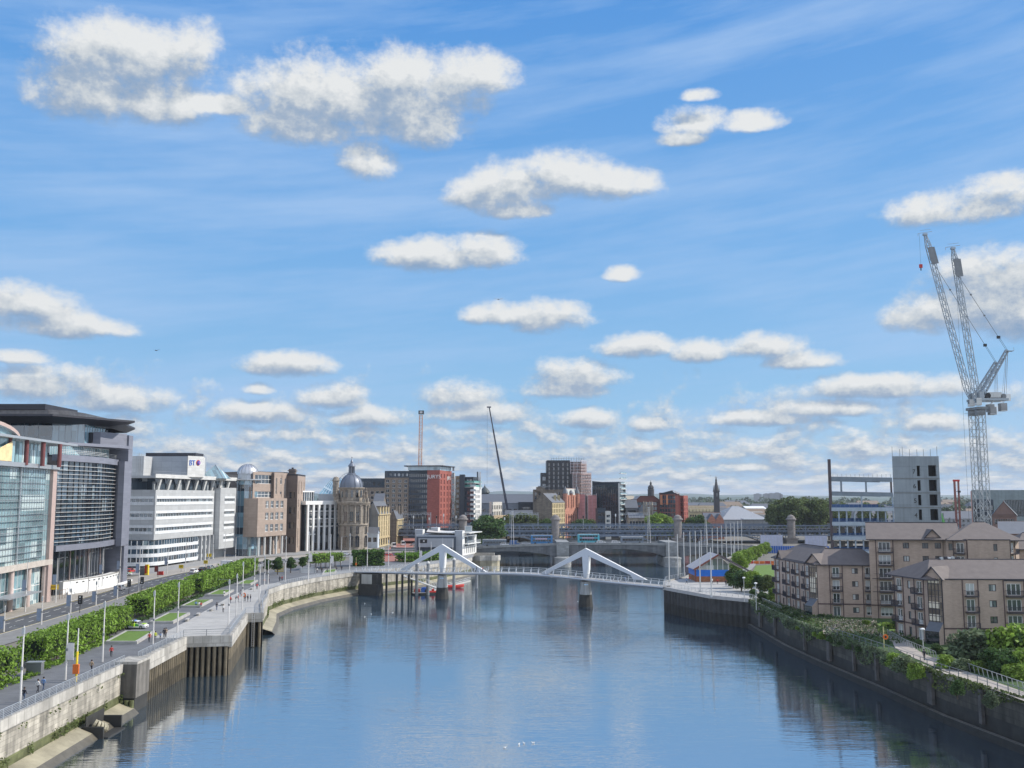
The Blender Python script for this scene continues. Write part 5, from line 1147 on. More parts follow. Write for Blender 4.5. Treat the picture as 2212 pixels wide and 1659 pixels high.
t,a,c_,d,z1=tenement('shorter cream stone tenement beside the entrance to the red street',842,857,871,540,24,1122,1,5.,sand_d,4)
for k in range(3):p=lerp(a,d,.4+k*.2);b=B();b.box((p[0],p[1],z1+5),(1.5,2.6,4.5),sand_d);b.obj('chimney',t)
block('low_shop','pale blue-grey low shop in front of the grey tenement gable',rect((XA(792,498),498),(XA(816,498),498),6),7,ZA(1150,498),mat('pale_render',(.5,.56,.62),.8),slate,{0:dict(c=2,r=1,w=2.,h=2.4)},'slope',2.5,cat='shop',gl=gdark,fr=white)
block('attic_house','stone attic storey with an ornate pale dormer behind the tenements',rect((XA(806,560),560),(XA(826,560),560),16),7,ZA(1088,560),sand_d,slate,{0:dict(c=3,r=5,w=1.4,h=2.)},'slope',6,gl=gdark)
b_=block('dormer_house','pale stone dormer front catching the sun behind the cream tenements',rect((XA(818,555),555),(XA(829,560),560),8),7,ZA(1096,555),cream,slate,{0:dict(c=1,r=6,w=1.6,h=2.2),1:dict(c=1,r=6,w=1.6,h=2.)},'flat',gl=gdark,fr=white)
redbrick=mat('red_brick',(.36,.11,.085),.8,var=.1,scale=.4,kind='course',size=(.9,.3),dark=.85)
brownbrick=mat('brown_brick',(.27,.215,.165),.85,var=.1,scale=.4,kind='course',size=(.9,.3),dark=.85)
bluedark=mat('dark_blue_cladding',(.05,.065,.085),.5,.2,var=.12,scale=.2,kind='panel',size=(3.,3.),dark=.8)
slateflat=mat('flat_roof',(.2,.2,.21),.9,var=.2)
def R_(pa,pb,Y,dep,Y2=None):return rect((XA(pa,Y),Y),(XA(pb,Y2 or Y),Y2 or Y),dep)
Yh=620
t=thing('hotel','tall hotel with a brown brick wing, dark middle and red brick end carrying a sign','hotel',(XA(900,Yh),Yh,7))
block('','',R_(776,830,Yh,18),7,ZA(1056,Yh),brownbrick,slateflat,{0:dict(c=5,r=9,w=2.1,h=2.,gl=gdark,fr=white)},parent=t)
block('','',R_(776,830,Yh+.3,17),ZA(1056,Yh)+.85,ZA(1036,Yh),bluedark,slateflat,{0:dict(c=6,r=1,w=2.,h=2.4,gl=gwin)},parent=t)
block('','',R_(829.5,882,Yh-1,20),7,ZA(1032,Yh),brownbrick,slateflat,{0:dict(c=4,r=12,w=2.,h=1.9,gl=gdark,fr=white,nv=1)},parent=t,ph=.05)
block('','',R_(829.5,882,Yh-1,20),ZA(1032,Yh)+.1,ZA(1020,Yh),bluedark,slateflat,{0:dict(c=6,r=1,w=1.5,h=1.8,gl=gwin)},parent=t)
block('','',R_(882,923,Yh-2,24),7,ZA(1019,Yh),bluedark,slateflat,{0:[dict(c=9,r=12,w=.9,h=2.,gl=gdark)]},parent=t)
rp=[(XA(922,Yh-6),Yh-6),(XA(949,Yh-8),Yh-8),(XA(975,Yh+22),Yh+22),(XA(950,Yh+24),Yh+24)]
block('','',rp,7,ZA(1019,Yh),redbrick,slateflat,{1:dict(c=4,r=10,w=2.,h=2.6,b=3,gl=gdark)},parent=t)
ph=[(XA(880,Yh-2),Yh-3),(XA(950,Yh-6),Yh-6),(XA(973,Yh+18),Yh+18),(XA(892,Yh+18),Yh+20)]
b=B();b.prism(ph,ZA(1019,Yh)+.8,ZA(1008,Yh),gsky);b.obj('penthouse_glazing',t)
b=B();b.prism(expand(ph,2.2),ZA(1008,Yh),ZA(1006,Yh),darkpanel);b.obj('roof',t)
b=B();b.prism([(XA(975.5,Yh+22),Yh+22),(XA(981,Yh+21),Yh+21),(XA(982,Yh+30),Yh+30),(XA(976,Yh+30),Yh+30)],7,ZA(1020,Yh),white)
for k in range(11):b.box((XA(978.5,Yh+20),Yh+20.6,10+k*4.1),(1.2,.3,3.),gblue)
b.obj('stair_tower',t)
text('JURYS',3.3,white,(XA(936.5,Yh-8),Yh-8.2,ZA(1030,Yh-8)),0,'sign_letters',t,.1)
text('JURYS',3.0,white,(XA(968,Yh+14)+.25,Yh+13.6,ZA(1033,Yh+12)),atan2(30,XA(975,Yh+22)-XA(949,Yh-8)),'sign_letters',t,.1)
block('office_roof','low dark office with a glazed band seen between the domed hall and the hotel',R_(735,832,640,20),7,ZA(1044,640),bluedark,slateflat,{0:dict(c=16,r=9,w=2.4,h=2.4,gl=gwin)},bands=[(ZA(1044,640)+.85,ZA(1041,640),.3,white)])
def lattice(b,a,c,w,m,n,r=.12,w1=None):
 a=Vector(a);c=Vector(c);d=(c-a).normalized();u=Vector((0,0,1))if abs(d.z)<.9 else Vector((0,1,0));s=d.cross(u).normalized();u=s.cross(d);w1=w1 or w
 C=[(-1,-1),(1,-1),(1,1),(-1,1)];pts=[]
 for k in range(n+1):q=a.lerp(c,k/n);ww=(w+(w1-w)*k/n)/2;pts.append([q+s*(i*ww)+u*(j*ww)for i,j in C])
 for i in range(4):
  b.bar(pts[0][i],pts[n][i],r*1.6,r*1.6,m)
  for k in range(n):b.bar(pts[k][i],pts[k+1][(i+1)%4]if k%2 else pts[k+1][(i+1)%4],r,r,m)if k%2==0 else b.bar(pts[k][(i+1)%4],pts[k+1][i],r,r,m);b.bar(pts[k+1][i],pts[k+1][(i+1)%4],r,r,m)
Yc=700;cx=XA(905,Yc);t=thing('tower_crane','slim orange and white tower crane mast rising behind the red hotel','crane',(cx,Yc,7))
b=B();lattice(b,(cx,Yc,7),(XA(907,Yc),Yc,ZA(897,Yc)),2.2,mat('crane_orange',(.6,.25,.12),.6),34,.16);b.obj('mast',t)
b=B();b.box((XA(907.5,Yc),Yc,ZA(891,Yc)),(3.8,3.,2.6),darkpanel);b.box((XA(907.5,Yc),Yc-1.6,ZA(891,Yc)),(2.,.3,1.6),offwhite);b.bar((XA(903,Yc),Yc,ZA(888,Yc)),(XA(912,Yc),Yc,ZA(888,Yc)),.2,.2,galv);b.obj('cab',t)
Ya=650;t=thing('apartment_tower','white and dark apartment tower with green glass balconies at the top','apartment building',(XA(1010,Ya),Ya,7))
block('','',R_(983,993,Ya-4,12),7,ZA(1031,Ya),brownbrick,slateflat,{0:dict(c=1,r=11,w=1.6,h=1.8,gl=gdark)},parent=t)
block('','',R_(992,1003,Ya-6,12),7,ZA(1028,Ya),bluedark,slateflat,None,parent=t)
block('','',[(XA(1003,Ya-4),Ya-4),(XA(1023,Ya-6),Ya-6),(XA(1040,Ya+14),Ya+14),(XA(1010,Ya+16),Ya+16)],7,ZA(1056,Ya),bluedark,slateflat,{0:dict(c=4,r=8,w=1.2,h=2.,gl=gblue)},parent=t)
wf=[(XA(1023.3,Ya-6.4),Ya-6.4),(XA(1040,Ya+13),Ya+13),(XA(1036,Ya+16),Ya+16),(XA(1020,Ya-4),Ya-4)]
block('','',wf,7,ZA(1054,Ya),white,slateflat,{0:dict(c=4,r=9,w=1.6,h=1.9,side=5,gl=gdark)},parent=t)
for k in range(9):
 z=ZA(1131,Ya)+k*3.05;b=B();b.box((XA(1021.5,Ya-8),Ya-7.6,z),(3.4,2.4,.35),white);b.box((XA(1021.5,Ya-8),Ya-8.8,z+.7),(3.4,.08,1.),gteal2);b.obj('balcony',t)
up=[(XA(1004,Ya-2),Ya-2),(XA(1022,Ya-4),Ya-4),(XA(1036,Ya+12),Ya+12),(XA(1010,Ya+14),Ya+14)]
block('','',up,ZA(1054,Ya),ZA(1033,Ya),bluedark,slateflat,{0:dict(c=4,r=2,w=2.,h=2.4,gl=gteal),1:dict(c=3,r=2,w=2.4,h=2.4,gl=gteal)},parent=t)
b=B();q_=expand(up,1.);
for z in(ZA(1054,Ya)+.3,ZA(1044,Ya)):b.prism(q_,z,z+.3,white)
b.obj('terrace_slab',t)
gg=mat('green_glass_rail',(.12,.38,.33),.2,spec=.8)
for z in(ZA(1054,Ya)+.65,ZA(1044,Ya)+.35):
 for i in(0,1):b=B();b.quad((*q_[i],z),(*q_[i+1],z),(*q_[i+1],z+1.2),(*q_[i],z+1.2),gg);b.obj('glass_balustrade',t)
for k in range(3):b=B();b.box((XA(1031+k*3.2,Ya+8),Ya+8,ZA(1038,Ya)),(.8,.8,12),white if k else bluedark);b.obj('chimney',t)
Ym=640;t=thing('mobile_crane','dark telescopic crane boom leaning left above the low rooftops','crane',(XA(1099,Ym),Ym,7))
p0=Vector((XA(1098.5,Ym),Ym,ZA(1114,Ym)));p1=Vector((XA(1056.5,Ym),Ym,ZA(881,Ym)));m_=mat('boom_dark',(.05,.055,.08),.45)
for k in range(5):
 a=p0.lerp(p1,k/5);c=p0.lerp(p1,(k+1)/5);b=B();w=1.55-k*.22;b.bar(a,c,w,w,m_);b.bar(a+Vector((-w*.55,-.1,0)),c+Vector((-w*.55,-.1,0)),.25,.25,offwhite);b.box(tuple(c),(w*1.3,w*1.3,.4),greysteel);b.obj('boom_section',t)
b=B();b.box((p1.x-.3,Ym,p1.z+.5),(2.8,1.,.8),m_);b.obj('boom_head',t);b=B();b.bar((p1.x-1.4,Ym,p1.z),(p1.x-1.4,Ym,ZA(1050,Ym)),.08,.08,blackm);b.obj('hoist_rope',t)
b=B();b.box((p0.x+1,Ym,10),(5,3,4.5),yellow);b.box((p0.x-3,Ym,8.6),(9,2.8,1.6),yellow);b.obj('carrier',t)
b=B()
for k in range(5):b.tube((p0.x-7+k*2.2,Ym-1.6,7.6),(p0.x-7+k*2.2,Ym+1.6,7.6),.6,rubber)
b.obj('wheels',t)
blk=lambda n,lb,pa,pb,Y,dep,py,wm,rm,faces=None,**k:block(n,lb,R_(pa,pb,Y,dep),7,ZA(py,Y),wm,rm,faces,**k)
dome_d=mat('far_church_dome',(.06,.075,.08),.6)
t=thing('dome_church','small dark domed church top beside the white apartment tower','church',(XA(1046,900),900,7));b=B();cx=XA(1047,900);b.lathe([(4,7),(4,ZA(1066,900)),(5,ZA(1064,900)),(4.2,ZA(1060,900)),(2.4,ZA(1055,900)),(.8,ZA(1052,900))],cx,900,dome_d,12);b.obj('dome',t);b=B();b.tube((cx,900,ZA(1053,900)),(cx,900,ZA(1045,900)),.5,dome_d,.1);b.lathe([(1.2,ZA(1053,900)),(.3,ZA(1049,900))],cx,900,dome_d,8);b.obj('finial',t)
blk('grey_warehouse','long grey roofed building behind the crane boom',1040,1153,690,30,1086,mat('grey_blue_wall',(.24,.26,.3),.8),slate,{0:dict(c=10,r=2,w=2,h=2,gl=gdark)},roof='slope',rh=6)
blk('dark_glass_block','low black glazed block left of the brown brick gable',1120,1153,675,20,1087,mat('black_wall',(.02,.025,.035),.4),slateflat,{0:dict(c=4,r=3,w=3,h=2.6,gl=gdark)})
blk('red_terrace','long low red roofed building on the skyline behind the crane boom',1070,1130,860,30,1075,mat('terracotta',(.4,.2,.15),.85),mat('red_roof',(.33,.17,.13),.8),{0:dict(c=10,r=3,w=2,h=2,gl=gdark)},roof='slope',rh=3)
block('white_facade_house','pair of white fronted houses catching the sun below the crane boom',[(XA(1057,640),640),(XA(1062,638),638),(XA(1084.5,652),652),(XA(1080,656),656)],7,ZA(1087,640),mat('pale_ashlar',(.62,.6,.55),.8),slateflat,{1:dict(c=6,r=5,w=1.4,h=2.6,gl=gdark)})
block('portico_building','low blond stone building with a row of dark openings by the rail bridge',[(XA(1063,600),600),(XA(1067,598),598),(XA(1101,604),604),(XA(1098,618),618)],7,ZA(1119,600),mat('blond_ashlar',(.62,.47,.3),.8),mat('blond_roof',(.5,.42,.3),.8),{1:dict(c=6,r=2,w=1.1,h=2.8,gl=gdark)},ph=1.5)
blk('grey_gable_house','grey rendered houses with a slate roof and pale skew gable',1092,1150,622,14,1118,mat('grey_wall',(.4,.41,.43),.85),slate,{0:dict(c=6,r=3,w=1.3,h=2.4,gl=gdark)},roof='slope',rh=4.5)
t=blk('brown_warehouse','big brown blank-walled building behind the cream tenement and dark tower',1153,1221,640,24,1060,sand_d,slateflat,{0:dict(c=8,r=9,w=1.2,h=2,b=6,gl=gdark)})
b=B();b.prism(R_(1159,1172,638,8),ZA(1060,640),ZA(1052,640),brownbrick);b.prism(R_(1163,1186,637,8),ZA(1052,640),ZA(1050,640),greysteel);b.prism(R_(1166,1174,645,6),ZA(1060,640),ZA(1052,640),white);b.obj('roof_plant',t)
t=block('gable_tenement','cream four-bay tenement with a huge dark stone gable facing the river',[(XA(1153,592),592),(XA(1193,590),590),(XA(1220.5,612),612),(XA(1182,614),614)],7,ZA(1085,592),cream,slate,{1:[dict(c=8,r=7,w=1.2,h=2.3,gl=gdark)]},'slope',5.5,axis=1,gabwall=sand_d,over=.2,cat='tenement',gl=gdark)
b=B();facade(b,(XA(1153,591.9),591.9),(XA(1193,589.9),589.9),7,ZA(1085,592),[],sand_d);b.obj('gable_wall',t)
for f_ in(.35,.65):p=(XA(1193,590)+(XA(1220,612)-XA(1193,590))*f_,590+22*f_);b=B();b.box((p[0]-1,p[1]+2,ZA(1085,592)+2),(1.6,2.4,4.5),cream);b.obj('chimney',t)
b=B();b.box((XA(1173,600),602,ZA(1085,592)+7),(2.4,3,4),sand_d);b.obj('chimney',t)
redsand=mat('red_sandstone',(.5,.23,.16),.85,var=.12,scale=.5,kind='course',size=(1.2,.5),dark=.85)
t=block('sandstone_office','ornate red sandstone building with tall arches and two witch-hat turrets',[(XA(1219.6,614),614),(XA(1221,613),613),(XA(1247,634),634),(XA(1243,644),644)],7,ZA(1072,613),redsand,slate,{1:[dict(c=5,r=1,w=1.5,h=13.,b=1,t=ZA(1072,613)-25,sill=.2,gl=gdark),dict(c=5,r=1,w=1.5,h=8.,b=21,t=.8,gl=gdark)],0:None},'flat',gl=gdark)
for px,Y in((1221.5,614),(1247,634),(1234,624)):
 b=B();x=XA(px,Y);big=px!=1234;b.tube((x,Y,ZA(1096,Y)),(x,Y,ZA(1066,Y)),1.6 if big else 1.2,redsand,n=10);b.lathe([(1.9,ZA(1066,Y)),(.1,ZA(1050 if big else 1058,Y))],x,Y,slate,10);b.obj('turret',t)
b=B();slope_roof(b,[(XA(1222,615),615),(XA(1246,634),634),(XA(1244,640),640),(XA(1221,621),621)],ZA(1072,613),5,mat('pale_mansard',(.45,.46,.44),.7),redsand,.1,hip=1.5);b.obj('mansard',t)
Yt=668;t=thing('stepped_tower','dark stepped tower half wrapped in pinkish scaffolding','tower block',(XA(1225,Yt),Yt,7))
dk=mat('black_cladding',(.045,.045,.05),.5,var=.1,kind='panel',size=(2.2,3.2),dark=.75)
block('','',R_(1169,1182,Yt-1,18),7,ZA(1024,Yt),dk,slateflat,{0:dict(c=1,r=8,w=2.2,h=2.6,gl=gblue)},parent=t)
block('','',R_(1182,1232,Yt-2,24),7,ZA(997,Yt),dk,slateflat,{0:dict(c=5,r=10,w=1.,h=2.,b=20,gl=gdark)},parent=t)
block('','',[(XA(1232,Yt-3),Yt-3),(XA(1240,Yt-4),Yt-4),(XA(1258,Yt+10),Yt+10),(XA(1246,Yt+20),Yt+20)],7,ZA(1000,Yt),dk,slateflat,None,parent=t)
block('','',[(XA(1238,Yt-6),Yt-6),(XA(1252,Yt-6),Yt-6),(XA(1278,Yt+10),Yt+10),(XA(1265,Yt+24),Yt+24)],7,ZA(1023,Yt),mat('tower_concrete',(.22,.17,.16),.85),slateflat,{0:dict(c=3,r=13,w=1.8,h=2,gl=gdark),1:dict(c=5,r=13,w=2,h=2,gl=gdark)},parent=t)
block('','',[(XA(1240,Yt-4),Yt-4),(XA(1256,Yt-4),Yt-4),(XA(1268,Yt+6),Yt+6),(XA(1260,Yt+20),Yt+20)],ZA(1023,Yt),ZA(1003,Yt),mat('tower_concrete',(.22,.17,.16),.85),slateflat,{0:dict(c=3,r=4,w=1.8,h=2,gl=gdark)},parent=t)
scf=mat('scaffold_tube',(.7,.62,.62),.5);brd=mat('scaffold_board',(.6,.42,.38),.8)
def scaffold(lb,pl,z0,z1,lift=2.0,bay=2.2,mesh=None):
 t2=thing('scaffolding',lb,'scaffolding',(*pl[0],z0),'scaffolding on the stepped tower');b=B();b2=B();z=z0
 for i in range(len(pl)-1):
  l=dist(pl[i],pl[i+1]);n=max(1,int(l/bay))
  for k in range(n+1):p=lerp(pl[i],pl[i+1],k/n);b.bar((*p,z0),(*p,z1+1.2),.22,.22,scf)
 while z<z1:
  for i in range(len(pl)-1):b.bar((*pl[i],z+1),(*pl[i+1],z+1),.18,.18,scf)
  slab(b2,pl,-1.1,0,z,z+.18,brd);z+=lift
 b.obj('tubes',t2);b2.obj('boards',t2)
 if mesh:b=B();wallface(b,pl,z0,z1,mesh,.12);b.obj('debris_netting',t2)
net=mat('pink_netting',(.56,.25,.24),.9,var=.12,scale=.3,kind='panel',size=(2.2,2.),dark=.75)
scaffold('upper scaffolding round the top storeys of the dark tower',[(XA(1233,Yt-8),Yt-8),(XA(1255,Yt-8),Yt-8),(XA(1268,Yt+4),Yt+4)],ZA(1024,Yt),ZA(998,Yt))
scaffold('middle scaffolding climbing the right half of the dark tower',[(XA(1238,Yt-9),Yt-9),(XA(1254,Yt-9),Yt-9),(XA(1278,Yt+8),Yt+8)],ZA(1070,Yt),ZA(1024,Yt))
Yn=637;scaffold('pink netted scaffolding on the left side of the tower base',[(XA(1249,Yn),Yn),(XA(1264,Yn),Yn)],9,ZA(1068,Yn),mesh=net);scaffold('pink netted scaffolding on the right side of the tower base',[(XA(1270,Yn),Yn),(XA(1289,Yn+2),Yn+2)],9,ZA(1070,Yn),mesh=net)
b=B();b.prism(R_(1249,1289,Yn+2,22),7,ZA(1072,Yn),mat('tower_concrete',(.22,.17,.16),.85));b.obj('podium',t)
b=B()
for k in range(14):x=XA(1192+k*5.5,Yt);b.bar((x,Yt+4,ZA(998,Yt)),(x,Yt+4,ZA(989-(k%4),Yt)),.18,.18,greysteel)
b.bar((XA(1192,Yt),Yt+4,ZA(990,Yt)),(XA(1262,Yt),Yt+4,ZA(991,Yt)),.15,.15,greysteel);b.obj('roof_posts',t)
Ys=640;t=thing('glass_slab','dark blue glass slab block with pale balconies on its sunlit end','apartment building',(XA(1310,Ys),Ys,7))
sp_=[(XA(1280,Ys+6),Ys+6),(XA(1338,Ys-16),Ys-16),(XA(1351,Ys),Ys),(XA(1290,Ys+26),Ys+26)]
block('','',sp_,7,ZA(1044,Ys),bluedark,slateflat,{0:dict(c=16,r=12,w=1.1,h=2.5,gl=gdark),1:dict(c=1,r=13,w=13,h=2.1,gl=gteal,fr=white,nv=4)},parent=t)
b=B();a_,c_=sp_[0],sp_[1];z1_,z2_=ZA(1039,Ys+6),ZA(1045,Ys-16);b.quad((*a_,ZA(1048,Ys)),(*c_,ZA(1048,Ys)),(*c_,z2_),(*a_,z1_),bluedark);b.obj('sloping_parapet',t)
for k in range(12):
 z=11+k*3.3;b=B();slab(b,[sp_[1],sp_[2]],0,1.3,z,z+.35,offwhite);slab(b,[sp_[1],sp_[2]],1.2,1.28,z+.35,z+1.2,gteal2);b.obj('balcony',t)
for i in(0,1):b=B();p=sp_[1+i];b.box((p[0],p[1],(ZA(1045,Ys)+7)/2),(.8,1.4,ZA(1045,Ys)-7),offwhite);b.obj('end_frame',t)
t=block('small_infill','narrow dark and white infill building at the foot of the glass slab',R_(1291,1309,600,14),7,ZA(1101,600),bluedark,slateflat,{0:dict(c=3,r=4,w=1.3,h=2,gl=gdark)})
block('white_infill','slim white stone building with wide windows at the foot of the glass slab',R_(1308.5,1320,597,12),7,ZA(1107,597),mat('pale_ashlar',(.62,.6,.55),.8),slateflat,{0:dict(c=1,r=5,w=2.2,h=1.6,gl=gwin)})
blk('grey_terrace','grey terrace of offices between the glass slab and the stone church',1352,1378,630,16,1096,mat('dark_grey_stone',(.15,.15,.16),.85),slate,{0:dict(c=6,r=4,w=1.3,h=2.2,gl=gdark)},roof='slope',rh=5)
blk('stone_house','low pink-brown stone houses left of the gothic church front',1360,1392,600,14,1118,sand,slate,{0:dict(c=5,r=2,w=1.4,h=2.6,gl=gdark)},roof='slope',rh=3)
Yg=605;t=thing('gothic_church','gothic stone church front with a tall pointed gable and pinnacles','church',(XA(1400,Yg),Yg,7))
b=B();x0_,x1_=XA(1391,Yg),XA(1409,Yg);xm=(x0_+x1_)/2;zb_=ZA(1106,Yg);b.prism([(x0_,Yg),(x1_,Yg),(x1_,Yg+30),(x0_,Yg+30)],7,zb_,sand)
b.add([(x0_,Yg-.1,zb_),(x1_,Yg-.1,zb_),(xm,Yg-.1,ZA(1092,Yg))],[(0,1,2)],sand);b.obj('nave',t)
b=B();b.quad((x0_,Yg,zb_),(xm,Yg,ZA(1092,Yg)),(xm,Yg+30,ZA(1092,Yg)),(x0_,Yg+30,zb_),slate);b.quad((x1_,Yg,zb_),(xm,Yg,ZA(1092,Yg)),(xm,Yg+30,ZA(1092,Yg)),(x1_,Yg+30,zb_),slate);b.obj('roof',t)
for x in(x0_,x0_+1.5,x1_,x1_-1.4):b=B();b.prism([(x-.5,Yg-1),(x+.5,Yg-1),(x+.5,Yg+.2),(x-.5,Yg+.2)],7,ZA(1091,Yg),sand);b.lathe([(.7,0),(.05,2.6)],x,Yg-.4,sand,4,cz=ZA(1091,Yg));b.obj('pinnacle',t)
b=B();b.box((xm,Yg-.2,15),(1.8,.2,9),gdark);b.tube((xm,Yg-.15,19.5),(xm,Yg-.4,19.5),.9,gdark,n=12);b.obj('window',t)
Yb=660;t=thing('brick_flats','dark red brick apartment towers with sloping roofs and blue glazed corners','apartment building',(XA(1450,Yb),Yb,7))
dbr=mat('dark_brick',(.2,.085,.07),.85,var=.15,scale=.3);obr=mat('orange_panel',(.5,.2,.1),.7)
p4=[(XA(1425,Yb),Yb),(XA(1460,Yb-8),Yb-8),(XA(1469,Yb+2),Yb+2),(XA(1432,Yb+14),Yb+14)]
block('','',p4,7,ZA(1067,Yb),dbr,slateflat,{0:[dict(c=6,r=9,w=1.8,h=2.2,gl=gblue,fr=blackm,nv=1)],1:dict(c=3,r=9,w=1.4,h=2.2,gl=gblue)},parent=t)
b=B();zz=ZA(1067,Yb);pk=XA(1453,Yb-6)
b.add([(p4[0][0],p4[0][1]-.1,zz),(p4[1][0],p4[1][1]-.1,zz),(pk,Yb-7,ZA(1060,Yb))],[(0,1,2)],bluedark);b.quad((p4[0][0]-1,p4[0][1]-1,zz),(pk,Yb-8,ZA(1059,Yb)),(pk+4,Yb+12,ZA(1059,Yb)),(p4[3][0]-1,p4[3][1],zz),slateflat);b.quad((pk,Yb-8,ZA(1059,Yb)),(p4[1][0]+1,p4[1][1]-1,zz),(p4[2][0]+1,p4[2][1],zz),(pk+4,Yb+12,ZA(1059,Yb)),slateflat);b.obj('pitched_roof',t)
p5=[(XA(1469,Yb+4),Yb+4),(XA(1478,Yb),Yb),(XA(1487,Yb+8),Yb+8),(XA(1474,Yb+16),Yb+16)]
block('','',p5,7,ZA(1073,Yb),redbrick,slateflat,{0:dict(c=2,r=8,w=1.4,h=2.2,gl=gblue),1:dict(c=2,r=8,w=1.4,h=2.2,gl=gblue)},parent=t)
for k,(pa,pb)in enumerate(((1427,1432),(1440,1444))):b=B();b.prism(R_(pa,pb,Yb-6 if k else Yb-2.4,.5),ZA(1090,Yb),ZA(1069,Yb),obr);b.obj('orange_panel',t)
for f_ in(0.1,.75):p=lerp(p4[1],p4[2],f_);b=B();b.box((p[0]+.3,p[1]-.3,(7+ZA(1070,Yb))/2),(1.6,1.6,ZA(1070,Yb)-7),redbrick);b.obj('brick_pier',t)
p6=R_(1371,1426,Yb+6,20);block('','',p6,7,ZA(1081,Yb),dbr,slateflat,{0:dict(c=10,r=7,w=1.8,h=2.2,gl=gblue)},parent=t)
b=B();zs_=[(1368,1086),(1384,1071),(1414,1071),(1428,1081)];pr_=None
for px,py in zs_:
 c=(XA(px,Yb+4),ZA(py,Yb));
 if pr_:b.quad((pr_[0],Yb+4,pr_[1]),(c[0],Yb+4,c[1]),(c[0],Yb+26,c[1]),(pr_[0],Yb+26,pr_[1]),mat('pale_sheet_roof',(.36,.34,.33),.6));b.quad((pr_[0],Yb+5,ZA(1084,Yb)),(c[0],Yb+5,ZA(1084,Yb)),(c[0],Yb+5,c[1]),(pr_[0],Yb+5,pr_[1]),dbr)
 pr_=c
b.obj('wave_roof',t)
blk('tan_hall','low tan roofed hall left of the dark brick flats',1352,1372,700,20,1083,brownbrick,mat('tan_roof',(.4,.35,.27),.8),{0:dict(c=5,r=4,w=1.6,h=2,gl=gdark)},roof='slope',rh=4)
def steeple(lb,px,Y,pyt,pyb,w,kind):
 x=XA(px,Y);t=thing('steeple',lb,'steeple',(x,Y,7));z0=ZA(pyb,Y);z1=ZA(pyt,Y);H=z1-z0;st_=mat('steeple_stone',(.075,.075,.08),.85)
 if kind=='spire':
  b=B();b.prism([(x-w,Y-w),(x+w,Y-w),(x+w,Y+w),(x-w,Y+w)],7,z0+H*.46,st_);b.obj('tower',t);b=B();b.box((x,Y-w-.05,z0+H*.34),(w*.5,.1,H*.16),gdark);b.obj('belfry_opening',t)
  b=B();b.prism([(x-w*1.2,Y-w*1.2),(x+w*1.2,Y-w*1.2),(x+w*1.2,Y+w*1.2),(x-w*1.2,Y+w*1.2)],z0+H*.46,z0+H*.49,st_)
  for s in(-1,1):
   for q in(-1,1):b.lathe([(w*.22,z0+H*.49),(.02,z0+H*.7)],x+s*w*.95,Y+q*w*.95,st_,4)
  b.lathe([(w*.95,z0+H*.49),(w*.35,z0+H*.84),(w*.42,z0+H*.85),(.05,z0+H*.97)],x,Y,st_,8);b.obj('spire',t);b=B();b.bar((x,Y,z0+H*.96),(x,Y,z1),.2,.2,st_);b.bar((x-.9,Y,z1-1.),(x+.9,Y,z1-1.),.2,.2,st_);b.obj('cross',t)
 else:
  b=B();b.lathe([(w,7),(w,z0+H*.35),(w*1.15,z0+H*.37),(w*.8,z0+H*.4)],x,Y,st_,8);b.obj('tower',t);b=B();b.lathe([(w*.8,z0+H*.4),(w*.95,z0+H*.5),(w*.75,z0+H*.62),(w*.3,z0+H*.7),(w*.3,z0+H*.8),(w*.4,z0+H*.82),(.1,z0+H*.93)],x,Y,st_,8);b.obj('cupola',t);b=B();b.tube((x,Y,z0+H*.9),(x,Y,z1),.15,st_);b.obj('finial',t)
steeple('dark steeple with a bulbous cupola rising behind the wave-roofed brick flats',1407,760,1038,1069,2.5,'cupola')
steeple('tall dark pointed church spire with a cross, over the big grey shed',1549,700,1028,1092,1.75,'spire')
for k,(pa,pb,Y,py)in enumerate(((1488,1551,760,1101),(1490,1552,735,1106))):
 t=blk('terrace',('farther' if k==0 else 'nearer')+' row of yellowish terraced houses with box dormers',pa,pb,Y,10,py,mat('yellow_brick',(.52,.44,.27),.85),mat('brown_roof',(.22,.17,.13),.85),{0:dict(c=12,r=3,w=1.2,h=1.6,gl=gdark)},roof='slope',rh=3.2,group='yellow terraces')
 for j in range(8):x=XA(pa+4+j*7.3,Y-1);b=B();b.box((x,Y+1.2,ZA(py,Y)+1.4),(2.,2.4,2.2),mat('yellow_render',(.68,.58,.36),.8));b.obj('dormer',t)
t=blk('grey_shed','very large pale grey market shed with rooflights',1560,1660,690,60,1122,mat('shed_wall',(.33,.35,.37),.8,kind='panel',size=(6,3.)),mat('shed_roof',(.3,.31,.33),.6,var=.1),{0:dict(c=12,r=1,w=4,h=3.,b=.2,t=6,gl=gdark)},roof='slope',rh=9,hip=14,ph=1)
for j in range(3):b=B();x=XA(1578+j*29,712);b.box((x,712,ZA(1106,712)),(8,3,.5),white);b.obj('rooflight',t)
b=B();b.box((XA(1630,684),683,ZA(1121,684)),(XA(1660,684)-XA(1605,684),9,.8),mat('pale_canopy',(.55,.58,.6),.6));b.obj('canopy',t)
blk('white_roofed_market','distant white saw-toothed market roofs behind the grey shed',1615,1658,830,30,1100,mat('shed_wall',(.33,.35,.37)),white,{0:dict(c=8,r=1,w=3,h=2,gl=gdark)},roof='slope',rh=2.5)
t=blk('sandstone_gable_houses','red sandstone building with two pointed gables before the spire',1524,1562,600,14,1122,redsand,slate,{0:dict(c=8,r=2,w=1.,h=2.4,gl=gdark)},roof='slope',rh=4)
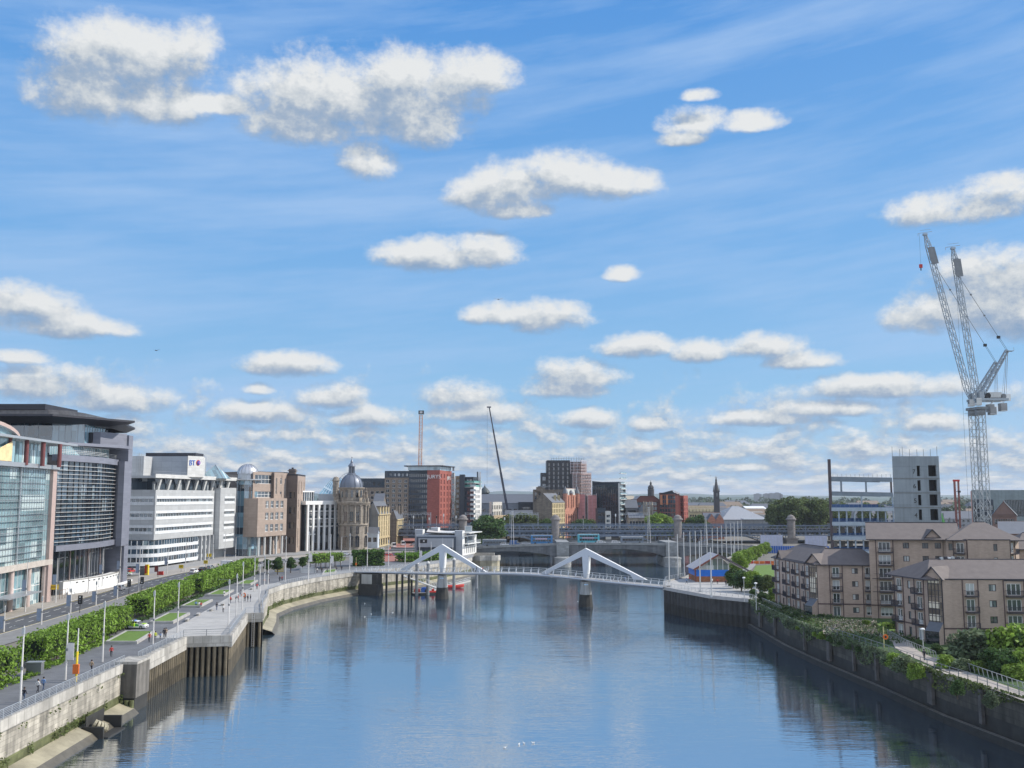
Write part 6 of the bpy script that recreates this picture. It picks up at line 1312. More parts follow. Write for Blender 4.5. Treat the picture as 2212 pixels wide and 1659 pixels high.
for px in(1538,1555):b=B();x=XA(px,598);b.add([(x-2.6,598,7),(x+2.6,598,7),(x+2.6,598,ZA(1124,598)),(x,598,ZA(1110,598)),(x-2.6,598,ZA(1124,598))],[(0,1,2,3,4)],redsand);b.quad((x-2.6,598,ZA(1124,598)),(x,598,ZA(1110,598)),(x,606,ZA(1110,598)),(x-2.6,606,ZA(1124,598)),slate);b.quad((x+2.6,598,ZA(1124,598)),(x,598,ZA(1110,598)),(x,606,ZA(1110,598)),(x+2.6,606,ZA(1124,598)),slate);b.obj('gable',t)
Ycs=436;pale_r=mat('pale_render_wall',(.37,.39,.42),.7,var=.05,kind='panel',size=(4,2.2),dark=.9);dkf=mat('dark_frame',(.06,.075,.1),.5)
t=thing('casino','pale modern riverside building with a blank dark-framed front and glazed river side','building',(XA(960,Ycs),Ycs,7))
def PZ(px,Y):return(XA(px,Y),Y)
zc0,zc1=7.0,ZA(1159,Ycs)
b=B();b.prism([PZ(904,Ycs-4),PZ(980,Ycs-6),PZ(980,Ycs-1),PZ(904,Ycs)],ZA(1181,Ycs),zc1-.6,pale_r);b.obj('blank_front',t)
b=B();b.prism([PZ(900,Ycs-3.5),PZ(985,Ycs-5.5),PZ(985,Ycs),PZ(900,Ycs+1)],zc1-.59,zc1,dkf);b.prism([PZ(900,Ycs-3.5),PZ(903.9,Ycs-3.6),PZ(903.9,Ycs),PZ(900,Ycs+1)],9.5,zc1-.6,dkf);b.prism([PZ(980.1,Ycs-5.5),PZ(985,Ycs-5.6),PZ(985,Ycs),PZ(980.1,Ycs+1)],7,zc1-.6,dkf);b.prism([PZ(904,Ycs-2.5),PZ(980,Ycs-3.5),PZ(980,Ycs),PZ(904,Ycs)],7,ZA(1181,Ycs)-.01,dkf);b.obj('dark_frame',t)
b=B();b.box((XA(915,Ycs-5),Ycs-4.45,ZA(1168,Ycs)),(3.1,.12,1.6),blackm);b.box((XA(915.5,Ycs-5),Ycs-4.6,ZA(1168,Ycs)),(.7,.1,.7),offwhite);b.obj('screen',t)
b=B();b.prism([PZ(898,Ycs),PZ(984,Ycs-.5),PZ(984,Ycs+24),PZ(898,Ycs+24)],7,ZA(1156,Ycs),pale_r);b.quad((*PZ(921,Ycs+2),ZA(1149,Ycs)),(*PZ(983,Ycs+1),ZA(1153,Ycs)),(*PZ(975,Ycs+22),ZA(1152,Ycs)),(*PZ(925,Ycs+22),ZA(1146,Ycs)),mat('pale_membrane',(.5,.47,.44),.7));b.obj('hall',t)
for pa,pb,py,d in((896,913,1145,5),(931,946,1142,14),(982,999,1146.5,-1)):b=B();b.prism([PZ(pa,Ycs+d),PZ(pb,Ycs+d),PZ(pb+1,Ycs+d+8),PZ(pa+1,Ycs+d+8)],7,ZA(py,Ycs),pale_r);b.prism([PZ(pb,Ycs+d-.2),PZ(pb+4.5,Ycs+d+2.5),PZ(pb+4.5,Ycs+d+4),PZ(pb,Ycs+d+4)],7,ZA(py,Ycs),white);b.obj('service_tower',t)
r0,r1=PZ(1001,Ycs),PZ(1029,Ycs+18);w=B();Lr=dist(r0,r1)
ops=[(1.2+i*2.9,2.6+i*2.9,7.6,10.6)for i in range(7)];zr1=ZA(1158,Ycs);ops2=[(1.,Lr-2.8,zr1-4.7,zr1-.4)]
facade(w,r0,r1,7,zr1,[o for o in ops if o[1]<Lr-.3]+ops2,white,1.0);windows(t,r0,r1,[o for o in ops if o[1]<Lr-.3],gdark,depth=1.);windows(t,r0,r1,ops2,gblue,galv,7,0,depth=1.);w.obj('river_front',t)
b=B();slab(b,[r0,r1],-16,2.8,zr1+1.1,zr1+1.5,offwhite);b.obj('roof_canopy',t)
b=B();slab(b,[r0,r1],0,2.2,ZA(1176,Ycs),ZA(1176,Ycs)+.25,white)
for k in range(22):p=lerp(r0,r1,k/21);u_=((r1[1]-r0[1])/Lr,-(r1[0]-r0[0])/Lr);b.bar((p[0]+u_[0]*2.1,p[1]+u_[1]*2.1,ZA(1176,Ycs)),(p[0]+u_[0]*2.1,p[1]+u_[1]*2.1,ZA(1176,Ycs)+1.6),.12,.12,white)
b.obj('terrace',t)
b=B();xx,zz=XA(1012,Ycs+4),ZA(1143,Ycs);b.box((xx,Ycs+3,zz),(3.3,.3,2.8),offwhite);b.box((xx,Ycs+2.82,zz),(2.3,.1,1.9),mat('sign_face',(.35,.4,.42),.5))
for s in(-1,1):b.bar((xx+s,Ycs+3,zz-3),(xx+s,Ycs+3,zz-1.2),.15,.15,offwhite)
b.obj('roof_sign',t)
fhill=mat('far_hill',(.06,.1,.08),.95,var=.3,scale=.003)
def hills(name,Y,pts,m):
 b=B();P=[(XA(px,Y),ZA(py,Y))for px,py in pts];P=smooth(P,8);w=500+Y*.2
 for i in range(len(P)-1):(x0,z0),(x1,z1)=P[i],P[i+1];b.quad((x0,Y-w,7),(x1,Y-w,7),(x1,Y,z1),(x0,Y,z0),m);b.quad((x0,Y,z0),(x1,Y,z1),(x1,Y+w,7),(x0,Y+w,7),m)
 st(b.obj(name))
hills('hills',9000,[(-900,1066),(-300,1060),(200,1064),(700,1066),(960,1068),(1030,1066),(1075,1061),(1120,1061),(1180,1063),(1300,1068),(1400,1067),(1480,1066),(1560,1069),(1650,1068),(1750,1071),(1900,1070),(2100,1069),(2400,1066),(3000,1062)],fhill)
hills('hills',5200,[(-400,1072),(400,1071),(900,1073),(1050,1072),(1150,1071),(1300,1074),(1500,1073),(1650,1074),(1900,1074),(2200,1073),(2800,1071)],fhill)
rnd=random.Random(3)
fcol=[mat('far_pale_wall',(.5,.48,.44)),mat('far_red_wall',(.34,.2,.16)),mat('far_grey_wall',(.26,.27,.29)),mat('far_cream_wall',(.52,.44,.32))]
froof=[slate,mat('brown_roof',(.22,.17,.13),.85)]
wd=['cream','red','grey','blond'];pl=['between the hotel and the crane boom','on the skyline over the railway bridge','beyond the spire','right of the concrete frame','past the tree belt']
def farhouse(px,Y,w,h,k,roof='slope'):
 x=XA(px,Y);t=thing('distant_building','small distant city building, one of many far behind the railway bridge','building',(x,Y,7),'distant city buildings')
 b=B();P=[(x-w/2,Y),(x+w/2,Y),(x+w/2,Y+w*.6),(x-w/2,Y+w*.6)];b.prism(P,7,7+h,fcol[k%4]);b.obj('wall',t)
 b=B();slope_roof(b,P,7+h,min(5,w*.18),froof[k%2],fcol[k%4],.3,hip=w*.1 if k%3 else 0)if roof=='slope' else flat_roof(b,P,7+h,slateflat,fcol[k%4]);b.obj('roof',t)
 b=B()
 for r in range(int(h/3.2)):
  for c in range(int(w/3.5)):b.box((x-w/2+2+c*3.5,Y-.05,9+r*3.2),(1.4,.1,1.6),gdark)
 if b.v:b.obj('windows',t,kind='stuff')
for k in range(120):
 Y=rnd.choice((720,780,850,950,1100,1300,1600,2000));px=rnd.uniform(640,2230)
 if 1140<px<1290 and Y<800:continue
 farhouse(px,Y+rnd.uniform(-25,25),rnd.uniform(14,34)*(1+Y/3000),rnd.uniform(8,15),rnd.randrange(12),'slope' if rnd.random()<.75 else 'flat')
for px,w,py in((1638,15,1067),(1656,12,1067),(1667,13,1066),(1680,14,1065),(1688,7,1068)):
 Y=3200;t=thing('tower_block','pale distant tower block in the cluster on the skyline beyond the tree belt','tower block',(XA(px,Y),Y,7),'distant tower blocks');b=B();hh=w/2100*Y/2;x=XA(px,Y);b.prism([(x-hh,Y),(x+hh,Y),(x+hh,Y+hh),(x-hh,Y+hh)],7,ZA(py,Y),fcol[2],slateflat);b.obj('wall',t);b=B();b.prism([(x-hh*.4,Y),(x+hh*.4,Y),(x+hh*.4,Y+hh),(x-hh*.4,Y+hh)],ZA(py,Y)+.01,ZA(py-1.2,Y),fcol[2]);b.obj('lift_room',t)
conc2=mat('raw_concrete',(.29,.33,.36),.85,var=.12,scale=.3,kind='panel',size=(30.,3.9),dark=.85,stain=.2)
steelgrey=mat('primed_steel',(.2,.24,.28),.6,.2);galvd=mat('site_steel',(.36,.42,.48),.6,.2)
Yk=300
t=thing('lift_core','unfinished concrete lift core with storey numbers 7 to 4 beside black openings','building',(XA(1980,Yk),Yk,7))
k0,k1=(XA(1929,Yk,38),Yk),(XA(2030,Yk,38),Yk);zK=ZA(985.5,Yk);Lk=dist(k0,k1);w=B();ops=[]
for i in range(8):
 zc_=ZA(1017,Yk)-i*4.45
 ops+=[(Lk*.52,Lk*.59,zc_-1.65,zc_+1.55),(Lk*.765,Lk*.935,zc_-1.7,zc_+1.7)]
ops=[o for o in ops if o[2]>8]
pk4=[k0,k1,(k1[0]*1.04,312.),(k0[0]*1.045+.3,312.)];facade(w,k0,k1,7,zK,ops,conc2,.5)
for i in(1,2,3):facade(w,pk4[i],pk4[(i+1)%4],7,zK,[],conc2)
w.add([(p[0],p[1],zK-.3)for p in pk4],[(0,1,2,3)],conc2);w.obj('wall',t)
b=B();b.prism([(k0[0]+1.2,Yk+2.5),(k1[0]-.4,Yk+2.5),(k1[0]+.6,Yk+11),(k0[0]+5,Yk+11)],7,zK-1,blackm);b.obj('dark_shaft',t)
for i in range(7):
 z=ZA(1017,Yk)-i*4.45-2.3
 if z>8:b=B();b.box(((k0[0]+k1[0])/2,Yk-.04,z),(Lk,.1,.25),mat('joint_line',(.2,.21,.21),.9));b.obj('pour_joint',t)
for i,s in enumerate(('7','6','5','4','3')):text(s,1.9,blackm,(k0[0]+Lk*.455,Yk-.06,ZA(1019+i*31.5,Yk)),0,'storey_number',t,.02)
for i,f_ in enumerate((.02,.18,.24,.39,.55,.69,.84,.98)):b=B();b.bar((k0[0]+Lk*f_,Yk+.4,zK),(k0[0]+Lk*f_,Yk+.4,zK+2.2+(.8 if i in(0,2,7)else 0)),.09,.09,greysteel);b.obj('rebar',t)
t=thing('steel_frame','open steel and precast frame of an unfinished building with one tall post','building frame',(XA(1860,Yk),Yk,7))
x0_,x1_=XA(1793,Yk,36),XA(1927,Yk,36);zt_=ZA(992,Yk)
b=B();b.box((x0_,Yk,(7+zt_)/2),(.75,.75,zt_-7),mat('rust_steel',(.09,.07,.075),.7));b.obj('tall_post',t)
levels=[ZA(1034,Yk),ZA(1066,Yk),ZA(1098,Yk),ZA(1129,Yk),ZA(1160,Yk),ZA(1191,Yk),ZA(1222,Yk)]
for i,z in enumerate(levels):
 if i<2:
  for Yq in(Yk,Yk+10):b=B();sh_=Yq/Yk;b.bar((x0_*sh_,Yq,z),(x1_,Yq,z-.35),.6,1.3,steelgrey);b.obj('beam',t)
 else:
  b=B();b.prism([(x0_,Yk-.5),(x1_,Yk-.5),(x1_+4,Yk+12.5),(x0_*1.04,Yk+12.5)],z-.5,z-.1,galvd);b.bar((x0_,Yk-.6,z-.3),(x1_,Yk-.6,z-.3),.4,1.1,galvd);b.obj('floor_slab',t)
  b=B()
  for k in range(15):x=x0_+(x1_-x0_)*k/14;b.bar((x,Yk-.7,z),(x,Yk-.7,z+1.15),.08,.08,steelgrey)
  for hh in(.35,.7,1.1):b.bar((x0_,Yk-.7,z+hh),(x1_,Yk-.7,z+hh),.09,.09,MATS.get('rail_blue')or mat('rail_blue',(.06,.13,.3),.6))
  b.quad((x0_*1.04,Yk+12,z+.1),(x1_,Yk+12,z+.1),(x1_,Yk+12,z+1.1),(x0_*1.04,Yk+12,z+1.1),mat('site_blue_sheet',(.05,.1,.22),.7));b.obj('edge_protection',t)
for k,f_ in enumerate((.18,.58,.985)):
 b=B();x=x0_+(x1_-x0_)*f_;b.bar((x,Yk,levels[1]),(x,Yk,levels[0]),.45 if k!=1 else.3,.45,mat('rust_steel',(.09,.07,.075),.7)if k==2 else steelgrey);b.obj('column',t)
for k in range(9):
 for Yq in(Yk,Yk+11):b=B();x=(x0_+(x1_-x0_)*k/8)*Yq/Yk;b.bar((x,Yq,7),(x,Yq,levels[2 if k%4 else 1]),.38,.38,galvd);b.obj('column',t)
for j,z in enumerate(levels[3:6]):
 for k in range(8):
  if(k+j)%5==4:continue
  b=B();xa=(x0_+(x1_-x0_)*k/8)*1.036;b.box((xa+.95,Yk+11.4,z-2.6),((x1_-x0_)/8-.6,.2,1.9),mat('ply_panel',(.42,.36,.31),.8));b.obj('infill_panel',t)
for k in range(14):b=B();x=x0_+1+(x1_-x0_)*k/14;b.bar((x,Yk,levels[0]),(x,Yk,levels[0]+1.4),.06,.06,greysteel);b.obj('rebar',t)
cst=mat('crane_steel',(.34,.38,.41),.45,.4,var=.05);mast_p=mat('mast_paint',(.42,.44,.45),.45,.35)
def luffer(lb,mb,Y,py_slew,tip,afr,cw,hook=None,deck=None):
 """mb: pixel x of mast centre bottom/top, tip: jib end, afr: head of the A-frame"""
 x0_=XA(mb[0],Y);x1_=XA(mb[1],Y);zs=ZA(py_slew,Y);t=thing('luffing_crane',lb,'tower crane',(x0_,Y,7),'luffing tower cranes on the building site')
 b=B();lattice(b,(x0_,Y,7),(x0_,Y,zs-2),2.0,mast_p,int((zs-9)/2.1),.1);b.obj('mast',t)
 b=B();b.tube((x0_,Y,zs-2),(x0_,Y,zs-.5),1.5,greysteel,n=14);b.box((x0_,Y,zs),(3.,3.,.8),greysteel)
 for s in(-1.7,1.7):b.bar((x0_-1.9,Y+s,zs-1.2),(x0_+1.9,Y+s,zs-1.2),.08,.08,cst);b.bar((x0_-1.9,Y+s,zs-.1),(x0_+1.9,Y+s,zs-.1),.06,.06,cst)
 b.obj('slew_ring',t)
 b=B();dk=deck;zd=zs+2.6;b.box((x0_+3.4,Y,zd),(9.5,2.,.7),cst);b.box((x0_+4.5,Y,zd+1.3),(3.6,1.6,1.6),offwhite);b.tube((x0_+2.2,Y-.8,zd+1.1),(x0_+2.2,Y+.8,zd+1.1),.85,blackm,n=12);b.tube((x0_+6.8,Y-.8,zd+.9),(x0_+6.8,Y+.8,zd+.9),.8,greysteel,n=12);b.box((x0_+.4,Y,zd+.8),(1.4,1.6,3.),cst);b.bar((x0_+8.3,Y,zd-.4),(x0_+8.3,Y,zd+1.6),.3,1.8,white);b.obj('machinery_deck',t)
 b=B();b.box((x0_-1.2,Y-1.6,zs+1.8),(1.5,1.4,2.2),offwhite);b.box((x0_-1.98,Y-1.6,zs+2.1),(.06,1.1,1.2),gcar);b.obj('cab',t)
 for dx in(6.6,3.4)if cw else(5.2,):
  b=B();b.box((x0_+dx,Y-.2,zd-2.3-(dx<4)*1.1),(1.8,1.9,2.3),mat('counterweight',(.3,.3,.3),.8));b.bar((x0_+dx-1,Y-1.2,zd-3.4-(dx<4)),(x0_+dx+1,Y-1.2,zd-3.4-(dx<4)),.12,.12,white);b.bar((x0_+dx,Y-.2,zd-1.2),(x0_+dx+1,Y-.2,zd),.15,.15,white);b.obj('counterweight',t)
 foot=Vector((x0_-.7,Y,zd+.6));tp=Vector((XA(tip[0],Y,100),Y,ZA(tip[1],Y)));b=B();n=int((tp-foot).length/2.2)
 mid=foot.lerp(tp,.06);lattice(b,foot,mid,.5,cst,2,.12,1.5);lattice(b,mid,foot.lerp(tp,.93),1.5,cst,n,.1,1.3);lattice(b,foot.lerp(tp,.93),tp,1.3,cst,3,.1,.5);b.obj('jib',t)
 d=(tp-foot).normalized();side=Vector((d.z,0,-d.x));c_=foot.lerp(tp,.865);b=B();b.bar(c_-d*2.7+side*.9,c_+d*2.7+side*.9,.12,1.8,greysteel);b.bar(c_-d*2.7+Vector((0,-.8,0)),c_+d*2.7+Vector((0,-.8,0)),1.6,.1,greysteel,up=(0,1,0));b.obj('jib_board',t)
 b=B();b.bar(tp+Vector((-2.2,0,.2)),tp+Vector((2.2,0,.9)),.12,.12,cst);b.bar(tp+Vector((-2.2,0,.2)),tp+Vector((-2.2,0,-.6)),.1,.1,cst);b.bar(tp+Vector((-1.5,0,1.2)),tp+Vector((1.8,0,1.6)),.08,.08,cst);b.box(tuple(tp+Vector((0,0,-.1))),(1.2,1.,.6),cst);b.obj('jib_head',t)
 hd=Vector((XA(afr[0],Y,70),Y,ZA(afr[1],Y)));b=B();fa_=Vector((x0_+.4,Y,zd+.6));lattice(b,fa_,hd,1.1,cst,9,.14,.8)
 for s in(-.5,.5):b.bar(hd+Vector((0,s,0)),(x0_+7.6,Y+s,zd+.6),.09,.09,cst);b.bar(hd+Vector((0,s,0)),(x0_+6.9,Y+s,zd+.6),.06,.06,cst)
 b.box(tuple(hd+Vector((.6,0,-.2))),(2.2,1.6,.12),cst);b.bar(hd+Vector((1.6,-.8,-.2)),hd+Vector((1.6,-.8,.8)),.07,.07,cst);b.obj('a_frame',t)
 b=B();j=foot.lerp(tp,.83);q=hd.lerp(j,.17)
 for s in(-.35,.35):b.bar(hd+Vector((0,s,0)),q+Vector((0,s,0)),.06,.06,blackm)
 b.bar(q,j,.1,.1,greysteel);b.box(tuple(q),(.8,.7,.8),blackm)
 for f_ in(.45,.72):b.box(tuple(hd.lerp(j,f_)),(.45,.4,.45),greysteel)
 b.obj('luffing_ropes',t)
 b=B();hp=tp+Vector((-1.8 if hook else.5,0,0));ez=ZA(hook,Y)if hook else ZA(1130,Y)
 b.bar(hp,(hp.x,Y,ez),.04,.04,blackm);b.obj('hoist_rope',t)
 if hook:b=B();b.box((hp.x,Y,ez-.4),(.9,.5,1.1),redm);b.tube((hp.x,Y,ez-1.),(hp.x,Y,ez-1.8),.18,blackm);b.obj('hook_block',t)
luffer('taller luffing crane with the longer jib reaching furthest left, its red hook hanging',(2119,2117),296,884,(2003,506),(2153,783),False,hook=572)
luffer('luffing crane on the right with the shorter steeper jib and the highest A-frame',(2135,2134),286,882,(2061,536),(2178,757),True)
Y=420;t=thing('piling_rig','red piling rig standing upright behind the site hoarding','piling rig',(XA(2070,Y),Y,7));b=B();xr=XA(2068,Y)
for s in(0,1.4):b.bar((xr+s,Y,9),(xr+s*1.2,Y,ZA(1037,Y)),.7 if s==0 else.4,.7,mat('rig_red',(.26,.1,.08),.6))
for k in range(6):b.bar((xr,Y,12+k*4.5),(xr+1.5,Y,13+k*4.5),.18,.18,MATS['rig_red'])
b.obj('leader',t);b=B();b.box((xr+.8,Y,ZA(1038,Y)),(2.6,1.,.8),redm);b.box((xr+1.6,Y-.5,ZA(1062,Y)),(1.,.8,.8),blackm);b.obj('head',t);b=B();b.box((xr+2.5,Y,9.6),(5,3.,2.6),redm);b.obj('cab',t);b=B();b.box((xr+2,Y-1.4,7.6),(6,.8,1.2),blackm);b.box((xr+2,Y+1.4,7.6),(6,.8,1.2),blackm);b.obj('tracks',t)
t=block('finned_block','long grey-green finned building behind the cranes at the right edge',[(XA(2103,470),470),(XA(2300,470),470),(XA(2300,490),490),(XA(2103,490),490)],7,ZA(1062,470),mat('grey_green_cladding',(.22,.27,.28),.7,kind='panel',size=(1.6,6),dark=.8),slateflat,{0:dict(c=16,r=1,w=.9,h=8,b=14,t=2,side=27.5,gl=gwin)})
b=B();b.prism([(XA(2101.5,469.5),469.5),(XA(2103.5,469.4),469.4),(XA(2103.5,485),485),(XA(2101,485),485)],14,ZA(1061,470),mat('pink_edge_panel',(.5,.3,.26),.7));b.obj('end_panel',t)
block('brick_mill','dark brick mill gable with rows of small windows behind the crane masts',[(XA(2146,400),400),(XA(2199,400),400),(XA(2199,425),425),(XA(2146,425),425)],7,ZA(1112,400),mat('mill_brick',(.2,.13,.11),.85,var=.15),slate,{0:dict(c=10,r=4,w=1.1,h=2.,gl=gdark)},'slope',5.5,axis=1)
block('brick_mill','lower purplish brick shed right of the mill gable',[(XA(2160,350),350),(XA(2290,350),350),(XA(2290,372),372),(XA(2160,372),372)],7,ZA(1152,350),mat('mill_brick',(.2,.13,.11),.85,var=.15),slate,{0:dict(c=14,r=2,w=1.3,h=1.8,gl=gdark)},'slope',4)
block('dark_office','dark block at the foot of the crane masts',[(XA(2104,440),440),(XA(2150,440),440),(XA(2150,455),455),(XA(2104,455),455)],7,ZA(1083,440),bluedark,slateflat,{0:dict(c=7,r=5,w=1.2,h=2.,gl=gdark)})
def hoard(lb,px0,px1,Y0,Y1,h,m,n=12):
 a,c=(XA(px0,Y0),Y0),(XA(px1,Y1),Y1);t=thing('hoarding',lb,'hoarding',(*a,7),'site hoardings');b=B();slab(b,[a,c],-.08,0,7.1,7+h,m);b.obj('panels',t)
 b=B()
 for k in range(n+1):p=lerp(a,c,k/n);b.bar((p[0],p[1]-.06,7),(p[0],p[1]-.06,7+h+.1),.12,.12,galv)
 b.obj('posts',t)
hoard('long blue site hoarding beside the end of the road bridge',1640,1790,452,448,3.4,bluem,30)
hoard('pale lilac site hoarding panel standing above the blue hoarding',1642,1690,505,505,6.2,mat('lilac_panel',(.48,.5,.62),.5),8)
hoard('white-lilac site cabin wall left of the steel frame',1738,1786,500,500,6.,mat('lilac_panel',(.48,.5,.62),.5),6)
hoard('blue mesh fence at the foot of the grey block on the right',2030,2104,372,372,4.2,mat('blue_mesh',(.06,.14,.32),.7,var=.3,scale=.5),14)
t=thing('excavator','green site conveyor behind the blue mesh fence','conveyor',(XA(2045,395),395,7));b=B();b.bar((XA(2032,395),395,ZA(1104,395)),(XA(2062,395),395,10),2.,.5,mat('conveyor_green',(.15,.45,.12),.6));b.obj('belt',t);b=B();b.bar((XA(2040,395),395,7),(XA(2040,395),395,ZA(1108,395)),.4,.4,greysteel);b.bar((XA(2054,395),395,7),(XA(2054,395),395,ZA(1118,395)),.4,.4,greysteel);b.obj('legs',t)
tanb=mat('tan_brick',(.46,.35,.285),.85,var=.1,scale=.3,kind='brick',size=(.5,.16),dark=.9,stain=.12)
tanb2=mat('tan_brick_base',(.41,.27,.2),.85,var=.09,scale=.5,kind='course',size=(.9,.28),dark=.82)
rtile=mat('brown_roof_tile',(.17,.145,.135),.8,var=.15,scale=.8,kind='tile',size=(1,1.7),dark=.65)
bandm=mat('dark_brick_band',(.09,.06,.06),.8);railm=mat('balcony_dark',(.045,.04,.05),.6)
gcurt=glass('curtained_glass',(.1,.12,.13),(2.1,2.7),.3,1.5,light=.35,lcol=(.5,.52,.52));
BM={}
def balcony(t,x,y,z,ang,w):
 key=round(w,1)
 if key not in BM:
  b=B();b.box((0,-.55,.05),(w,1.1,.14),railm)
  for xx in(-w/2,w/2):b.bar((xx,-1.05,0),(xx,-1.05,1.1),.07,.07,railm);b.bar((xx,-1.05,1.08),(xx,0,1.08),.06,.06,railm);b.bar((xx,-1.05,.3),(xx,0,.3),.05,.05,railm)
  b.bar((-w/2,-1.05,1.08),(w/2,-1.05,1.08),.09,.07,railm);b.bar((-w/2,-1.05,.2),(w/2,-1.05,.2),.05,.05,railm)
  for k in range(int(w/.13)):b.bar((-w/2+k*.13,-1.05,.1),(-w/2+k*.13,-1.05,1.08),.045,.03,railm)
  me=bpy.data.meshes.new('balcony');me.from_pydata(b.v,[],b.f);me.materials.append(railm);BM[key]=me
 o=bpy.data.objects.new('balcony',BM[key]);COL.objects.link(o);o.parent=t;o0=ORG[t.name];o.location=(x-o0[0],y-o0[1],z-o0[2]);o.rotation_euler=(0,0,ang)
def flats(t,p0,p1,n,cols,z0=7.,sh=2.78,base=True,pilas=True):
 """cols: (distance along wall, kind) kind w small window, s slim, b balcony door, B wide balcony window"""
 Lf_=dist(p0,p1);u=((p1[0]-p0[0])/Lf_,(p1[1]-p0[1])/Lf_);z1=z0+n*sh+.35;w=B();o1={'w':[],'s':[],'b':[],'B':[]}
 for c,kd in cols:
  for k in range(n):
   zf=z0+k*sh
   if kd=='w':o1['w'].append((c-.65,c+.65,zf+.95,zf+2.15))
   elif kd=='s':o1['s'].append((c-.4,c+.4,zf+.7,zf+2.15))
   elif kd=='b':o1['b'].append((c-.75,c+.75,zf+.2,zf+2.3))
   else:o1['B'].append((c-1.25,c+1.25,zf+.25 if k else zf+.5,zf+2.3))
 allo=sum(o1.values(),[]);facade(w,p0,p1,z0,z1,allo,tanb,.22);w.obj('wall',t)
 windows(t,p0,p1,o1['w'],gcurt,railm,1,0,.09,.16);windows(t,p0,p1,o1['s'],gcurt,railm,0,0,.08,.16);windows(t,p0,p1,o1['b'],gcurt,white,1,0,.1,.16,name='balcony_door');windows(t,p0,p1,o1['B'],gcurt,white,2,0,.1,.16,name='balcony_door')
 for c,kd in cols:
  if kd in 'bB':
   for k in range(1,n):p=(p0[0]+u[0]*c,p0[1]+u[1]*c);balcony(t,p[0],p[1],z0+k*sh,atan2(u[1],u[0]),2.1 if kd=='b' else 3.)
   if pilas:
    for s in(-1,1):cc=c+s*(1.35 if kd=='b' else 1.8);b=B();b.bar((p0[0]+u[0]*cc+u[1]*.05,p0[1]+u[1]*cc-u[0]*.05,z0),(p0[0]+u[0]*cc+u[1]*.05,p0[1]+u[1]*cc-u[0]*.05,z1),.16,.12,bandm);b.obj('downpipe',t)
 if base:b=B();slab(b,[p0,p1],0,.06,z0+sh-.1,z0+sh+.14,bandm);b.obj('string_course',t)
 b=B();slab(b,[p0,p1],0,.12,z1-.2,z1,railm);b.obj('gutter',t)
 return z1
def stairglass(t,p0,p1,z0,z1,dep=.0):
 b=B();wallface(b,[p0,p1],z0+2.6,z1,glass('stair_glass',(.25,.2,.16),(.8,1.1),.3,1.5,light=.42,lcol=(.75,.68,.55)));g_=b.obj('stair_glazing',t);b=B();L_=dist(p0,p1);n=5 if L_>1.6 else 3  # warm pale panes: orange reflections put into the glass colour
 for k in range(n):p=lerp(p0,p1,k/(n-1));b.bar((*p,z0),(*p,z1),.1,.14,railm)
 z=z0+2.6
 while z<z1:b.bar((*p0,z),(*p1,z),.08,.1,railm);z+=1.12
 b.obj('stair_mullions',g_)
 b=B();n_=((p1[1]-p0[1])/L_,-(p1[0]-p0[0])/L_);q0,q1=(p0[0]+n_[0]*1.6,p0[1]+n_[1]*1.6),(p1[0]+n_[0]*1.6,p1[1]+n_[1]*1.6);b.quad((*q0,z0+2.3),(*q1,z0+2.3),(*p1,z0+3.8),(*p0,z0+3.8),slate);b.quad((*q0,z0),(*p0,z0),(*p0,z0+3.8),(*q0,z0+2.3),tanb);b.quad((*p1,z0),(*q1,z0),(*q1,z0+2.3),(*p1,z0+3.8),tanb);b.quad((*q0,z0),(*q1,z0),(*q1,z0+2.3),(*q0,z0+2.3),gdark);b.obj('entrance_porch',t)
def hiproof(t,pts,z,h,hip,axis=0,over=.45):b=B();slope_roof(b,pts,z,h,rtile,tanb,over,hip,.2,axis,railm);b.obj('roof',t)
def gablet(t,c,ang,z,w,h,d):
 b=B();R3=Matrix.Rotation(ang,3,'Z');P=lambda x,y,zz:tuple(R3@Vector((x,y,0))+Vector((c[0],c[1],zz)))
 b.add([P(-w,-.25,z),P(w,-.25,z),P(0,-.25,z+h)],[(0,1,2)],tanb)
 b.quad(P(-w-.35,-.6,z-.25),P(0,-.6,z+h+.12),P(0,d,z+h+.12),P(-w-.35,d,z-.25),rtile);b.quad(P(0,-.6,z+h+.12),P(w+.35,-.6,z-.25),P(w+.35,d,z-.25),P(0,d,z+h+.12),rtile)
 b.bar(P(-w-.35,-.62,z-.3),P(0,-.62,z+h+.1),.1,.2,railm);b.bar(P(0,-.62,z+h+.1),P(w+.35,-.62,z-.3),.1,.2,railm);b.obj('gablet',t)
tA=thing('brick_flats','four-storey tan brick flats nearest the pavilion, its narrow bays seen edge-on','apartment building',(66,215,7),'tan brick riverside flats')
a0,a1_=(64.0,241.),(65.7,218.);zA=flats(tA,a0,a1_,4,[(2.5,'b'),(6.,'s'),(9.5,'b'),(12.5,'s'),(15.5,'b'),(19,'s'),(21.5,'b')])
stairglass(tA,(65.7,218.),(66.6,215.6),7,zA);a2,a3=(66.6,215.4),(80.4,213.6);flats(tA,a2,a3,4,[(1.7,'s')if False else(3.9,'b'),(7.9,'w'),(11.3,'B')])
b=B();b.prism([(65.9,218.2),(66.8,215.9),(80.2,214.),(81,225),(76,226),(74.5,241),(64.3,241)],7,zA-.25,tanb);b.obj('core',tA)
hiproof(tA,[(64,241.5),(65.9,217),(76.5,218.5),(74.5,242)],zA,3.2,4.5);hiproof(tA,[(66.2,215.2),(80.5,213.4),(81.8,225),(67.5,226.5)],zA+.02,2.9,3.2)
gablet(tA,(66.4,216.8),radians(-55),zA,1.9,1.9,4.);gablet(tA,(64.4,236),radians(-90),zA,1.7,1.6,4.)
tB=thing('brick_flats','tallest tan brick flats, six storeys, right under the crane masts','apartment building',(80,212,7),'tan brick riverside flats')
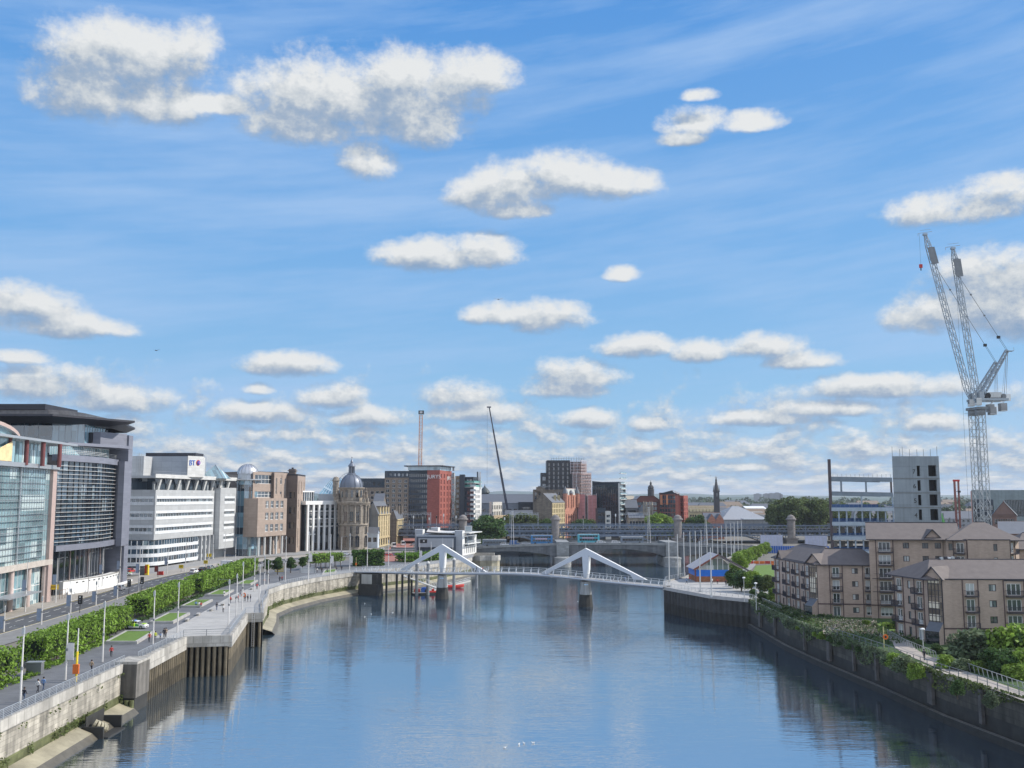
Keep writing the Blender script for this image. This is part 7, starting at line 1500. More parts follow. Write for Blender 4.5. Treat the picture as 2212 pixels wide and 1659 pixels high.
b0,b1_=(77.2,212.9),(92.4,211.2);zB=flats(tB,b0,b1_,6,[(3.2,'B'),(7.7,'w'),(11.7,'w'),(14.3,'w')])
b2,b3=(92.6,210.),(95.8,207.4);flats(tB,b2,b3,6,[(.9,'s'),(2.8,'b')]);b4,b5=(95.9,207.2),(104.3,206.4);flats(tB,b4,b5,6,[(5.6,'s')]);b6=(108.2,210.2);flats(tB,b5,b6,6,[(1.6,'b')])
b=B();b.prism([(77.5,213.2),(92.5,211.5),(96,207.7),(104.2,206.7),(107.8,210.4),(110.5,222),(81.5,223.5)],7,zB-.25,tanb);b.quad((81.4,224,7),(77.2,212.9,7),(77.2,212.9,zB),(81.4,224,zB),tanb);b.obj('core',tB)
hiproof(tB,[(77.,212.7),(95.5,210.2),(99.5,222.5),(81.4,225)],zB,3.2,0);hiproof(tB,[(92.5,208.2),(107.,206.6),(111,220.5),(97.,221.5)],zB+.03,3.4,6.)
gablet(tB,(90.3,211.6),radians(-6),zB,1.7,1.8,5.)
tC=thing('brick_flats','nearest tan brick flats with a glazed stair corner, behind the shrubs','apartment building',(76,175,7),'tan brick riverside flats')
c0_,c1_=(72.4,187.6),(74.7,177.8);zC=flats(tC,c0_,c1_,4,[(1.6,'b'),(4.6,'s'),(7.6,'b')])
stairglass(tC,(74.7,177.7),(76.3,175.6),7,zC);c2_,c3_=(76.4,175.5),(108.5,174.4);flats(tC,c2_,c3_,4,[(4.8,'b'),(8.7,'w'),(12.4,'B'),(17,'w'),(21,'b'),(25,'w'),(29,'B')])
b=B();b.prism([(72.7,187.6),(74.9,178),(76.5,175.8),(108.4,174.7),(108.4,187),(73,189)],7,zC-.25,tanb);b.obj('core',tC)
hiproof(tC,[(74.2,176.6),(109,173.8),(110,187.6),(72.0,189.2)],zC,3.0,4.2);gablet(tC,(75.4,176.8),radians(-52),zC,1.75,1.9,5.)
b=B()
for k in range(5):b.box((79.5+k*.7,182.5,zC+2.9+.1*(k%2)),(.5,.5,.9),(galv,railm,white)[k%3])
b.obj('roof_garden_kit',tC)
tD=thing('brick_flats','sliver of tan brick flats with dark roof at the right edge','apartment building',(112,222,7),'tan brick riverside flats');zz=flats(tD,(109.5,214.),(128,212.),5,[(3,'w'),(7,'b'),(12,'w')],sh=2.9);hiproof(tD,[(109.5,213.8),(128,212),(129,224),(110.5,226)],zz,3.1,4)
b=B();b.prism([(109.7,214.3),(127.8,212.3),(128.8,223),(110.6,225)],7,zz-.2,tanb);b.obj('core',tD)
Yp=302;t=thing('pavilion','glass pavilion with a lopsided pitched roof, blue band and orange brick base','pavilion',(XA(1501,Yp),Yp,7))
pa,pb_,pcx=XA(1501,Yp),XA(1573,Yp),XA(1551,Yp);zlo,zhi,zri=ZA(1229,Yp),ZA(1198,Yp),ZA(1222,Yp)
dep=13
b=B();obrick=mat('orange_brick',(.36,.15,.07),.8,var=.2,scale=.6,kind='course',size=(.6,.2));b.prism([(pa+.3,Yp),(pb_,Yp),(pb_,Yp+dep),(pa+.3,Yp+dep)],7,ZA(1245,Yp),obrick);b.obj('brick_base',t)
b=B();b.prism([(pa+.3,Yp-.02),(pb_,Yp-.02),(pb_,Yp+dep),(pa+.3,Yp+dep)],ZA(1245,Yp)+.01,ZA(1231,Yp),mat('bright_blue_panel',(.02,.16,.6),.35));b.obj('blue_band',t)
b=B();zc_=ZA(1231,Yp)+.02;slope=lambda x:zlo+(zhi-zlo)*(x-pa)/(pcx-pa)if x<pcx else zhi+(zri-5.-zhi)*(x-pcx)/(XA(1612,Yp)-pcx)
pp=[pa+.3,pcx,pb_];b.add([(pa+.3,Yp+.05,zc_),(pb_,Yp+.05,zc_),(pb_,Yp+.05,slope(pb_)),(pcx,Yp+.05,zhi-.2),(pa+.3,Yp+.05,zlo)],[(0,1,2,3,4)],glass('pavilion_glass',(.16,.2,.19),(2,2),.6,1.4,light=.2));g_=b.obj('glazing',t)
b=B()
for k in range(7):x=pa+.4+(pb_-pa-.5)*k/6;b.bar((x,Yp-.05,zc_),(x,Yp-.05,slope(x)-.1),.12,.15,white)
b.obj('mullions',g_)
xr=XA(1614,Yp+2);zrr=ZA(1232,Yp+2)
b=B();rm=mat('pale_metal_roof',(.45,.42,.42),.5,.1,kind='plank',size=(20,.6),dark=.85);wd_=mat('red_timber',(.2,.07,.05),.6)
b.quad((pa-.6,Yp-1,zlo-.1),(pcx,Yp-1,zhi+.1),(pcx,Yp+dep,zhi+.1),(pa-.6,Yp+dep,zlo-.1),rm);b.quad((pcx,Yp-1,zhi+.1),(xr,Yp-1,zrr),(xr,Yp+dep,zrr),(pcx,Yp+dep,zhi+.1),rm)
b.bar((pa-.6,Yp-1,zlo-.2),(pcx,Yp-1,zhi),.3,.5,wd_);b.bar((pcx,Yp-1,zhi),(xr,Yp-1,zrr-.1),.3,.5,mat('fascia_dark',(.12,.1,.1),.6));b.obj('roof',t)
b=B();b.bar((pa,Yp-.2,7),(pa,Yp-.2,zlo),.35,.35,wd_);b.bar((xr-.4,Yp,7),(xr-.4,Yp,zrr),.25,.25,wd_);b.obj('post',t)
POL=[(1446,1258,1162),(1465,1252,1154),(1478.5,1248,1188 and 1149),(1492,1245,1148),(1503.5,1238,1147),(1516,1228,1145),(1528,1222,1143),(1540,1217,1141),(1551,1213,1139),(1560,1210,1135),(1570,1207,1132),(1580,1204,1130),(1587.5,1201,1128),(1595,1197,1125),(1603,1192,1124)]
tp=thing('white_pole','pole','pole');b=B();b.tube((0,0,0),(0,0,1),.17,offwhite,.12,n=8);b.obj('shaft',tp);b=B();b.tube((0,0,0),(0,0,.035),.32,galv,n=8);b.obj('base_collar',tp);PP=Place(tp)
for x,y,yt in POL:
 if y>1226 or True:
  g=G(x,y);PP((*g,7.02),0,'tall slim white pole in the row along the far right quay edge','row of tall white poles by the pavilion',(1,1,ZA(yt,g[1])-7))
for(x,y,yt),lb in(((1513,1279,1169),'tall white pole standing before the blue band of the pavilion, left'),((1537,1290,1183),'tall white pole nearest the viewer on the white quay corner'),((1586,1238,1178),'tall white pole rising in front of the pavilion roof')):
 g=G(x,y);PP((*g,7.02),0,lb,'poles on the white quay corner',(1.1,1.1,ZA(yt,g[1])-7))
RQ=[QR[i]for i in range(4,8)]
sheet('plaza',[(47,303),(43.8,283),QR[6],QR[7],(66,250),(72,262),(76,285),(75,322),(58,322)],7.05,palepave)
sheet('lawn',[(74,300),(80,330),(92,372),(104,380),(108,350),(96,300)],7.06,grass)
band('path',[(71,280),(76,330),(90,375),(104,430),(112,455)],-3.5,2.5,7.09,paving)
sheet('grass_bank',[(60.5,250),(60,215),(61,194),(63,170),(64.3,147),(67.5,125),(70,60),(160,60),(160,260),(72,262)],7.03,roughgrass)
band('riverside_path',smooth([(68,60),(66.9,126),(66.2,147),(67,168),(70,182),(66,200),(64,222),(64,250)],5),-1.6,1.6,7.1,mat('gravel_path',(.36,.32,.28),.9,var=.2,scale=.5))
band('riverside_path',smooth([(67.5,160),(74,158),(84,150),(100,140)],4),-1.4,1.4,7.12,mat('gravel_path',(.36,.32,.28),.9,var=.2,scale=.5))
sheet('lawn',[(71.5,148),(78,150),(110,128),(110,118),(80,132)],7.08,grass)
sheet('lawn',[(68,196),(72,205),(78,203),(74,192)],7.08,grass)
railing('thin white railing round the white quay corner',[(43.8,283),QR[6],QR[7],(60.4,246)],7.35,sp=1.8,nr=3,m=offwhite)
railing('low silver railing along the far right quay beside the poles',[(56,319),(47,303),(43.8,284)],7.35,sp=2.5,nr=3)
pts_r=[QR[i]for i in range(8,14)]
railing('thin dark railing along the top of the overgrown river wall',[(60.2,190),QR[10],QR[11],QR[12],QR[13]],7.15,sp=2.2,nr=2,m=greysteel,h=1.1)
railing('silver hooped railing on the garden side of the path, in two stretches',[(70.4,186),(68.6,173),(68.2,160)],7.1,sp=1.1,nr=1,lean=.2)
railing('silver hooped railing beside the lawn at the right edge',[(68.2,150),(68.8,128),(69.8,105)],7.1,sp=1.3,nr=1,lean=.2)
railing('short pale railing by the pollarded garden below the pavilion',[(61.5,247),(61.5,226)],7.1,sp=1.1,nr=1,lean=.2)
for(x,y),c,lb in(((1910,1400),yellow,'yellow post with an orange lifebuoy beside the riverside path'),):
 g=G(x,y);t=thing('lifebuoy_post',lb,'lifebuoy post',(*g,7));b=B();b.bar((*g,7),(*g,10.6),.14,.14,mat('pale_yellow_post',(.6,.55,.25),.6));b.obj('post',t);b=B();b.tube((g[0]+.3,g[1]-.1,8.9),(g[0]+.3,g[1]+.05,8.9),.45,orange,n=14);b.tube((g[0]+.3,g[1]-.14,8.9),(g[0]+.3,g[1]-.1,8.9),.2,blackm,n=10);b.obj('lifebuoy',t)
for x,y,yt,lb in((1995,1408,1362,'short white lamp post before the glazed stair corner'),(1634,1318,1262,'white lamp post among the trees below the pavilion'),(1608,1300,1250,'slim lamp post at the corner of the riverside trees')):
 g=G(x,y);zt_=ZA(yt,g[1]);t=thing('lamp_post',lb,'lamp post',(*g,7));b=B();b.tube((*g,7),(*g,zt_),.09,offwhite,.06);b.obj('pole',t);b=B();b.lathe([(.1,0),(.38,.12),(.38,.3),(.1,.45)],g[0],g[1],white,10,cz=zt_);b.obj('lamp_head',t)
for x,y,w in((1568,1205,9),(1676,1219,4)):pass
g=G(1622,1218);t=thing('site_barrier','orange plastic barriers on the lawn beside the small tree row','barrier',(*g,7));
for k in range(6):b=B();b.box((g[0]+k*2.2,g[1]+(.3 if k%2 else 0),7.55),(1.9,.4,1.),orange if k%3 else redm);b.obj('barrier_section',t)
g=G(1672,1224);t=thing('site_barrier','short orange barrier at the left edge of the first brick flats','barrier',(*g,7));
for k in range(2):b=B();b.box((g[0]+k*2,g[1],7.6),(1.8,.5,1.2),orange);b.obj('barrier_section',t)
g=G(1611,1252);t=thing('site_barrier','orange and white barrier behind the round riverside tree','barrier',(*g,7));b=B();b.box((g[0]+1,g[1],7.7),(3.,.6,1.2),orange);b.obj('body',t);b=B();b.box((g[0]+1,g[1]-.32,8.1),(3.,.05,.3),white);b.obj('stripe',t)
bark=mat('bark',(.09,.07,.05),.9,var=.2)
lf_h=leafmat('hedge_leaf',(.17,.28,.04));lf_d=leafmat('dark_leaf',(.065,.12,.035));lf_o=leafmat('olive_leaf',(.10,.13,.04));lf_y=leafmat('yellow_leaf',(.2,.3,.05));lf_s=leafmat('sage_leaf',(.13,.17,.09));lf_far=leafmat('far_leaf',(.06,.09,.045),scale=.05)
def leaf(b,p,s,m,rd,up=None):
 n=Vector((rd.gauss(0,1),rd.gauss(0,1),rd.gauss(0,1))).normalized()
 if up is not None:n=(n*.8+up).normalized()
 t=n.orthogonal().normalized();t=Matrix.Rotation(rd.uniform(0,6.28),3,n)@t;q=n.cross(t);s1=s*rd.uniform(.6,1.2);s2=s1*rd.uniform(.5,.9);p=Vector(p)
 b.quad(p-t*s1-q*s2*.4,p+q*s2,p+t*s1-q*s2*.3,p-q*s2*.9,m)
def clump(b,lobes,n,s,m,rd,fill=.45):
 vols=[l[3]*l[4]*l[5]for l in lobes];tot=sum(v**.67 for v in vols)
 for l,v in zip(lobes,vols):
  for _ in range(int(n*v**.67/tot)+1):
   d=Vector((rd.gauss(0,1),rd.gauss(0,1),rd.gauss(0,1))).normalized();r=rd.uniform(0,1)**fill if rd.random()<.8 else rd.uniform(.9,1.15)
   leaf(b,(l[0]+d.x*l[3]*r,l[1]+d.y*l[4]*r,l[2]+d.z*l[5]*r),s,m,rd,d*.6)
def crown_lobes(rd,h,w,z0,k=9):
 """k lobes filling a crown of height h and width w from z0"""
 out=[(0,0,z0+h*.5,w*.33,w*.33,h*.36)]
 for i in range(k):
  a=2*pi*i/k+rd.uniform(-.4,.4);f=rd.uniform(.12,.88);rr=w*.5*sin(pi*min(.93,max(.14,f*.85+.1)))*rd.uniform(.5,.72);q=rd.uniform(.17,.26)*w
  out.append((rr*cos(a),rr*sin(a),z0+h*f,q,q,q*rd.uniform(.7,.95)))
 out.append((rd.uniform(-.1,.1)*w,rd.uniform(-.1,.1)*w,z0+h*.86,w*.2,w*.2,h*.15));return out
def tree_proto(name,h,w,trunk,m,n,s,seed,label='tree',cat='tree',k=9):
 rd=random.Random(seed);t=thing(name,label,cat);b=B();b.tube((0,0,-.2),(.1,0,trunk+h*.25),w*.035+.06,bark,w*.02+.03,n=7)
 for i in range(5):a=i*1.3;b.tube((.05,0,trunk*(.8+.08*i)),(cos(a)*w*.25,sin(a)*w*.25,trunk+h*(.3+.08*i)),w*.016+.03,bark,.03,n=5)
 b.obj('trunk',t);b=B();clump(b,crown_lobes(rd,h,w,trunk,k),n,s,m,rd);b.obj('crown',t);return t
def put(pl,px,Y,z,hpx_top,base_h,lb,grp,xs=1.,rot=None):
 """scale a prototype of height base_h so its top reaches sight line hpx_top"""
 zz=ZA(hpx_top,Y);sc=(zz-z)/base_h;return pl((XA(px,Y),Y,z),rot if rot is not None else(px*7.3)%6.28,lb,grp,(sc*xs,sc*xs,sc))
def hedge(lb,a,c,w,z0,z1,nt_,m=lf_h,dens=13.,s=.25,grp='clipped tree hedges along the promenade',seed=1):
 rd=random.Random(seed);l=dist(a,c);u=Vector(((c[0]-a[0])/l,(c[1]-a[1])/l,0));v=Vector((u.y,-u.x,0));A=Vector((*a,0));t=thing('hedge',lb,'hedge',(*a,7),grp)
 b=B();H=z1-z0;h2=w/2
 def wob(s_,k):return.1*sin(s_*.9+k)+.1*sin(s_*2.3+k*2)
 def P(s_,d,z):return A+u*s_+v*d+Vector((0,0,z))
 faces=[(l*H,'R'),(l*H,'L'),(l*w,'T'),(w*H,'N'),(w*H,'F'),(l*w,'B')]
 for area,f in faces:
  for _ in range(int(area*dens*(1.1 if f in 'RT' else.8))):
   ds=-rd.uniform(0,1)**2*.8
   if f=='R':s_=rd.uniform(0,l);p=P(s_,h2+ds+wob(s_,1),rd.uniform(z0,z1));n=v
   elif f=='L':s_=rd.uniform(0,l);p=P(s_,-h2-ds+wob(s_,2),rd.uniform(z0,z1));n=-v
   elif f=='T':s_=rd.uniform(0,l);p=P(s_,rd.uniform(-h2,h2),z1+ds+wob(s_,3)*.8);n=Vector((0,0,1))
   elif f=='N':p=P(-ds+wob(z0,1),rd.uniform(-h2,h2),rd.uniform(z0,z1));n=-u
   elif f=='F':p=P(l+ds,rd.uniform(-h2,h2),rd.uniform(z0,z1));n=u
   else:p=P(rd.uniform(0,l),rd.uniform(-h2,h2),z0-ds*.5-rd.uniform(0,.5));n=Vector((0,0,-1))
   leaf(b,p,s,m,rd,n*.9)
 for _ in range(int(l*1.5)):s_=rd.uniform(0,l);leaf(b,P(s_,rd.uniform(-h2,h2),z1+rd.uniform(.2,.7)),s,m,rd)
 b.obj('foliage',t)
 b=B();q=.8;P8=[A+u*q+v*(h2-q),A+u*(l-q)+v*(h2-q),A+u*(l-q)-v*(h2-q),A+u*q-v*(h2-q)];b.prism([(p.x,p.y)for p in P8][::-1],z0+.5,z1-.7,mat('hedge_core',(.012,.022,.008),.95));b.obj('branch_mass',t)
 for k in range(nt_):
  for d in(-h2*.55,h2*.55):p=P(l*(k+.5)/nt_,d,0);b=B();b.tube((p.x,p.y,7),(p.x,p.y,z0+.8),.1,bark,n=6);b.obj('trunk',t)
HZ0,HZ1=8.3,11.6
hedge('nearest clipped hedge, cut off by the left edge of the picture',(-72.3,105),(-72.5,144),4.2,8.1,HZ1-.2,8,seed=1)
hedge('long clipped hedge behind the utility cabinet, ending beside the marked car',(-73.4,152),(-77.,196),4.4,HZ0,HZ1,9,seed=2)
hedge('clipped hedge with a dark end face between the third and fourth raised lawns',(-80.2,212),(-84.8,256),5.2,HZ0,HZ1,9,seed=3)
hedge('farthest long clipped hedge, curving to the row of single round trees',(-84.4,262),(-90.4,342),5.,HZ0,HZ1,14,seed=4,s=.34,dens=7)
hedge('row of pleached trees with bare stems opposite the white colonnade',(XA(672,352),352),(XA(735,366),366),5.,9.6,ZA(1197,356),6,seed=5,s=.38,dens=6)
hedge('dark clipped hedge block in front of the domed stone hall',(XA(762,371),371),(XA(828,374),374),8,7.6,ZA(1189,371),5,seed=6,s=.4,dens=6,m=leafmat('mid_leaf',(.07,.14,.025)))
hedge('bright clipped hedge seen through the left arm of the first bridge fin',(XA(864,392),392),(XA(975,410),410),7,7.6,ZA(1194,398),8,seed=7,s=.4,dens=5,m=leafmat('bright_hedge_leaf',(.13,.25,.03)))
def cover(name,pts,w,h,n,s,m,seed,kind='stuff',z=7.):
 rd=random.Random(seed);d=cum(pts);b=B()
 for _ in range(n):
  q=rd.uniform(0,d[-1]-.01);i=max(j for j in range(len(d)-1)if d[j]<=q);f=(q-d[i])/(d[i+1]-d[i]);p=lerp(pts[i],pts[i+1],f);u=Vector((pts[i+1][0]-pts[i][0],pts[i+1][1]-pts[i][1])).normalized();o=rd.uniform(-w/2,w/2);hh=h*(.5+.5*sin(q*.7)*sin(q*.31+o))
  leaf(b,(p[0]+u.y*o,p[1]-u.x*o,z+rd.uniform(0,1)*(.3+hh)),s,m,rd,Vector((0,0,.7)))
 return st(b.obj(name),kind)
cover('shrub_bed',[(-69.8,105),(-69.9,146)],1.8,.7,900,.3,lf_h,11);cover('shrub_bed',[(-70.6,150),(-73.6,182)],1.8,.8,900,.3,lf_h,12);cover('shrub_bed',[(-76.6,186),(-78.2,212),(-80.4,250),(-82,262)],1.8,.9,1500,.3,lf_d,13);cover('shrub_bed',[(-82.8,264),(-84.2,300),(-86.5,335)],1.5,.9,1300,.35,lf_d,14)
def weeds(pts,off,n,zl,zh,seed):
 rd=random.Random(seed);P=offs(pts,off);d=cum(P);b=B()
 for _ in range(n):
  q=rd.uniform(0,d[-1]-.01)
  if sin(q*.8+seed)+sin(q*.27)<-.1:continue
  i=max(j for j in range(len(d)-1)if d[j]<=q);p=lerp(P[i],P[i+1],(q-d[i])/(d[i+1]-d[i]));leaf(b,(p[0]+rd.uniform(0,.25),p[1],rd.gauss((zl+zh)/2,(zh-zl)/4)),.17,lf_o,rd,Vector((.6,0,.4)))
 st(b.obj('wall_weeds'),'stuff')
weeds([QL[1],QL[2],QL[3]],.15,2600,1.6,3.1,1);weeds(QL[9:14],.15,2600,1.7,3.4,2);weeds([QL[1],QL[2],QL[3]],.3,400,5.2,6.2,3)
tr1=Place(tree_proto('round_tree',5.,4.6,1.6,lf_d,2600,.27,21))
for px,Y,yt,lb in((601,330,1204,'single round tree nearest the end of the long hedge'),(629,337,1204,'single round tree standing alone before the brown slab offices'),(578,334,1208,'round tree tucked against the far end of the long hedge'),(655,349,1203,'round tree at the left end of the pleached row'),(689,372,1200,'round tree behind the pleached row')):
 put(tr1,px,Y,7,yt,6.6,lb,'round street trees')
tr_big=tree_proto('broad_tree',9.,10.,2.,lf_o,5200,.42,22,k=13);TB=Place(tr_big)
tr_dark=tree_proto('dark_tree',9.,9.5,1.5,lf_d,4800,.42,23,k=12);TD=Place(tr_dark)
tr_yel=tree_proto('bright_tree',8.,8.5,1.5,lf_y,4200,.4,24,k=11);TY=Place(tr_yel)
tr_tall=tree_proto('tall_tree',15.,10.,2.,leafmat('poplar_leaf',(.12,.16,.055)),6500,.45,25,k=16);TT=Place(tr_tall)
put(TD,1054,505,7,1113,10.6,'large dark riverside tree between the casino and the first bus',None,1.25)
for px,Y,yt,pl_,lb,xs in((1094,588,1117,TB,'olive tree behind the rail bridge below the grey gabled houses, left',1.1),(1123,590,1113,TB,'olive tree behind the rail bridge below the gantry droppers',1.2),(1152,588,1116,TB,'olive tree behind the rail bridge beside the great stone gable',1.1),(1180,586,1120,TD,'dark tree behind the rail turret, before the cream tenement',.9),(1256,584,1121,TD,'dark tree at the foot of the pink netting',1.3),(1272,586,1126,TB,'small olive tree right of the pink netting foot',1.),(1419,588,1113,TY,'bright yellow-green tree before the dark brick flats',1.25),(1440,586,1119,TY,'bright yellow-green tree next to the right rail turret',1.1),(1488,586,1122,TB,'olive tree right of the right rail turret',1.),(1507,588,1112,TD,'dark tree left of the red sandstone gables',1.1),(1521,586,1124,TB,'small olive tree touching the red sandstone gables',.9)):
 put(pl_,px,Y,7,yt,10.6 if pl_ is not TY else 9.2,lb,'trees behind the railway bridge',xs)
for px,Y,yt,lb,xs in((1668,575,1086,'dark narrow tree at the left end of the tall tree clump',.7),(1690,580,1076,'tall tree second from the left in the tall clump',1.),(1713,572,1073,'tallest and widest tree of the clump left of the steel frame',1.25),(1742,578,1074,'tall tree in the middle right of the clump',1.2),(1768,574,1075,'tall tree beside the steel frame',1.1),(1790,585,1077,'tall tree partly behind the tall steel post',1.),(1822,640,1084,'tree seen through the steel frame, left',.9),(1868,660,1085,'tree seen through the steel frame, middle',.9),(1903,660,1087,'tree seen through the steel frame, right',.8)):
 put(TT,px,Y,7,yt,17,lb,'tall trees left of the building site',xs*.95)
for i in range(9):
 f=i/8;px=1593+64*f;Y=330+118*f;put(TY,px,Y,7,1196-24*f,9.2,'slender young tree in the row along the path behind the pavilion','row of young trees behind the pavilion',.85)
for px,Y,yt,pl_,lb,bh,xs in((1583,281,1228,TD,'dark round tree nearest the pavilion on the white plaza',10.6,.95),(1600,272,1232,TD,'dark tree second from the pavilion',10.6,1.),(1622,270,1236,TY,'bright green tree in the middle of the riverside clump',9.2,1.15),(1596,288,1240,TY,'bright shrub tree behind the dark plaza trees',9.2,.9),(1640,266,1241,TD,'dark tree left of the narrow flats',10.6,1.1),(1662,262,1246,TB,'olive tree against the narrow flats',10.6,1.1),(1667,246,1272,TY,'bright bush low against the narrow flats',9.2,.9),(1645,244,1278,TD,'dark bush below the clump by the path',10.6,1.1),(1625,252,1272,TD,'dark bush beside the path railing',10.6,1.),(1565,306,1219,TY,'slim tree against the pavilion glass',9.2,.5)):
 put(pl_,px,Y,7,yt,bh,lb,'trees between the pavilion and the flats',xs)
sh_o=Place(tree_proto('bush',3.,3.8,.1,lf_s,2600,.2,31,'bush','bush',k=9));sh_g=Place(tree_proto('bush',3.,3.8,.1,lf_y,2600,.2,32,'bush','bush',k=9));sh_d=Place(tree_proto('bush',3.,3.8,.1,lf_d,2600,.2,33,'bush','bush',k=9))
for px,Y,yt,pl_,lb,xs in((2111,158,1356,sh_o,'large sage green bush in front of the nearest flats',1.5),(2090,163,1378,sh_o,'smaller sage bush left of the large one, before the nearest flats',1.2),(2140,156,1366,sh_o,'sage bush right of the large one',1.),(2165,155,1350,sh_g,'bright green bush before the nearest flats',.9),(2193,153,1344,sh_g,'tallest bright green bush near the right edge',1.),(2178,158,1362,sh_d,'dark bush between the bright bushes',.9),(2211,154,1352,sh_d,'dark bush cut by the right edge',1.1),(2145,148,1400,sh_d,'low dark bush under the bright bushes',1.1),(2180,146,1404,sh_d,'low dark spreading bush near the right edge',1.3),(2212,145,1398,sh_g,'low bright bush at the right edge',1.2),(2040,152,1413,sh_g,'low green hedge bush beside the path fork',1.6),(2075,150,1420,sh_o,'flowering low bush along the garden hedge',1.5),(2110,149,1424,sh_g,'flowering low bush in the middle of the garden hedge',1.5),(2150,146,1428,sh_d,'low dark hedge bush above the lawn',1.5),(2190,143,1430,sh_g,'low hedge bush above the lawn at the right edge',1.6),(2020,166,1391,sh_d,'dark bush at the foot of the glazed stair',1.3),(2058,165,1388,sh_d,'dark bush before the wall of the nearest flats',1.2),(1983,172,1382,sh_d,'dark bush left of the white lamp post',1.),(1869,198,1338,sh_g,'bright rounded shrub behind the gravelly garden',1.1),(1889,196,1344,sh_s if False else sh_o,'pinkish shrub right of the bright rounded shrub',1.),(1902,199,1347,sh_g,'shrub left of the clipped block hedge',.9),(1845,203,1343,sh_o,'dry pinkish shrub in the stony garden',1.),(1825,206,1341,sh_o,'dry pale shrub beside the stony garden',1.),(1800,209,1341,sh_o,'dry pale shrub left in the stony garden',.9),(1780,207,1350,sh_o,'dry shrub by the bare planting',1.),(1745,208,1334,sh_d,'dark shrub in the shade of the flats',1.6),(1715,214,1322,sh_d,'dark shrub in the shade beside the wall railing',1.5),(1690,224,1312,sh_d,'dark shrub against the narrow flats',1.3),(1770,212,1326,sh_d,'dark shrub under the four-storey wall',1.3),(1930,196,1340,sh_d,'dark shrub at the corner of the nearest flats',.9)):
 put(pl_,px,Y,7.0,yt,3.3,lb,'garden shrubs on the right bank',xs)
for k,(px,Y,yt,xs,pl_)in enumerate(((1640,236,1318,1.6,sh_d),(1662,228,1328,1.6,sh_d),(1684,219,1340,1.4,sh_g),(1704,212,1346,1.3,sh_o),(1722,206,1352,1.3,sh_g),(1741,201,1360,1.2,sh_o),(1760,196,1364,1.2,sh_g),(1776,192,1362,1.4,sh_g),(1792,188,1374,1.2,sh_d),(1812,184,1386,1.2,sh_d),(1832,179,1392,1.3,sh_d),(1855,176,1396,1.2,sh_d),(1916,163,1407,1.2,sh_o),(1936,160,1408,1.2,sh_g),(1958,155,1412,1.3,sh_o),(1975,151,1430,1.1,sh_g),(2135,131,1490,.8,sh_o),(2065,137,1468,.8,sh_d))):
 x=min(XA(px,Y),66)if px<1900 else XA(px,Y)
 lbl='self-sown scrub bush on the brink of the dark river wall'
 pl_((x-.3,Y,5.6),k*1.7,lbl,'scrub along the river wall',((ZA(yt,Y)-5.6)/3.3*xs,(ZA(yt,Y)-5.6)/3.3*xs,(ZA(yt,Y)-5.6)/3.3))
def ivy(seed,Y0,Y1,n,m,s,zlo):
 rd=random.Random(seed);b=B()
 for _ in range(n):
  Y=rd.uniform(Y0,Y1);k=next(i for i in range(7,14)if QR[i+1][1]<=Y<=QR[i][1]);f=(QR[k][1]-Y)/(QR[k][1]-QR[k+1][1]);x=QR[k][0]+(QR[k+1][0]-QR[k][0])*f
  dz=rd.uniform(0,1)**1.5*(zlo*(.6+.4*sin(Y*.35)*sin(Y*.13+1)));leaf(b,(x-.15-rd.uniform(0,.5),Y,7.3-dz),s,m,rd,Vector((-.6,-.3,.3)))
 return b
b=ivy(41,166,249,5200,lf_s,.25,3.6);st(b.obj('ivy'),'stuff');b=ivy(42,126,166,1800,lf_o,.22,3.);st(b.obj('ivy'),'stuff')
rd=random.Random(44);b=B()
for _ in range(7000):
 Y=rd.uniform(176,250);x=rd.uniform(60.3,66+min(8,(250-Y)*.12));leaf(b,(x,Y,6.9+rd.uniform(0,.8)),.26,rd.choice((lf_o,lf_d,lf_s)),rd,Vector((0,0,.5)))
st(b.obj('rough_undergrowth'),'stuff')
b=B()
for _ in range(3800):
 px=rd.uniform(1775,1890);Y=rd.uniform(188,206);leaf(b,(XA(px,Y),Y,7.05+rd.uniform(0,.7)),.22,rd.choice((mat('dry_stems',(.36,.31,.26),.9),lf_s)),rd,Vector((0,0,.3)))
st(b.obj('dry_planting'),'stuff')
g=G(1921,1362);hx=hedge('small square clipped hedge block with a bright top beside the nearest flats',(XA(1909,196),196),(XA(1934,198),198),2.6,7.3,ZA(1346,196),2,m=lf_y,dens=22,s=.18,grp='garden shrubs on the right bank',seed=9)
rd=random.Random(5);b=B();core=mat('woodland_core',(.03,.05,.028),.95)
for _ in range(900):
 Y=rd.choice((900,1100,1400,1800,2400,3000))*rd.uniform(.9,1.1);px=rd.uniform(560,2260);x=XA(px,Y);r=rd.uniform(5,10)*(1+Y/4500);h=r*rd.uniform(.8,1.1)
 if Y<1200 and rd.random()<.5:continue
 c=Vector((x,Y,7+h*.7))
 for _ in range(26):d=Vector((rd.gauss(0,1),rd.gauss(0,1),abs(rd.gauss(0,1)))).normalized();leaf(b,c+Vector((d.x*r,d.y*r*.6,d.z*h*.8)),r*.3,lf_far,rd,d)
st(b.obj('far_woodland'),'stuff')
banner=mat('banner_blue',(.28,.34,.45),.8,var=.15,scale=.8);bannerw=mat('banner_white',(.65,.62,.6),.8)
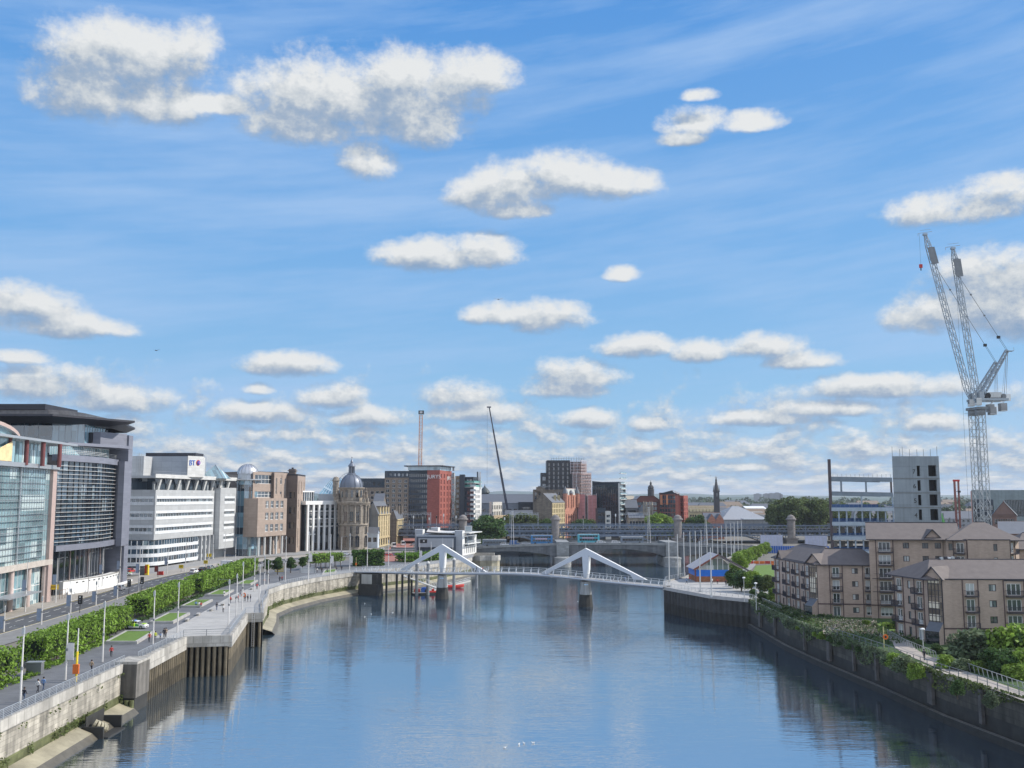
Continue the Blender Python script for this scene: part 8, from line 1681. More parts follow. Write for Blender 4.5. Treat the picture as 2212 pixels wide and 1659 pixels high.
def mast(px,py,yt,lb,kind='mast',ban=0,grp=None):
 g=G(px,py);zt_=ZA(yt,g[1]);z0=7.1 if kind!='mast' else 7.08;t=thing('light_mast' if kind=='mast' else 'street_lamp',lb,'light mast' if kind=='mast' else 'street lamp',(*g,z0),grp)
 b=B();H=zt_-z0;b.tube((*g,z0),(*g,z0+H*.45),.16,postm,.13,n=8);b.tube((*g,z0+H*.45),(*g,zt_),.11,postm,.08,n=8);b.tube((*g,z0+H*.43),(*g,z0+H*.47),.2,greysteel,n=8);b.obj('pole',t)
 if kind=='lamp':b=B();b.bar((*g,zt_-.1),(g[0]+1.7,g[1],zt_+.25),.09,.09,postm);b.box((g[0]+1.9,g[1],zt_+.25),(.8,.35,.14),greysteel);b.obj('lamp_head',t)
 elif kind=='arm':b=B();b.bar((*g,zt_-.1),(g[0]-2.4,g[1],zt_-.02),.06,.06,greysteel);b.obj('arm',t)
 if kind=='mast' or kind=='arm':b=B();b.box((g[0],g[1]-.15,zt_-.6),(.3,.3,.8),galv);b.obj('spotlight',t)
 if ban:
  hz=z0+H*ban[0];s=ban[1];b=B();b.box((g[0]+s*.55,g[1],hz),(.95,.05,2.4),banner if ban[2]=='b' else bannerw);b.bar((g[0],g[1],hz+1.25),(g[0]+s*1.05,g[1],hz+1.25),.05,.05,greysteel);b.bar((g[0],g[1],hz-1.25),(g[0]+s*1.05,g[1],hz-1.25),.05,.05,greysteel);b.obj('banner',t)
GR='tall light masts along the promenade'
for a in((43,1521,1352,'nearest light mast, with a thin arm to the left, by the two walkers','arm',0),(141,1470,1324,'light mast with a white and red banner halfway up','mast',(.42,1,'w')),(221,1431,1298,'light mast in front of the long hedge behind the cabinet','mast',0),(330,1392,1275,'light mast beside the nearest raised lawn','mast',0),(383,1367,1257,'light mast between the first two raised lawns','mast',0),(493,1353,1251,'light mast at the bay end of the pale plaza, with a short arm','arm',0),(510,1333,1239,'second light mast on the right edge of the pale plaza','mast',0),(523,1317,1213,'tallest light mast at the far end of the pale plaza','mast',0),(560,1302,1220,'light mast beside the ladder recess','mast',0),(549,1278,1204,'light mast behind the ladder recess, by the curved wall','mast',0),(571,1267,1200,'light mast at the start of the curved wall','mast',0),(579,1262,1210,'shorter light mast next to the curved wall start','mast',0),(616,1258,1158,'tall light mast by the couple in dark clothes','mast',0),(666,1256,1148,'tall light mast with a white banner before the colonnade','mast',(.47,1,'w')),(713,1246,1154,'tall light mast with a white banner by the pleached trees','mast',(.4,1,'w')),(755,1234,1152,'tall light mast with a white banner before the domed hall','mast',(.3,1,'w')),(793,1232,1150,'tall light mast in front of the cream tenement','mast',0),(839,1226,1166,'light mast where the red street meets the footbridge','mast',0),(875,1218,1172,'light mast behind the left foot of the first fin','mast',0),(906,1216,1173,'light mast with a banner behind the first fin','mast',(.45,1,'w')),(931,1212,1170,'light mast seen inside the first fin triangle, left of the leg','mast',0),(978,1206,1165,'light mast in front of the dark frame of the casino','mast',0)):
 mast(*a[:4],a[4],a[5],GR)
GL='street lamps along the riverside road'
for a in((54,1323,1211,'bannered street lamp before the glass offices, its arm over the pavement','lamp',(.52,-1,'b')),(120,1303,1206,'bannered street lamp by the pink stone corner','lamp',(.52,-1,'b')),(190,1283,1194,'street lamp before the white curved plinth, left','lamp',0),(220,1273,1186,'bannered street lamp before the white curved plinth, right','lamp',(.5,-1,'b')),(258,1263,1179,'bannered street lamp before the violet-grey frame','lamp',(.5,-1,'b')),(299,1278,1179,'bannered street lamp beside the traffic lights','lamp',(.5,-1,'b')),(253,1296,1241,'short bannered post at the road edge by the silver car','mast',(.35,-1,'b')),(207,1308,1254,'short bannered post beside the long hedge','mast',(.35,-1,'b')),(152,1326,1270,'short bannered post at the road edge in mid picture left','mast',(.5,-1,'b')),(89,1351,1287,'short bannered post nearer the viewer at the road edge','mast',(.35,-1,'b')),(8,1366,1308,'short bannered post at the left picture edge','mast',(.35,-1,'b')),(400,1236,1172,'street lamp before the silver banded office','lamp',0),(361,1240,1186,'street lamp by the yellow road signs','lamp',(.5,-1,'b')),(485,1207+12,1154,'street lamp before the dark west wall of the domed office','lamp',0),(508,1226,1160,'street lamp before the glass rotunda','lamp',0),(449,1228,1176,'street lamp carrying a yellow sign','lamp',0),(737,1216,1160,'street lamp right of the white colonnade','lamp',0)):
 mast(*a[:4],a[4],a[5],GL)
g=G(164,1473);t=thing('lifebuoy_post','tall pole, yellow below, with an orange lifebuoy on the near river wall','lifebuoy post',(*g,7));b=B();b.tube((*g,7),(*g,14.4),.12,postm,.08);b.obj('pole',t);b=B();b.tube((*g,7),(*g,11.2),.16,yellow);b.obj('yellow_sleeve',t);b=B();b.box((g[0],g[1]-.2,8.8),(.85,.25,1.3),orange);b.obj('lifebuoy_case',t)
g=G(526,1302);t=thing('lifebuoy_post','low post with a round orange lifebuoy near the ladder recess','lifebuoy post',(*g,7));b=B();b.bar((*g,7),(*g,9),.12,.12,galv);b.obj('post',t);b=B();b.tube((g[0],g[1]-.12,8.9),(g[0],g[1],8.9),.55,orange,n=16);b.tube((g[0],g[1]-.14,8.9),(g[0],g[1]-.125,8.9),.3,offwhite,n=12);b.obj('lifebuoy',t)
g=G(769,1228);t=thing('lifebuoy_post','yellow post at the left end of the footbridge','lifebuoy post',(*g,7));b=B();b.bar((*g,7),(*g,11),.14,.14,mat('pale_yellow_post',(.6,.55,.25),.6));b.obj('post',t);b=B();b.box((g[0],g[1]-.12,8.6),(.6,.2,.8),orange);b.obj('lifebuoy_case',t)
for(x,y),lb in(((278,1284),'traffic light left of the pair by the silver car'),((306,1278),'traffic light right of the pair by the silver car'),((172,1325),'short black signal post at the edge of the road')):
 g=G(x,y);t=thing('traffic_light',lb,'traffic light',(*g,7),'traffic lights');b=B();b.tube((*g,7),(*g,10.2),.07,blackm);b.obj('pole',t);b=B();b.box((g[0],g[1],10),(.9,.35,1.9),blackm);b.obj('signal_head',t)
 for k in range(3):b=B();b.tube((g[0],g[1]-.2,10.6-k*.55),(g[0],g[1]-.17,10.6-k*.55),.17,(white,greysteel,greysteel)[k]if x!=306 else(greysteel,greysteel,white)[k],n=12);b.obj('lens',t)
for(x,y),lb,w,z in(((114,1300),'orange-yellow road sign by the pink stone corner',2.6,10.6),((391,1236),'yellow road sign before the banded office, left',1.6,8.9),((444,1230),'yellow road sign before the banded office, right',1.5,9.6),((451,1224),'yellow road sign high beside the forecourt wall',1.8,11.2)):
 g=G(x,y);t=thing('road_sign',lb,'road sign',(*g,7),'yellow road signs');b=B();b.bar((*g,7),(*g,z+.4),.1,.1,greysteel);b.obj('post',t);b=B();b.box((g[0],g[1]-.1,z),(w,.06,1.2),yellow);b.box((g[0],g[1]-.14,z+.2),(w*.7,.02,.12),blackm);b.box((g[0],g[1]-.14,z-.15),(w*.5,.02,.12),blackm);b.obj('panel',t)
g=G(317,1243);t=thing('phone_kiosk','red and yellow kiosk beside the ambulance','kiosk',(*g,7));b=B();b.box((g[0],g[1],8.8),(1.1,1.,3.5),yellow);b.obj('cabin',t);b=B();b.box((g[0]-.2,g[1]-.52,9),(.6,.06,2.6),redm);b.obj('panel',t);b=B();b.box((g[0]-1.5,g[1]+.3,8.2),(1.8,.15,2.3),greysteel);b.obj('shelter_side',t)
g=G(174,1292);
for(x,y),lb,w in(((346,1243),'red box on the pavement beyond the kiosk',2.),):g=G(x,y);t=thing('barrier',lb,'barrier',(*g,7));b=B();b.box((g[0],g[1],7.7),(w,.5,1.3),redm);b.obj('panel',t);b=B();b.box((g[0],g[1],7.1),(w+.2,.8,.15),blackm);b.obj('foot',t)
g=G(341,1248);t=thing('bus_stop_sign','dark red bus stop flag beside the road','sign',(*g,7));b=B();b.bar((*g,7),(*g,10.8),.12,.12,greysteel);b.obj('post',t);b=B();b.box((g[0]-.6,g[1],9.8),(1.2,.1,1.9),mat('dark_red_flag',(.2,.05,.04),.6));b.obj('flag',t)
g=G(604,1253);
for k,((x,y),c,lb)in enumerate((((603,1236),yellow,'yellow slatted barrier by the single round trees'),((664,1238),white,'long white barrier lying by the pleached trees'))):
 g=G(x,y);t=thing('barrier',lb,'barrier',(*g,7));wdt=3.2 if k==0 else 5.5
 b=B()
 for j in range(4):b.box((g[0],g[1],7.3+j*.45),(wdt,.12,.25),c)
 b.obj('slats',t);b=B();b.box((g[0]-wdt*.45,g[1],7.9),(.12,.5,1.8),greysteel);b.box((g[0]+wdt*.45,g[1],7.9),(.12,.5,1.8),greysteel);b.obj('legs',t)
railing('pale forecourt railing before the silver banded office',[(XA(433,352),352),(XA(505,378),378)],7.1,sp=2.5,nr=3,m=offwhite)
railing('brown frame barrier on the pavement by the glass offices',[G(128,1296),G(146,1291)],7.14,sp=1.6,nr=2,m=mat('brown_paint',(.2,.12,.08)),h=2.2)
for px,yt in((1107,1065),(1402,1096),(1525,1121)):
 x=XA(px,YB+2);t=thing('bridge_lamp','tall twin pale lamp standard on the road bridge at its %s'%{1107:'left pier',1402:'centre right',1525:'right end'}[px],'street lamp',(x,YB+2,zdeck(x)),'lamp standards on the road bridge')
 for s in(-.45,.45):b=B();b.tube((x+s*1.6,YB+2,8),(x+s*.5,YB+2,ZA(yt+40 if px==1107 else yt,YB)),.14,postm,.1,n=6);b.obj('pole',t)
 b=B();b.box((x,YB+2,ZA(yt+40 if px==1107 else yt,YB)),(1.2,.4,.25),galv);b.obj('lamp_head',t)
def loft(b,secs,m,closed=True,caps=True):
 n=len(secs[0])
 for k in range(len(secs)-1):
  for i in range(n if closed else n-1):j=(i+1)%n;b.quad(secs[k][i],secs[k][j],secs[k+1][j],secs[k+1][i],m)
 if caps:b.add(secs[0],[tuple(range(n))],m);b.add(secs[-1],[tuple(range(n-1,-1,-1))],m)
def wheel(t,x,y,r=.33,w=.22):
 b=B();b.tube((x,y-w/2,r),(x,y+w/2,r),r,rubber,n=14);o=b.obj('wheel',t);b=B();s=1 if y>0 else-1;b.tube((x,y+s*w*.5,r),(x,y+s*(w*.5+.02),r),r*.6,galv,n=12);b.obj('rim',o)
CARP={}
def car_proto(name,cat,paint,ln=4.4,wd=1.78,h=1.48,kind='car'):
 t=thing(name,name,cat);b=B();hw=wd/2
 if kind=='car':prof=[(-.5,.55,.9,.84),(-.47,.86,.96,.92),(-.38,.95,1,.96),(-.2,.97,1,1),(.12,.96,1,1),(.3,.84,1,.96),(.44,.7,.96,.88),(.5,.5,.86,.74)]
 else:prof=[(-.5,1.0,.94,.9),(-.47,1.05,1,.98),(-.2,1.05,1,1),(.2,1.05,1,1),(.36,.98,1,.96),(.46,.85,.95,.88),(.5,.6,.88,.8)]
 secs=[[(f*ln,-hw*a,.28),(f*ln,-hw*a,.6),(f*ln,-hw*c,zt_*h/1.48),(f*ln,hw*c,zt_*h/1.48),(f*ln,hw*a,.6),(f*ln,hw*a,.28)]for f,zt_,a,c in prof];loft(b,secs,paint)
 gh=[(-.44,.9,.6),(-.36,1.34,.8),(-.2,1.46,.84),(.05,1.46,.84),(.14,1.38,.82),(.32,.88,.7)]if kind=='car' else[(-.49,1.02,.92),(-.485,2.2,.86),(-.4,2.32,.86),(.18,2.32,.86),(.28,2.1,.82),(.42,1.,.8)]
 base=.93 if kind=='car' else 1.03
 roofb=[[(f*ln,-hw*w_*.92,zt_-.02),(f*ln,-hw*w_*.86,zt_+.04),(f*ln,hw*w_*.86,zt_+.04),(f*ln,hw*w_*.92,zt_-.02)]for f,zt_,w_ in gh[1:-1]];loft(b,roofb,paint)
 if kind=='van':b.box((-.14*ln,0,1.6),(.62*ln,wd*.93,1.35),paint)
 for f in(-.44,-.17,.1):b.bar((f*ln+.08,-hw*.93,base),(f*ln+.16,-hw*.76,gh[2][1]),.09,.06,paint);b.bar((f*ln+.08,hw*.93,base),(f*ln+.16,hw*.76,gh[2][1]),.09,.06,paint)
 b.obj('body',t)
 b=B();secs=[[(f*ln,-hw*.93,base-.05),(f*ln,-hw*w_,zt_),(f*ln,hw*w_,zt_),(f*ln,hw*.93,base-.05)]for f,zt_,w_ in gh];loft(b,secs,gcar);b.obj('windows',t)
 for x in(-.31*ln,.31*ln):
  for y in(-hw*.9,hw*.9):wheel(t,x,y)
 for s in(-1,1):
  b=B();b.box((.487*ln,s*hw*.62,.66),(.1,.34,.15),white);b.obj('headlight',t);b=B();b.box((-.497*ln,s*hw*.68,.78),(.06,.28,.16),redm);b.obj('tail_light',t)
  b=B();b.box((.17*ln,s*(hw+.07),1.0),(.14,.16,.12),paint);b.obj('wing_mirror',t)
 b=B();b.box((.498*ln,0,.45),(.05,wd*.6,.16),blackm);b.obj('bumper',t);return t
paints={'silver':mat('car_silver',(.45,.47,.5),.3,.6,var=.02),'white':mat('car_white',(.78,.78,.78),.3,var=.02),'black':mat('car_black',(.02,.02,.025),.25,var=.02),'red':mat('car_red',(.4,.03,.03),.3,var=.02),'blue':mat('car_blue',(.05,.12,.3),.3,var=.02)}
def heading(x,y):
 i=min(range(len(ROAD)-1),key=lambda k:dist(ROAD[k],(x,y)));a,c=ROAD[i],ROAD[i+1];return atan2(c[1]-a[1],c[0]-a[0])
def place_car(kind,col,px,py,lb,rot=None,z=7.05,grp='cars and vans along the riverside road',YZ=None):
 x,y=G(px,py)if YZ is None else(XA(px,YZ),YZ);k=(kind,col)
 if k not in CARP:CARP[k]=Place(car_proto('parked_car' if kind=='car' else 'van','car' if kind=='car' else 'van',paints[col],4.3 if kind=='car' else 5.2,1.78 if kind=='car' else 2.,kind=kind))
 CARP[k]((x,y,z),heading(x,y)if rot is None else rot,lb,grp)
place_car('car','silver',260,1275,'silver car driving away on the near road, left of the traffic lights')
place_car('car','red',284,1245,'red car behind the ambulance before the banded office',YZ=338)
place_car('car','white',419,1238,'white car waiting behind the clipped hedge by the banded office');place_car('car','black',438,1234,'black car next to the white car behind the clipped hedge');place_car('car','silver',455,1230,'grey car ahead of the black car behind the hedge')
place_car('van','white',494,0,'white van parked before the domed office, left of the logo van',radians(10),YZ=366);place_car('van','white',530,0,'white van with a yellow m on its side before the rotunda',radians(8),YZ=372)
place_car('car','black',553,0,'black car parked under the projecting brown stone block',radians(20),YZ=380)
place_car('car','white',747,0,'white car on the road right of the white colonnade',radians(15),YZ=436);place_car('car','silver',770,0,'silver car on the road before the domed hall',radians(10),YZ=440);place_car('car','red',700,0,'red car half hidden by the pleached trees',radians(25),YZ=430)
place_car('car','white',827,0,'white car parked by the pale blue shop',radians(100),YZ=470);place_car('van','white',850,0,'white van on the red street beside the tenement',radians(110),YZ=505);place_car('van','white',870,0,'white and yellow van further up the red street',radians(105),YZ=525);place_car('car','silver',894,0,'white car waiting by the casino wall',radians(170),YZ=520)
place_car('car','red',838,0,'red car where the red street meets the riverside road',radians(20),YZ=432)
tvan=[o for o in bpy.data.objects if o.get('label')=='white van with a yellow m on its side before the rotunda'][0]
b=B();b.bar((-1.9,-1.02,1.3),(-1.5,-1.02,2.1),.14,.03,yellow);b.bar((-1.5,-1.02,2.1),(-1.2,-1.02,1.4),.14,.03,yellow);b.bar((-1.2,-1.02,1.4),(-.9,-1.02,2.1),.14,.03,yellow);b.bar((-.9,-1.02,2.1),(-.5,-1.02,1.3),.14,.03,yellow)
o=b.obj('side_logo');o.parent=tvan
hv=mat('hi_vis_yellow',(.5,.75,.05),.4);gr_=mat('battenburg_green',(.02,.25,.08),.4)
def marked(px,py,rot,lb,door=True,YZ=None):
 t=car_proto('ambulance_car','ambulance car',paints['white'],4.6,1.85,1.62);t['label']=lb;b=B()
 for k in range(4):
  for s in(-1,1):b.box((-1.75+k*.78,s*.945,.78),(.76,.05,.42),hv if k%2==0 else gr_)
 b.box((-2.26,0,.95),(.06,1.4,.6),hv);b.box((1.5,0,.965),(1.1,1.3,.04),hv);b.obj('chequer_marking',t);b=B();b.box((-.2,0,1.57),(.3,1.1,.12),bluem);b.obj('light_bar',t)
 if door:b=B();b.box((.3,-1.35,.85),(.08,.9,.75),hv,.3);b.obj('open_door',t)
 x,y=G(px,py)if YZ is None else(XA(px,YZ),YZ);t.location=(x,y,7.06);t.rotation_euler=(0,0,rot)
marked(293,1358,radians(-4),'white and yellow marked car with an open door beside the nearest lawn');marked(272,0,radians(20),'marked ambulance parked at the corner of the banded office',False,326)
def bus(lb,px,L_,H_,body,upper,dbl,rot=0.,grp='buses crossing the road bridge'):
 Y=YB+6;x=XA(px,Y);z=zdeck(x)+.02;t=thing('bus',lb,'bus',(x,Y,z),grp);b=B();hw=1.25
 b.box((x,Y,z+.35+(H_-.35)*.5),(L_,2.5,H_-.35),body)
 if upper:b.box((x,Y,z+H_-.12),(L_-.3,2.3,.26),upper);
 b.obj('body',t)
 rows=[(1.35,1.0)]+([(2.95,.95)]if dbl else[])
 for zz,hh in rows:
  n=7;
  for k in range(n):b=B();b.box((x-L_/2+.8+(L_-1.6)*(k+.5)/n,Y-hw-.02,z+zz+hh/2),((L_-1.6)/n-.12,.06,hh),gcar);b.obj('window',t)
 b=B();b.box((x+L_/2+.01,Y,z+1.7),(.06,2.1,1.3),gcar)
 if dbl:b.box((x+L_/2+.01,Y,z+3.4),(.06,2.1,.9),gcar)
 b.obj('windscreen',t)
 if dbl:b=B();b.box((x-.3,Y-hw-.03,z+2.62),(L_*.55,.05,.5),mat('advert_pink',(.6,.45,.55),.5));b.obj('advert_panel',t)
 for dx in(-L_*.3,L_*.32):b=B();b.tube((x+dx,Y-1.27,z+.48),(x+dx,Y-1.0,z+.48),.48,rubber,n=14);b.obj('wheel',t)
 b=B();b.box((x+L_/2+.02,Y-.9,z+.7),(.06,.3,.2),white);b.box((x+L_/2+.02,Y+.9,z+.7),(.06,.3,.2),white);b.obj('headlight',t)
busb=mat('bus_blue',(.05,.2,.42),.35,var=.05);bust=mat('bus_teal',(.1,.42,.5),.35);busg=mat('bus_grey',(.2,.23,.27),.4)
bus('white-roofed single-deck bus beside the dark riverside tree',1068,11.5,3.3,busg,white,False);bus('double-deck blue bus with a pink advert, near the left bridge pier',1170,10.4,4.35,busb,offwhite,True);bus('double-deck blue bus in the middle of the road bridge',1271,10.4,4.4,bust,white,True);bus('white single-deck bus on the right half of the road bridge',1365,11.,3.2,busg,white,False)
for px,kind,col,lb in((1112,'van','blue','blue flatbed lorry behind the first bus on the road bridge'),(1136,'car','silver','silver car before the first double-deck bus'),(1298,'car','white','white car right behind the middle double-deck bus'),(1330,'car','white','white car left of the right-hand single-deck bus'),(1090,'car','white','white car alongside the first bus')):
 x=XA(px,YB+4.5);place_car(kind,col,px,0,lb,0.,zdeck(x)+.02,'cars on the road bridge',YZ=YB+(4 if px!=1090 else 2.6))
skin=mat('skin',(.45,.26,.18),.6);hairm=mat('dark_hair',(.03,.02,.015),.7);CL={n:mat('cloth_'+n,c,.85,var=.1)for n,c in(('white',(.7,.68,.66)),('blue',(.15,.25,.45)),('dark',(.025,.025,.035)),('red',(.45,.05,.04)),('grey',(.2,.2,.22)),('yellow',(.6,.65,.08)),('orange',(.7,.2,.05)),('jeans',(.05,.08,.15)),('tan',(.35,.25,.16)))}
def person_mesh(pose):
 st_=.3 if pose=='walk' else.06
 if pose=='sit':J={'pel':(0,0,.52),'ch':(0,.02,.86),'nk':(0,.02,1.06),'hd':(0,-.02,1.18),'ht':(0,-.02,1.3),'lh':(.1,0,.5),'lk':(.12,-.44,.5),'la':(.12,-.44,.1),'lt':(.12,-.6,.05),'rh':(-.1,0,.5),'rk':(-.12,-.44,.5),'ra':(-.12,-.46,.1),'rt':(-.12,-.62,.05),'ls':(.2,.02,1.),'le':(.25,-.08,.74),'lw':(.16,-.3,.6),'lf':(.13,-.38,.58),'rs':(-.2,.02,1.),'re':(-.25,-.08,.74),'rw':(-.16,-.3,.6),'rf':(-.13,-.38,.58)}
 else:J={'pel':(0,0,.95),'ch':(0,-.01,1.26),'nk':(0,-.02,1.48),'hd':(0,-.04,1.6),'ht':(0,-.03,1.74),'lh':(.1,0,.92),'lk':(.11,-st_*.7-.03,.5),'la':(.11,-st_*.8,.1),'lt':(.12,-st_*.8-.15,.05),'rh':(-.1,0,.92),'rk':(-.11,st_*.2,.5),'ra':(-.11,st_*.95,.14),'rt':(-.12,st_*.95-.14,.05),'ls':(.2,0,1.42),'le':(.27,st_*.3+.03,1.14),'lw':(.26,st_*.3-.1,.9),'lf':(.25,st_*.3-.14,.8),'rs':(-.2,0,1.42),'re':(-.27,-st_*.2+.03,1.14),'rw':(-.26,-st_*.5-.08,.9),'rf':(-.25,-st_*.5-.12,.8)}
 R={'pel':(.16,.12),'ch':(.17,.12),'nk':(.06,.06),'hd':(.085,.1),'ht':(.06,.07),'lh':(.1,.1),'lk':(.06,.06),'la':(.045,.05),'lt':(.04,.035),'ls':(.075,.07),'le':(.048,.048),'lw':(.034,.034),'lf':(.035,.02)}
 for a in list(R):
  if a[0]=='l':R['r'+a[1:]]=R[a]
 names=list(J);E=[('pel','ch'),('ch','nk'),('nk','hd'),('hd','ht'),('pel','lh'),('lh','lk'),('lk','la'),('la','lt'),('pel','rh'),('rh','rk'),('rk','ra'),('ra','rt'),('ch','ls'),('ls','le'),('le','lw'),('lw','lf'),('ch','rs'),('rs','re'),('re','rw'),('rw','rf')]
 me=bpy.data.meshes.new('p');me.from_pydata([J[n]for n in names],[(names.index(a),names.index(c))for a,c in E],[]);o=bpy.data.objects.new('p',me);COL.objects.link(o)
 o.modifiers.new('s','SKIN');sv=me.skin_vertices[0].data
 for i,n in enumerate(names):sv[i].radius=R[n];sv[i].use_root=(n=='pel')
 ss=o.modifiers.new('u','SUBSURF');ss.levels=1;ss.render_levels=1
 bpy.context.view_layer.update();out=bpy.data.meshes.new_from_object(o.evaluated_get(bpy.context.evaluated_depsgraph_get()));bpy.data.objects.remove(o)
 out.materials.clear()
 for m_ in(skin,CL['grey'],CL['jeans'],blackm):out.materials.append(m_)
 zc=.52 if pose=='sit' else.95
 for p in out.polygons:
  z=p.center.z;x=abs(p.center.x);y=p.center.y;k=1
  neck=1.08 if pose=='sit' else 1.5
  if z>neck:k=0
  elif pose!='sit' and x>.2 and z<.92:k=0
  elif z<.1:k=3
  elif z<zc and not(x>.2 and z>.6):k=2
  if pose=='sit' and(z<.6 and y<-.05)and z>.1:k=2
  p.material_index=k;p.use_smooth=True
 return out
PM={k:person_mesh(k)for k in('walk','stand','sit')};HM={}
def person(px,py,top,leg,lb,pose='walk',rot=0.,YZ=None,z=7.08,scale=1.,grp='people out walking by the river'):
 x,y=G(px,py)if YZ is None else(XA(px,YZ),YZ);t=thing('person',lb,'person',(x,y,z),grp);t.rotation_euler=(0,0,rot);t.scale=(scale,)*3
 o=bpy.data.objects.new('body',PM[pose]);COL.objects.link(o);o.parent=t
 for i,m_ in((1,CL[top]),(2,CL[leg])):o.material_slots[i].link='OBJECT';o.material_slots[i].material=m_
 hz=1.22 if pose=='sit' else 1.64
 if pose not in HM:b=B();b.lathe([(.11,-.06),(.125,.03),(.1,.1),(.05,.14),(.01,.15)],0,-.01,hairm,10,cz=hz);oo=b.obj('hair');HM[pose]=oo.data;bpy.data.objects.remove(oo)
 h=bpy.data.objects.new('hair',HM[pose]);COL.objects.link(h);h.parent=t
PL=[(51,1517,'dark','jeans','person in dark clothes nearest the river wall railing','walk',3),(81,1498,'white','dark','person in a white top beside one in blue, near the left edge','walk',2.8),(93,1493,'blue','jeans','person in a blue shirt beside one in white, near the left edge','walk',2.9),(165,1457,'orange','grey','person in orange behind the yellow pole','stand',0),(197,1453,'tan','dark','person in a tan jacket behind the near railing','walk',3),(240,1420,'red','dark','person in dark red before the tallest near mast','walk',.3),(322,1389,'red','dark','person in red at the foot of the mast by the nearest lawn','walk',0),(335,1386,'yellow','grey','person in a yellow vest by the nearest lawn','stand',.2),(346,1382,'blue','dark','small child-sized person in blue beside two in black','stand',0),(354,1379,'dark','dark','person in a dark coat, left of the dark pair','walk',.2),(358,1378,'tan','dark','person in a brown coat, right of the dark pair','walk',.1),(468,1319,'dark','jeans','walker in black on the dark path beside the pale plaza','walk',.1),(482,1324,'white','dark','walker in white carrying a bag on the pale plaza','walk',.2),(497,1304,'red','dark','walker behind the mast with the short arm','walk',.3),(510,1303,'dark','grey','person in black at the foot of the second plaza mast','stand',1),(514,1301,'red','dark','person in red at the foot of the second plaza mast','stand',2),(519,1290,'grey','jeans','person in grey further along the plaza','walk',.4),(529,1300,'dark','dark','left of three people in black by the ladder recess','stand',.4),(535,1301,'dark','dark','middle of three people in black by the ladder recess','stand',2.4),(541,1301,'dark','jeans','right of three people in black by the ladder recess','stand',-1),(555,1274,'red','dark','person in bright red before the curved wall','walk',.2),(604,1258,'dark','dark','left of the dark couple on the curved promenade','walk',3),(609,1257,'red','dark','right of the dark couple on the curved promenade','walk',3),(581,1258,'grey','dark','person by the low mast before the lawns','walk',.2),(571,1262,'orange','dark','person in orange sitting-height at the planter end','stand',1),(685,1238,'white','dark','person in white by the pleached trees','walk',.3),(695,1238,'dark','dark','person in black by the pleached trees','walk',.3),(727,1236,'dark','jeans','person in black right of the small bright lawn','walk',.3),(707,1240,'grey','dark','person in grey before the small bright lawn','walk',2.8),(738,1234,'dark','dark','person in dark clothes left of the bannered mast','walk',2.8),(1483,1262,'blue','dark','walker in blue striding across the white quay corner','walk',1.5),(1539,1262,'white','grey','person in white before the orange brick base','stand',1),(1550,1263,'red','dark','person in red before the orange brick base','stand',0),(1568,1266,'dark','dark','person in dark clothes under the plaza trees','stand',0),(1490,1258,'red','grey','person in red sitting height by the pavilion corner','stand',2),(1997,1428,'dark','dark','person in black on the riverside path at the fork','walk',2.5)]
for px,py,a,c,lb,ps,r in PL:person(px,py,a,c,lb,ps,r,scale=1.02 if 'child' not in lb else.7)
for px,py,a,c,lb in((434,1313,'red','dark','seated person in red on the planter edge'),(430,1312,'white','grey','seated person in white beside the one in red'),(423,1311,'blue','dark','seated person in blue, left in the row on the planter edge'),(484,1287,'white','dark','seated person in white on the far planter corner')):
 person(px,py,a,c,lb,'sit',.4,z=7.12)
for f_,a,lb in((.42,'dark','walker in dark clothes on the footbridge between the fins'),(.44,'red','walker in red on the footbridge between the fins'),(.88,'blue','walker in blue near the right end of the footbridge'),(.24,'grey','walker in grey on the footbridge near the first fin')):
 s=dB[-1]*f_;i=max(j for j in range(len(dB)-1)if dB[j]<=s);f2=(s-dB[i])/(dB[i+1]-dB[i]);p=Vector(BP[i]).lerp(Vector(BP[i+1]),f2);t=None
 x_,y_,z_=p;o=thing('person',lb,'person',(x_,y_,z_+.01),'people on the footbridge');o.rotation_euler=(0,0,1.1);bo=bpy.data.objects.new('body',PM['walk']);COL.objects.link(bo);bo.parent=o;bo.material_slots[1].link='OBJECT';bo.material_slots[1].material=CL[a];h=bpy.data.objects.new('hair',HM['walk']);COL.objects.link(h);h.parent=o
gl_=thing('gull','gull','gull');b=B();b.lathe([(.02,-.28),(.1,-.2),(.15,0),(.1,.18),(.04,.28)],0,0,white,8);
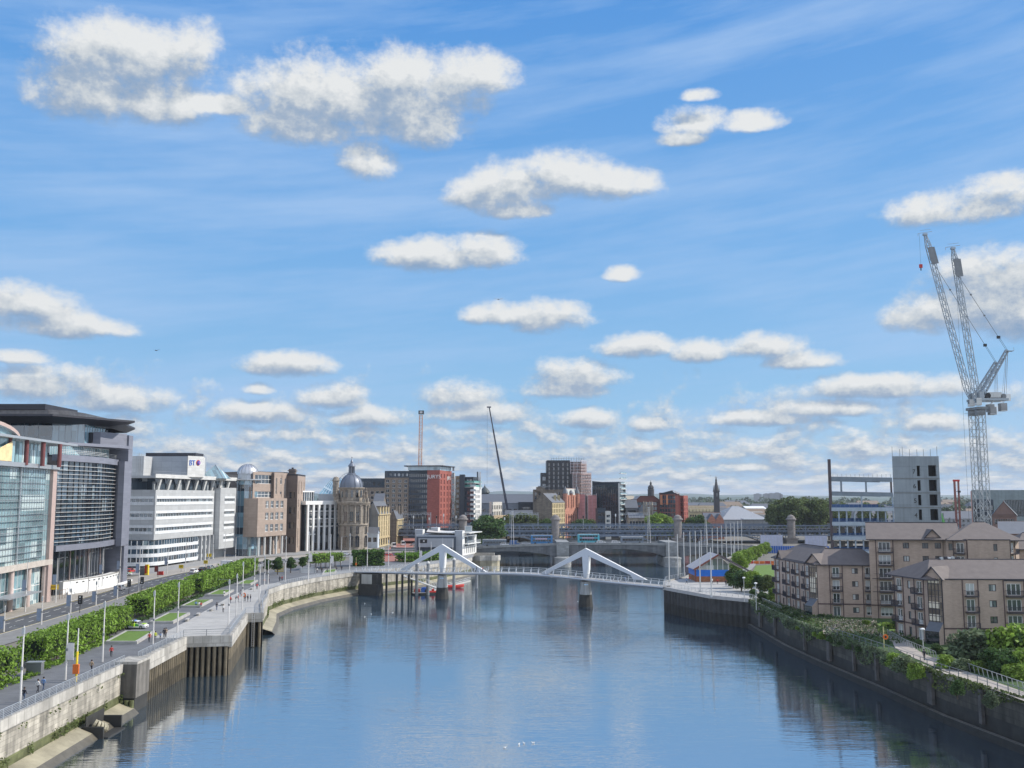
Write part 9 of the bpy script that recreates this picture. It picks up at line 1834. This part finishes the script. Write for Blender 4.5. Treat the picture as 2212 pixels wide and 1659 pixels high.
b.v=[(z,x,.1+y*.8)for x,y,z in b.v];b.tube((.22,0,.15),(.28,0,.3),.05,white);b.tube((.3,0,.3),(.38,0,.29),.02,yellow);o=b.obj('body',gl_);b=B();b.add([(.1,.13,.2),(-.35,.08,.2),(-.1,.16,.1)],[(0,1,2)],galv);b.add([(.1,-.13,.2),(-.35,-.08,.2),(-.1,-.16,.1)],[(0,1,2)],galv);b.obj('wing',gl_);GP=Place(gl_)
for i,(px,py)in enumerate(((1090,1616),(1121,1609),(1132,1607),(1152,1606),(788,1333),(802,1327),(848,1324),(1248,1300),(788,1304))):
 g=G(px,py,0);GP((*g,.02),i*1.1,('gull floating in the open water at the bottom of the picture' if i<4 else 'gull on the water near the left wall' if i<7 else 'gull on the water beside a bridge pier'),'gulls on the river',.75)
fb=thing('flying_bird','bird','bird');b=B();b.tube((-.3,0,0),(.3,0,0),.1,blackm,.04);b.obj('body',fb);b=B();b.add([(.1,0,.03),(-.1,0,.03),(-.2,.9,.25),(.0,.95,.25)],[(0,1,2,3)],blackm);b.add([(.1,0,.03),(-.1,0,.03),(-.2,-.9,.1),(.0,-.95,.1)],[(0,1,2,3)],blackm);b.obj('wing',fb);FP=Place(fb)
for px,py,Y,lb in((318,757,260,'small dark bird in the sky at left'),(1076,647,260,'small dark bird high over the river'),(1538,1028,400,'small dark bird beside the tall spire')):FP((XA(px,Y),Y,ZA(py,Y)),1.2,lb,None,1.3)
flush_windows()
b=B();b.box((0,7900,61),(15000,16800,130),mat('haze_shell',(1,1,1)));hz=b.obj('haze');st(hz,'stuff')
m=bpy.data.materials.new('haze_air');m.use_nodes=True;nt=m.node_tree;nt.nodes.clear();o=nt.nodes.new('ShaderNodeOutputMaterial');v=nt.nodes.new('ShaderNodeVolumePrincipled')
v.inputs['Color'].default_value=(.86,.92,1,1);v.inputs['Density'].default_value=.00007;v.inputs['Anisotropy'].default_value=.3;nt.links.new(v.outputs[0],o.inputs['Volume']);hz.data.materials.clear();hz.data.materials.append(m)
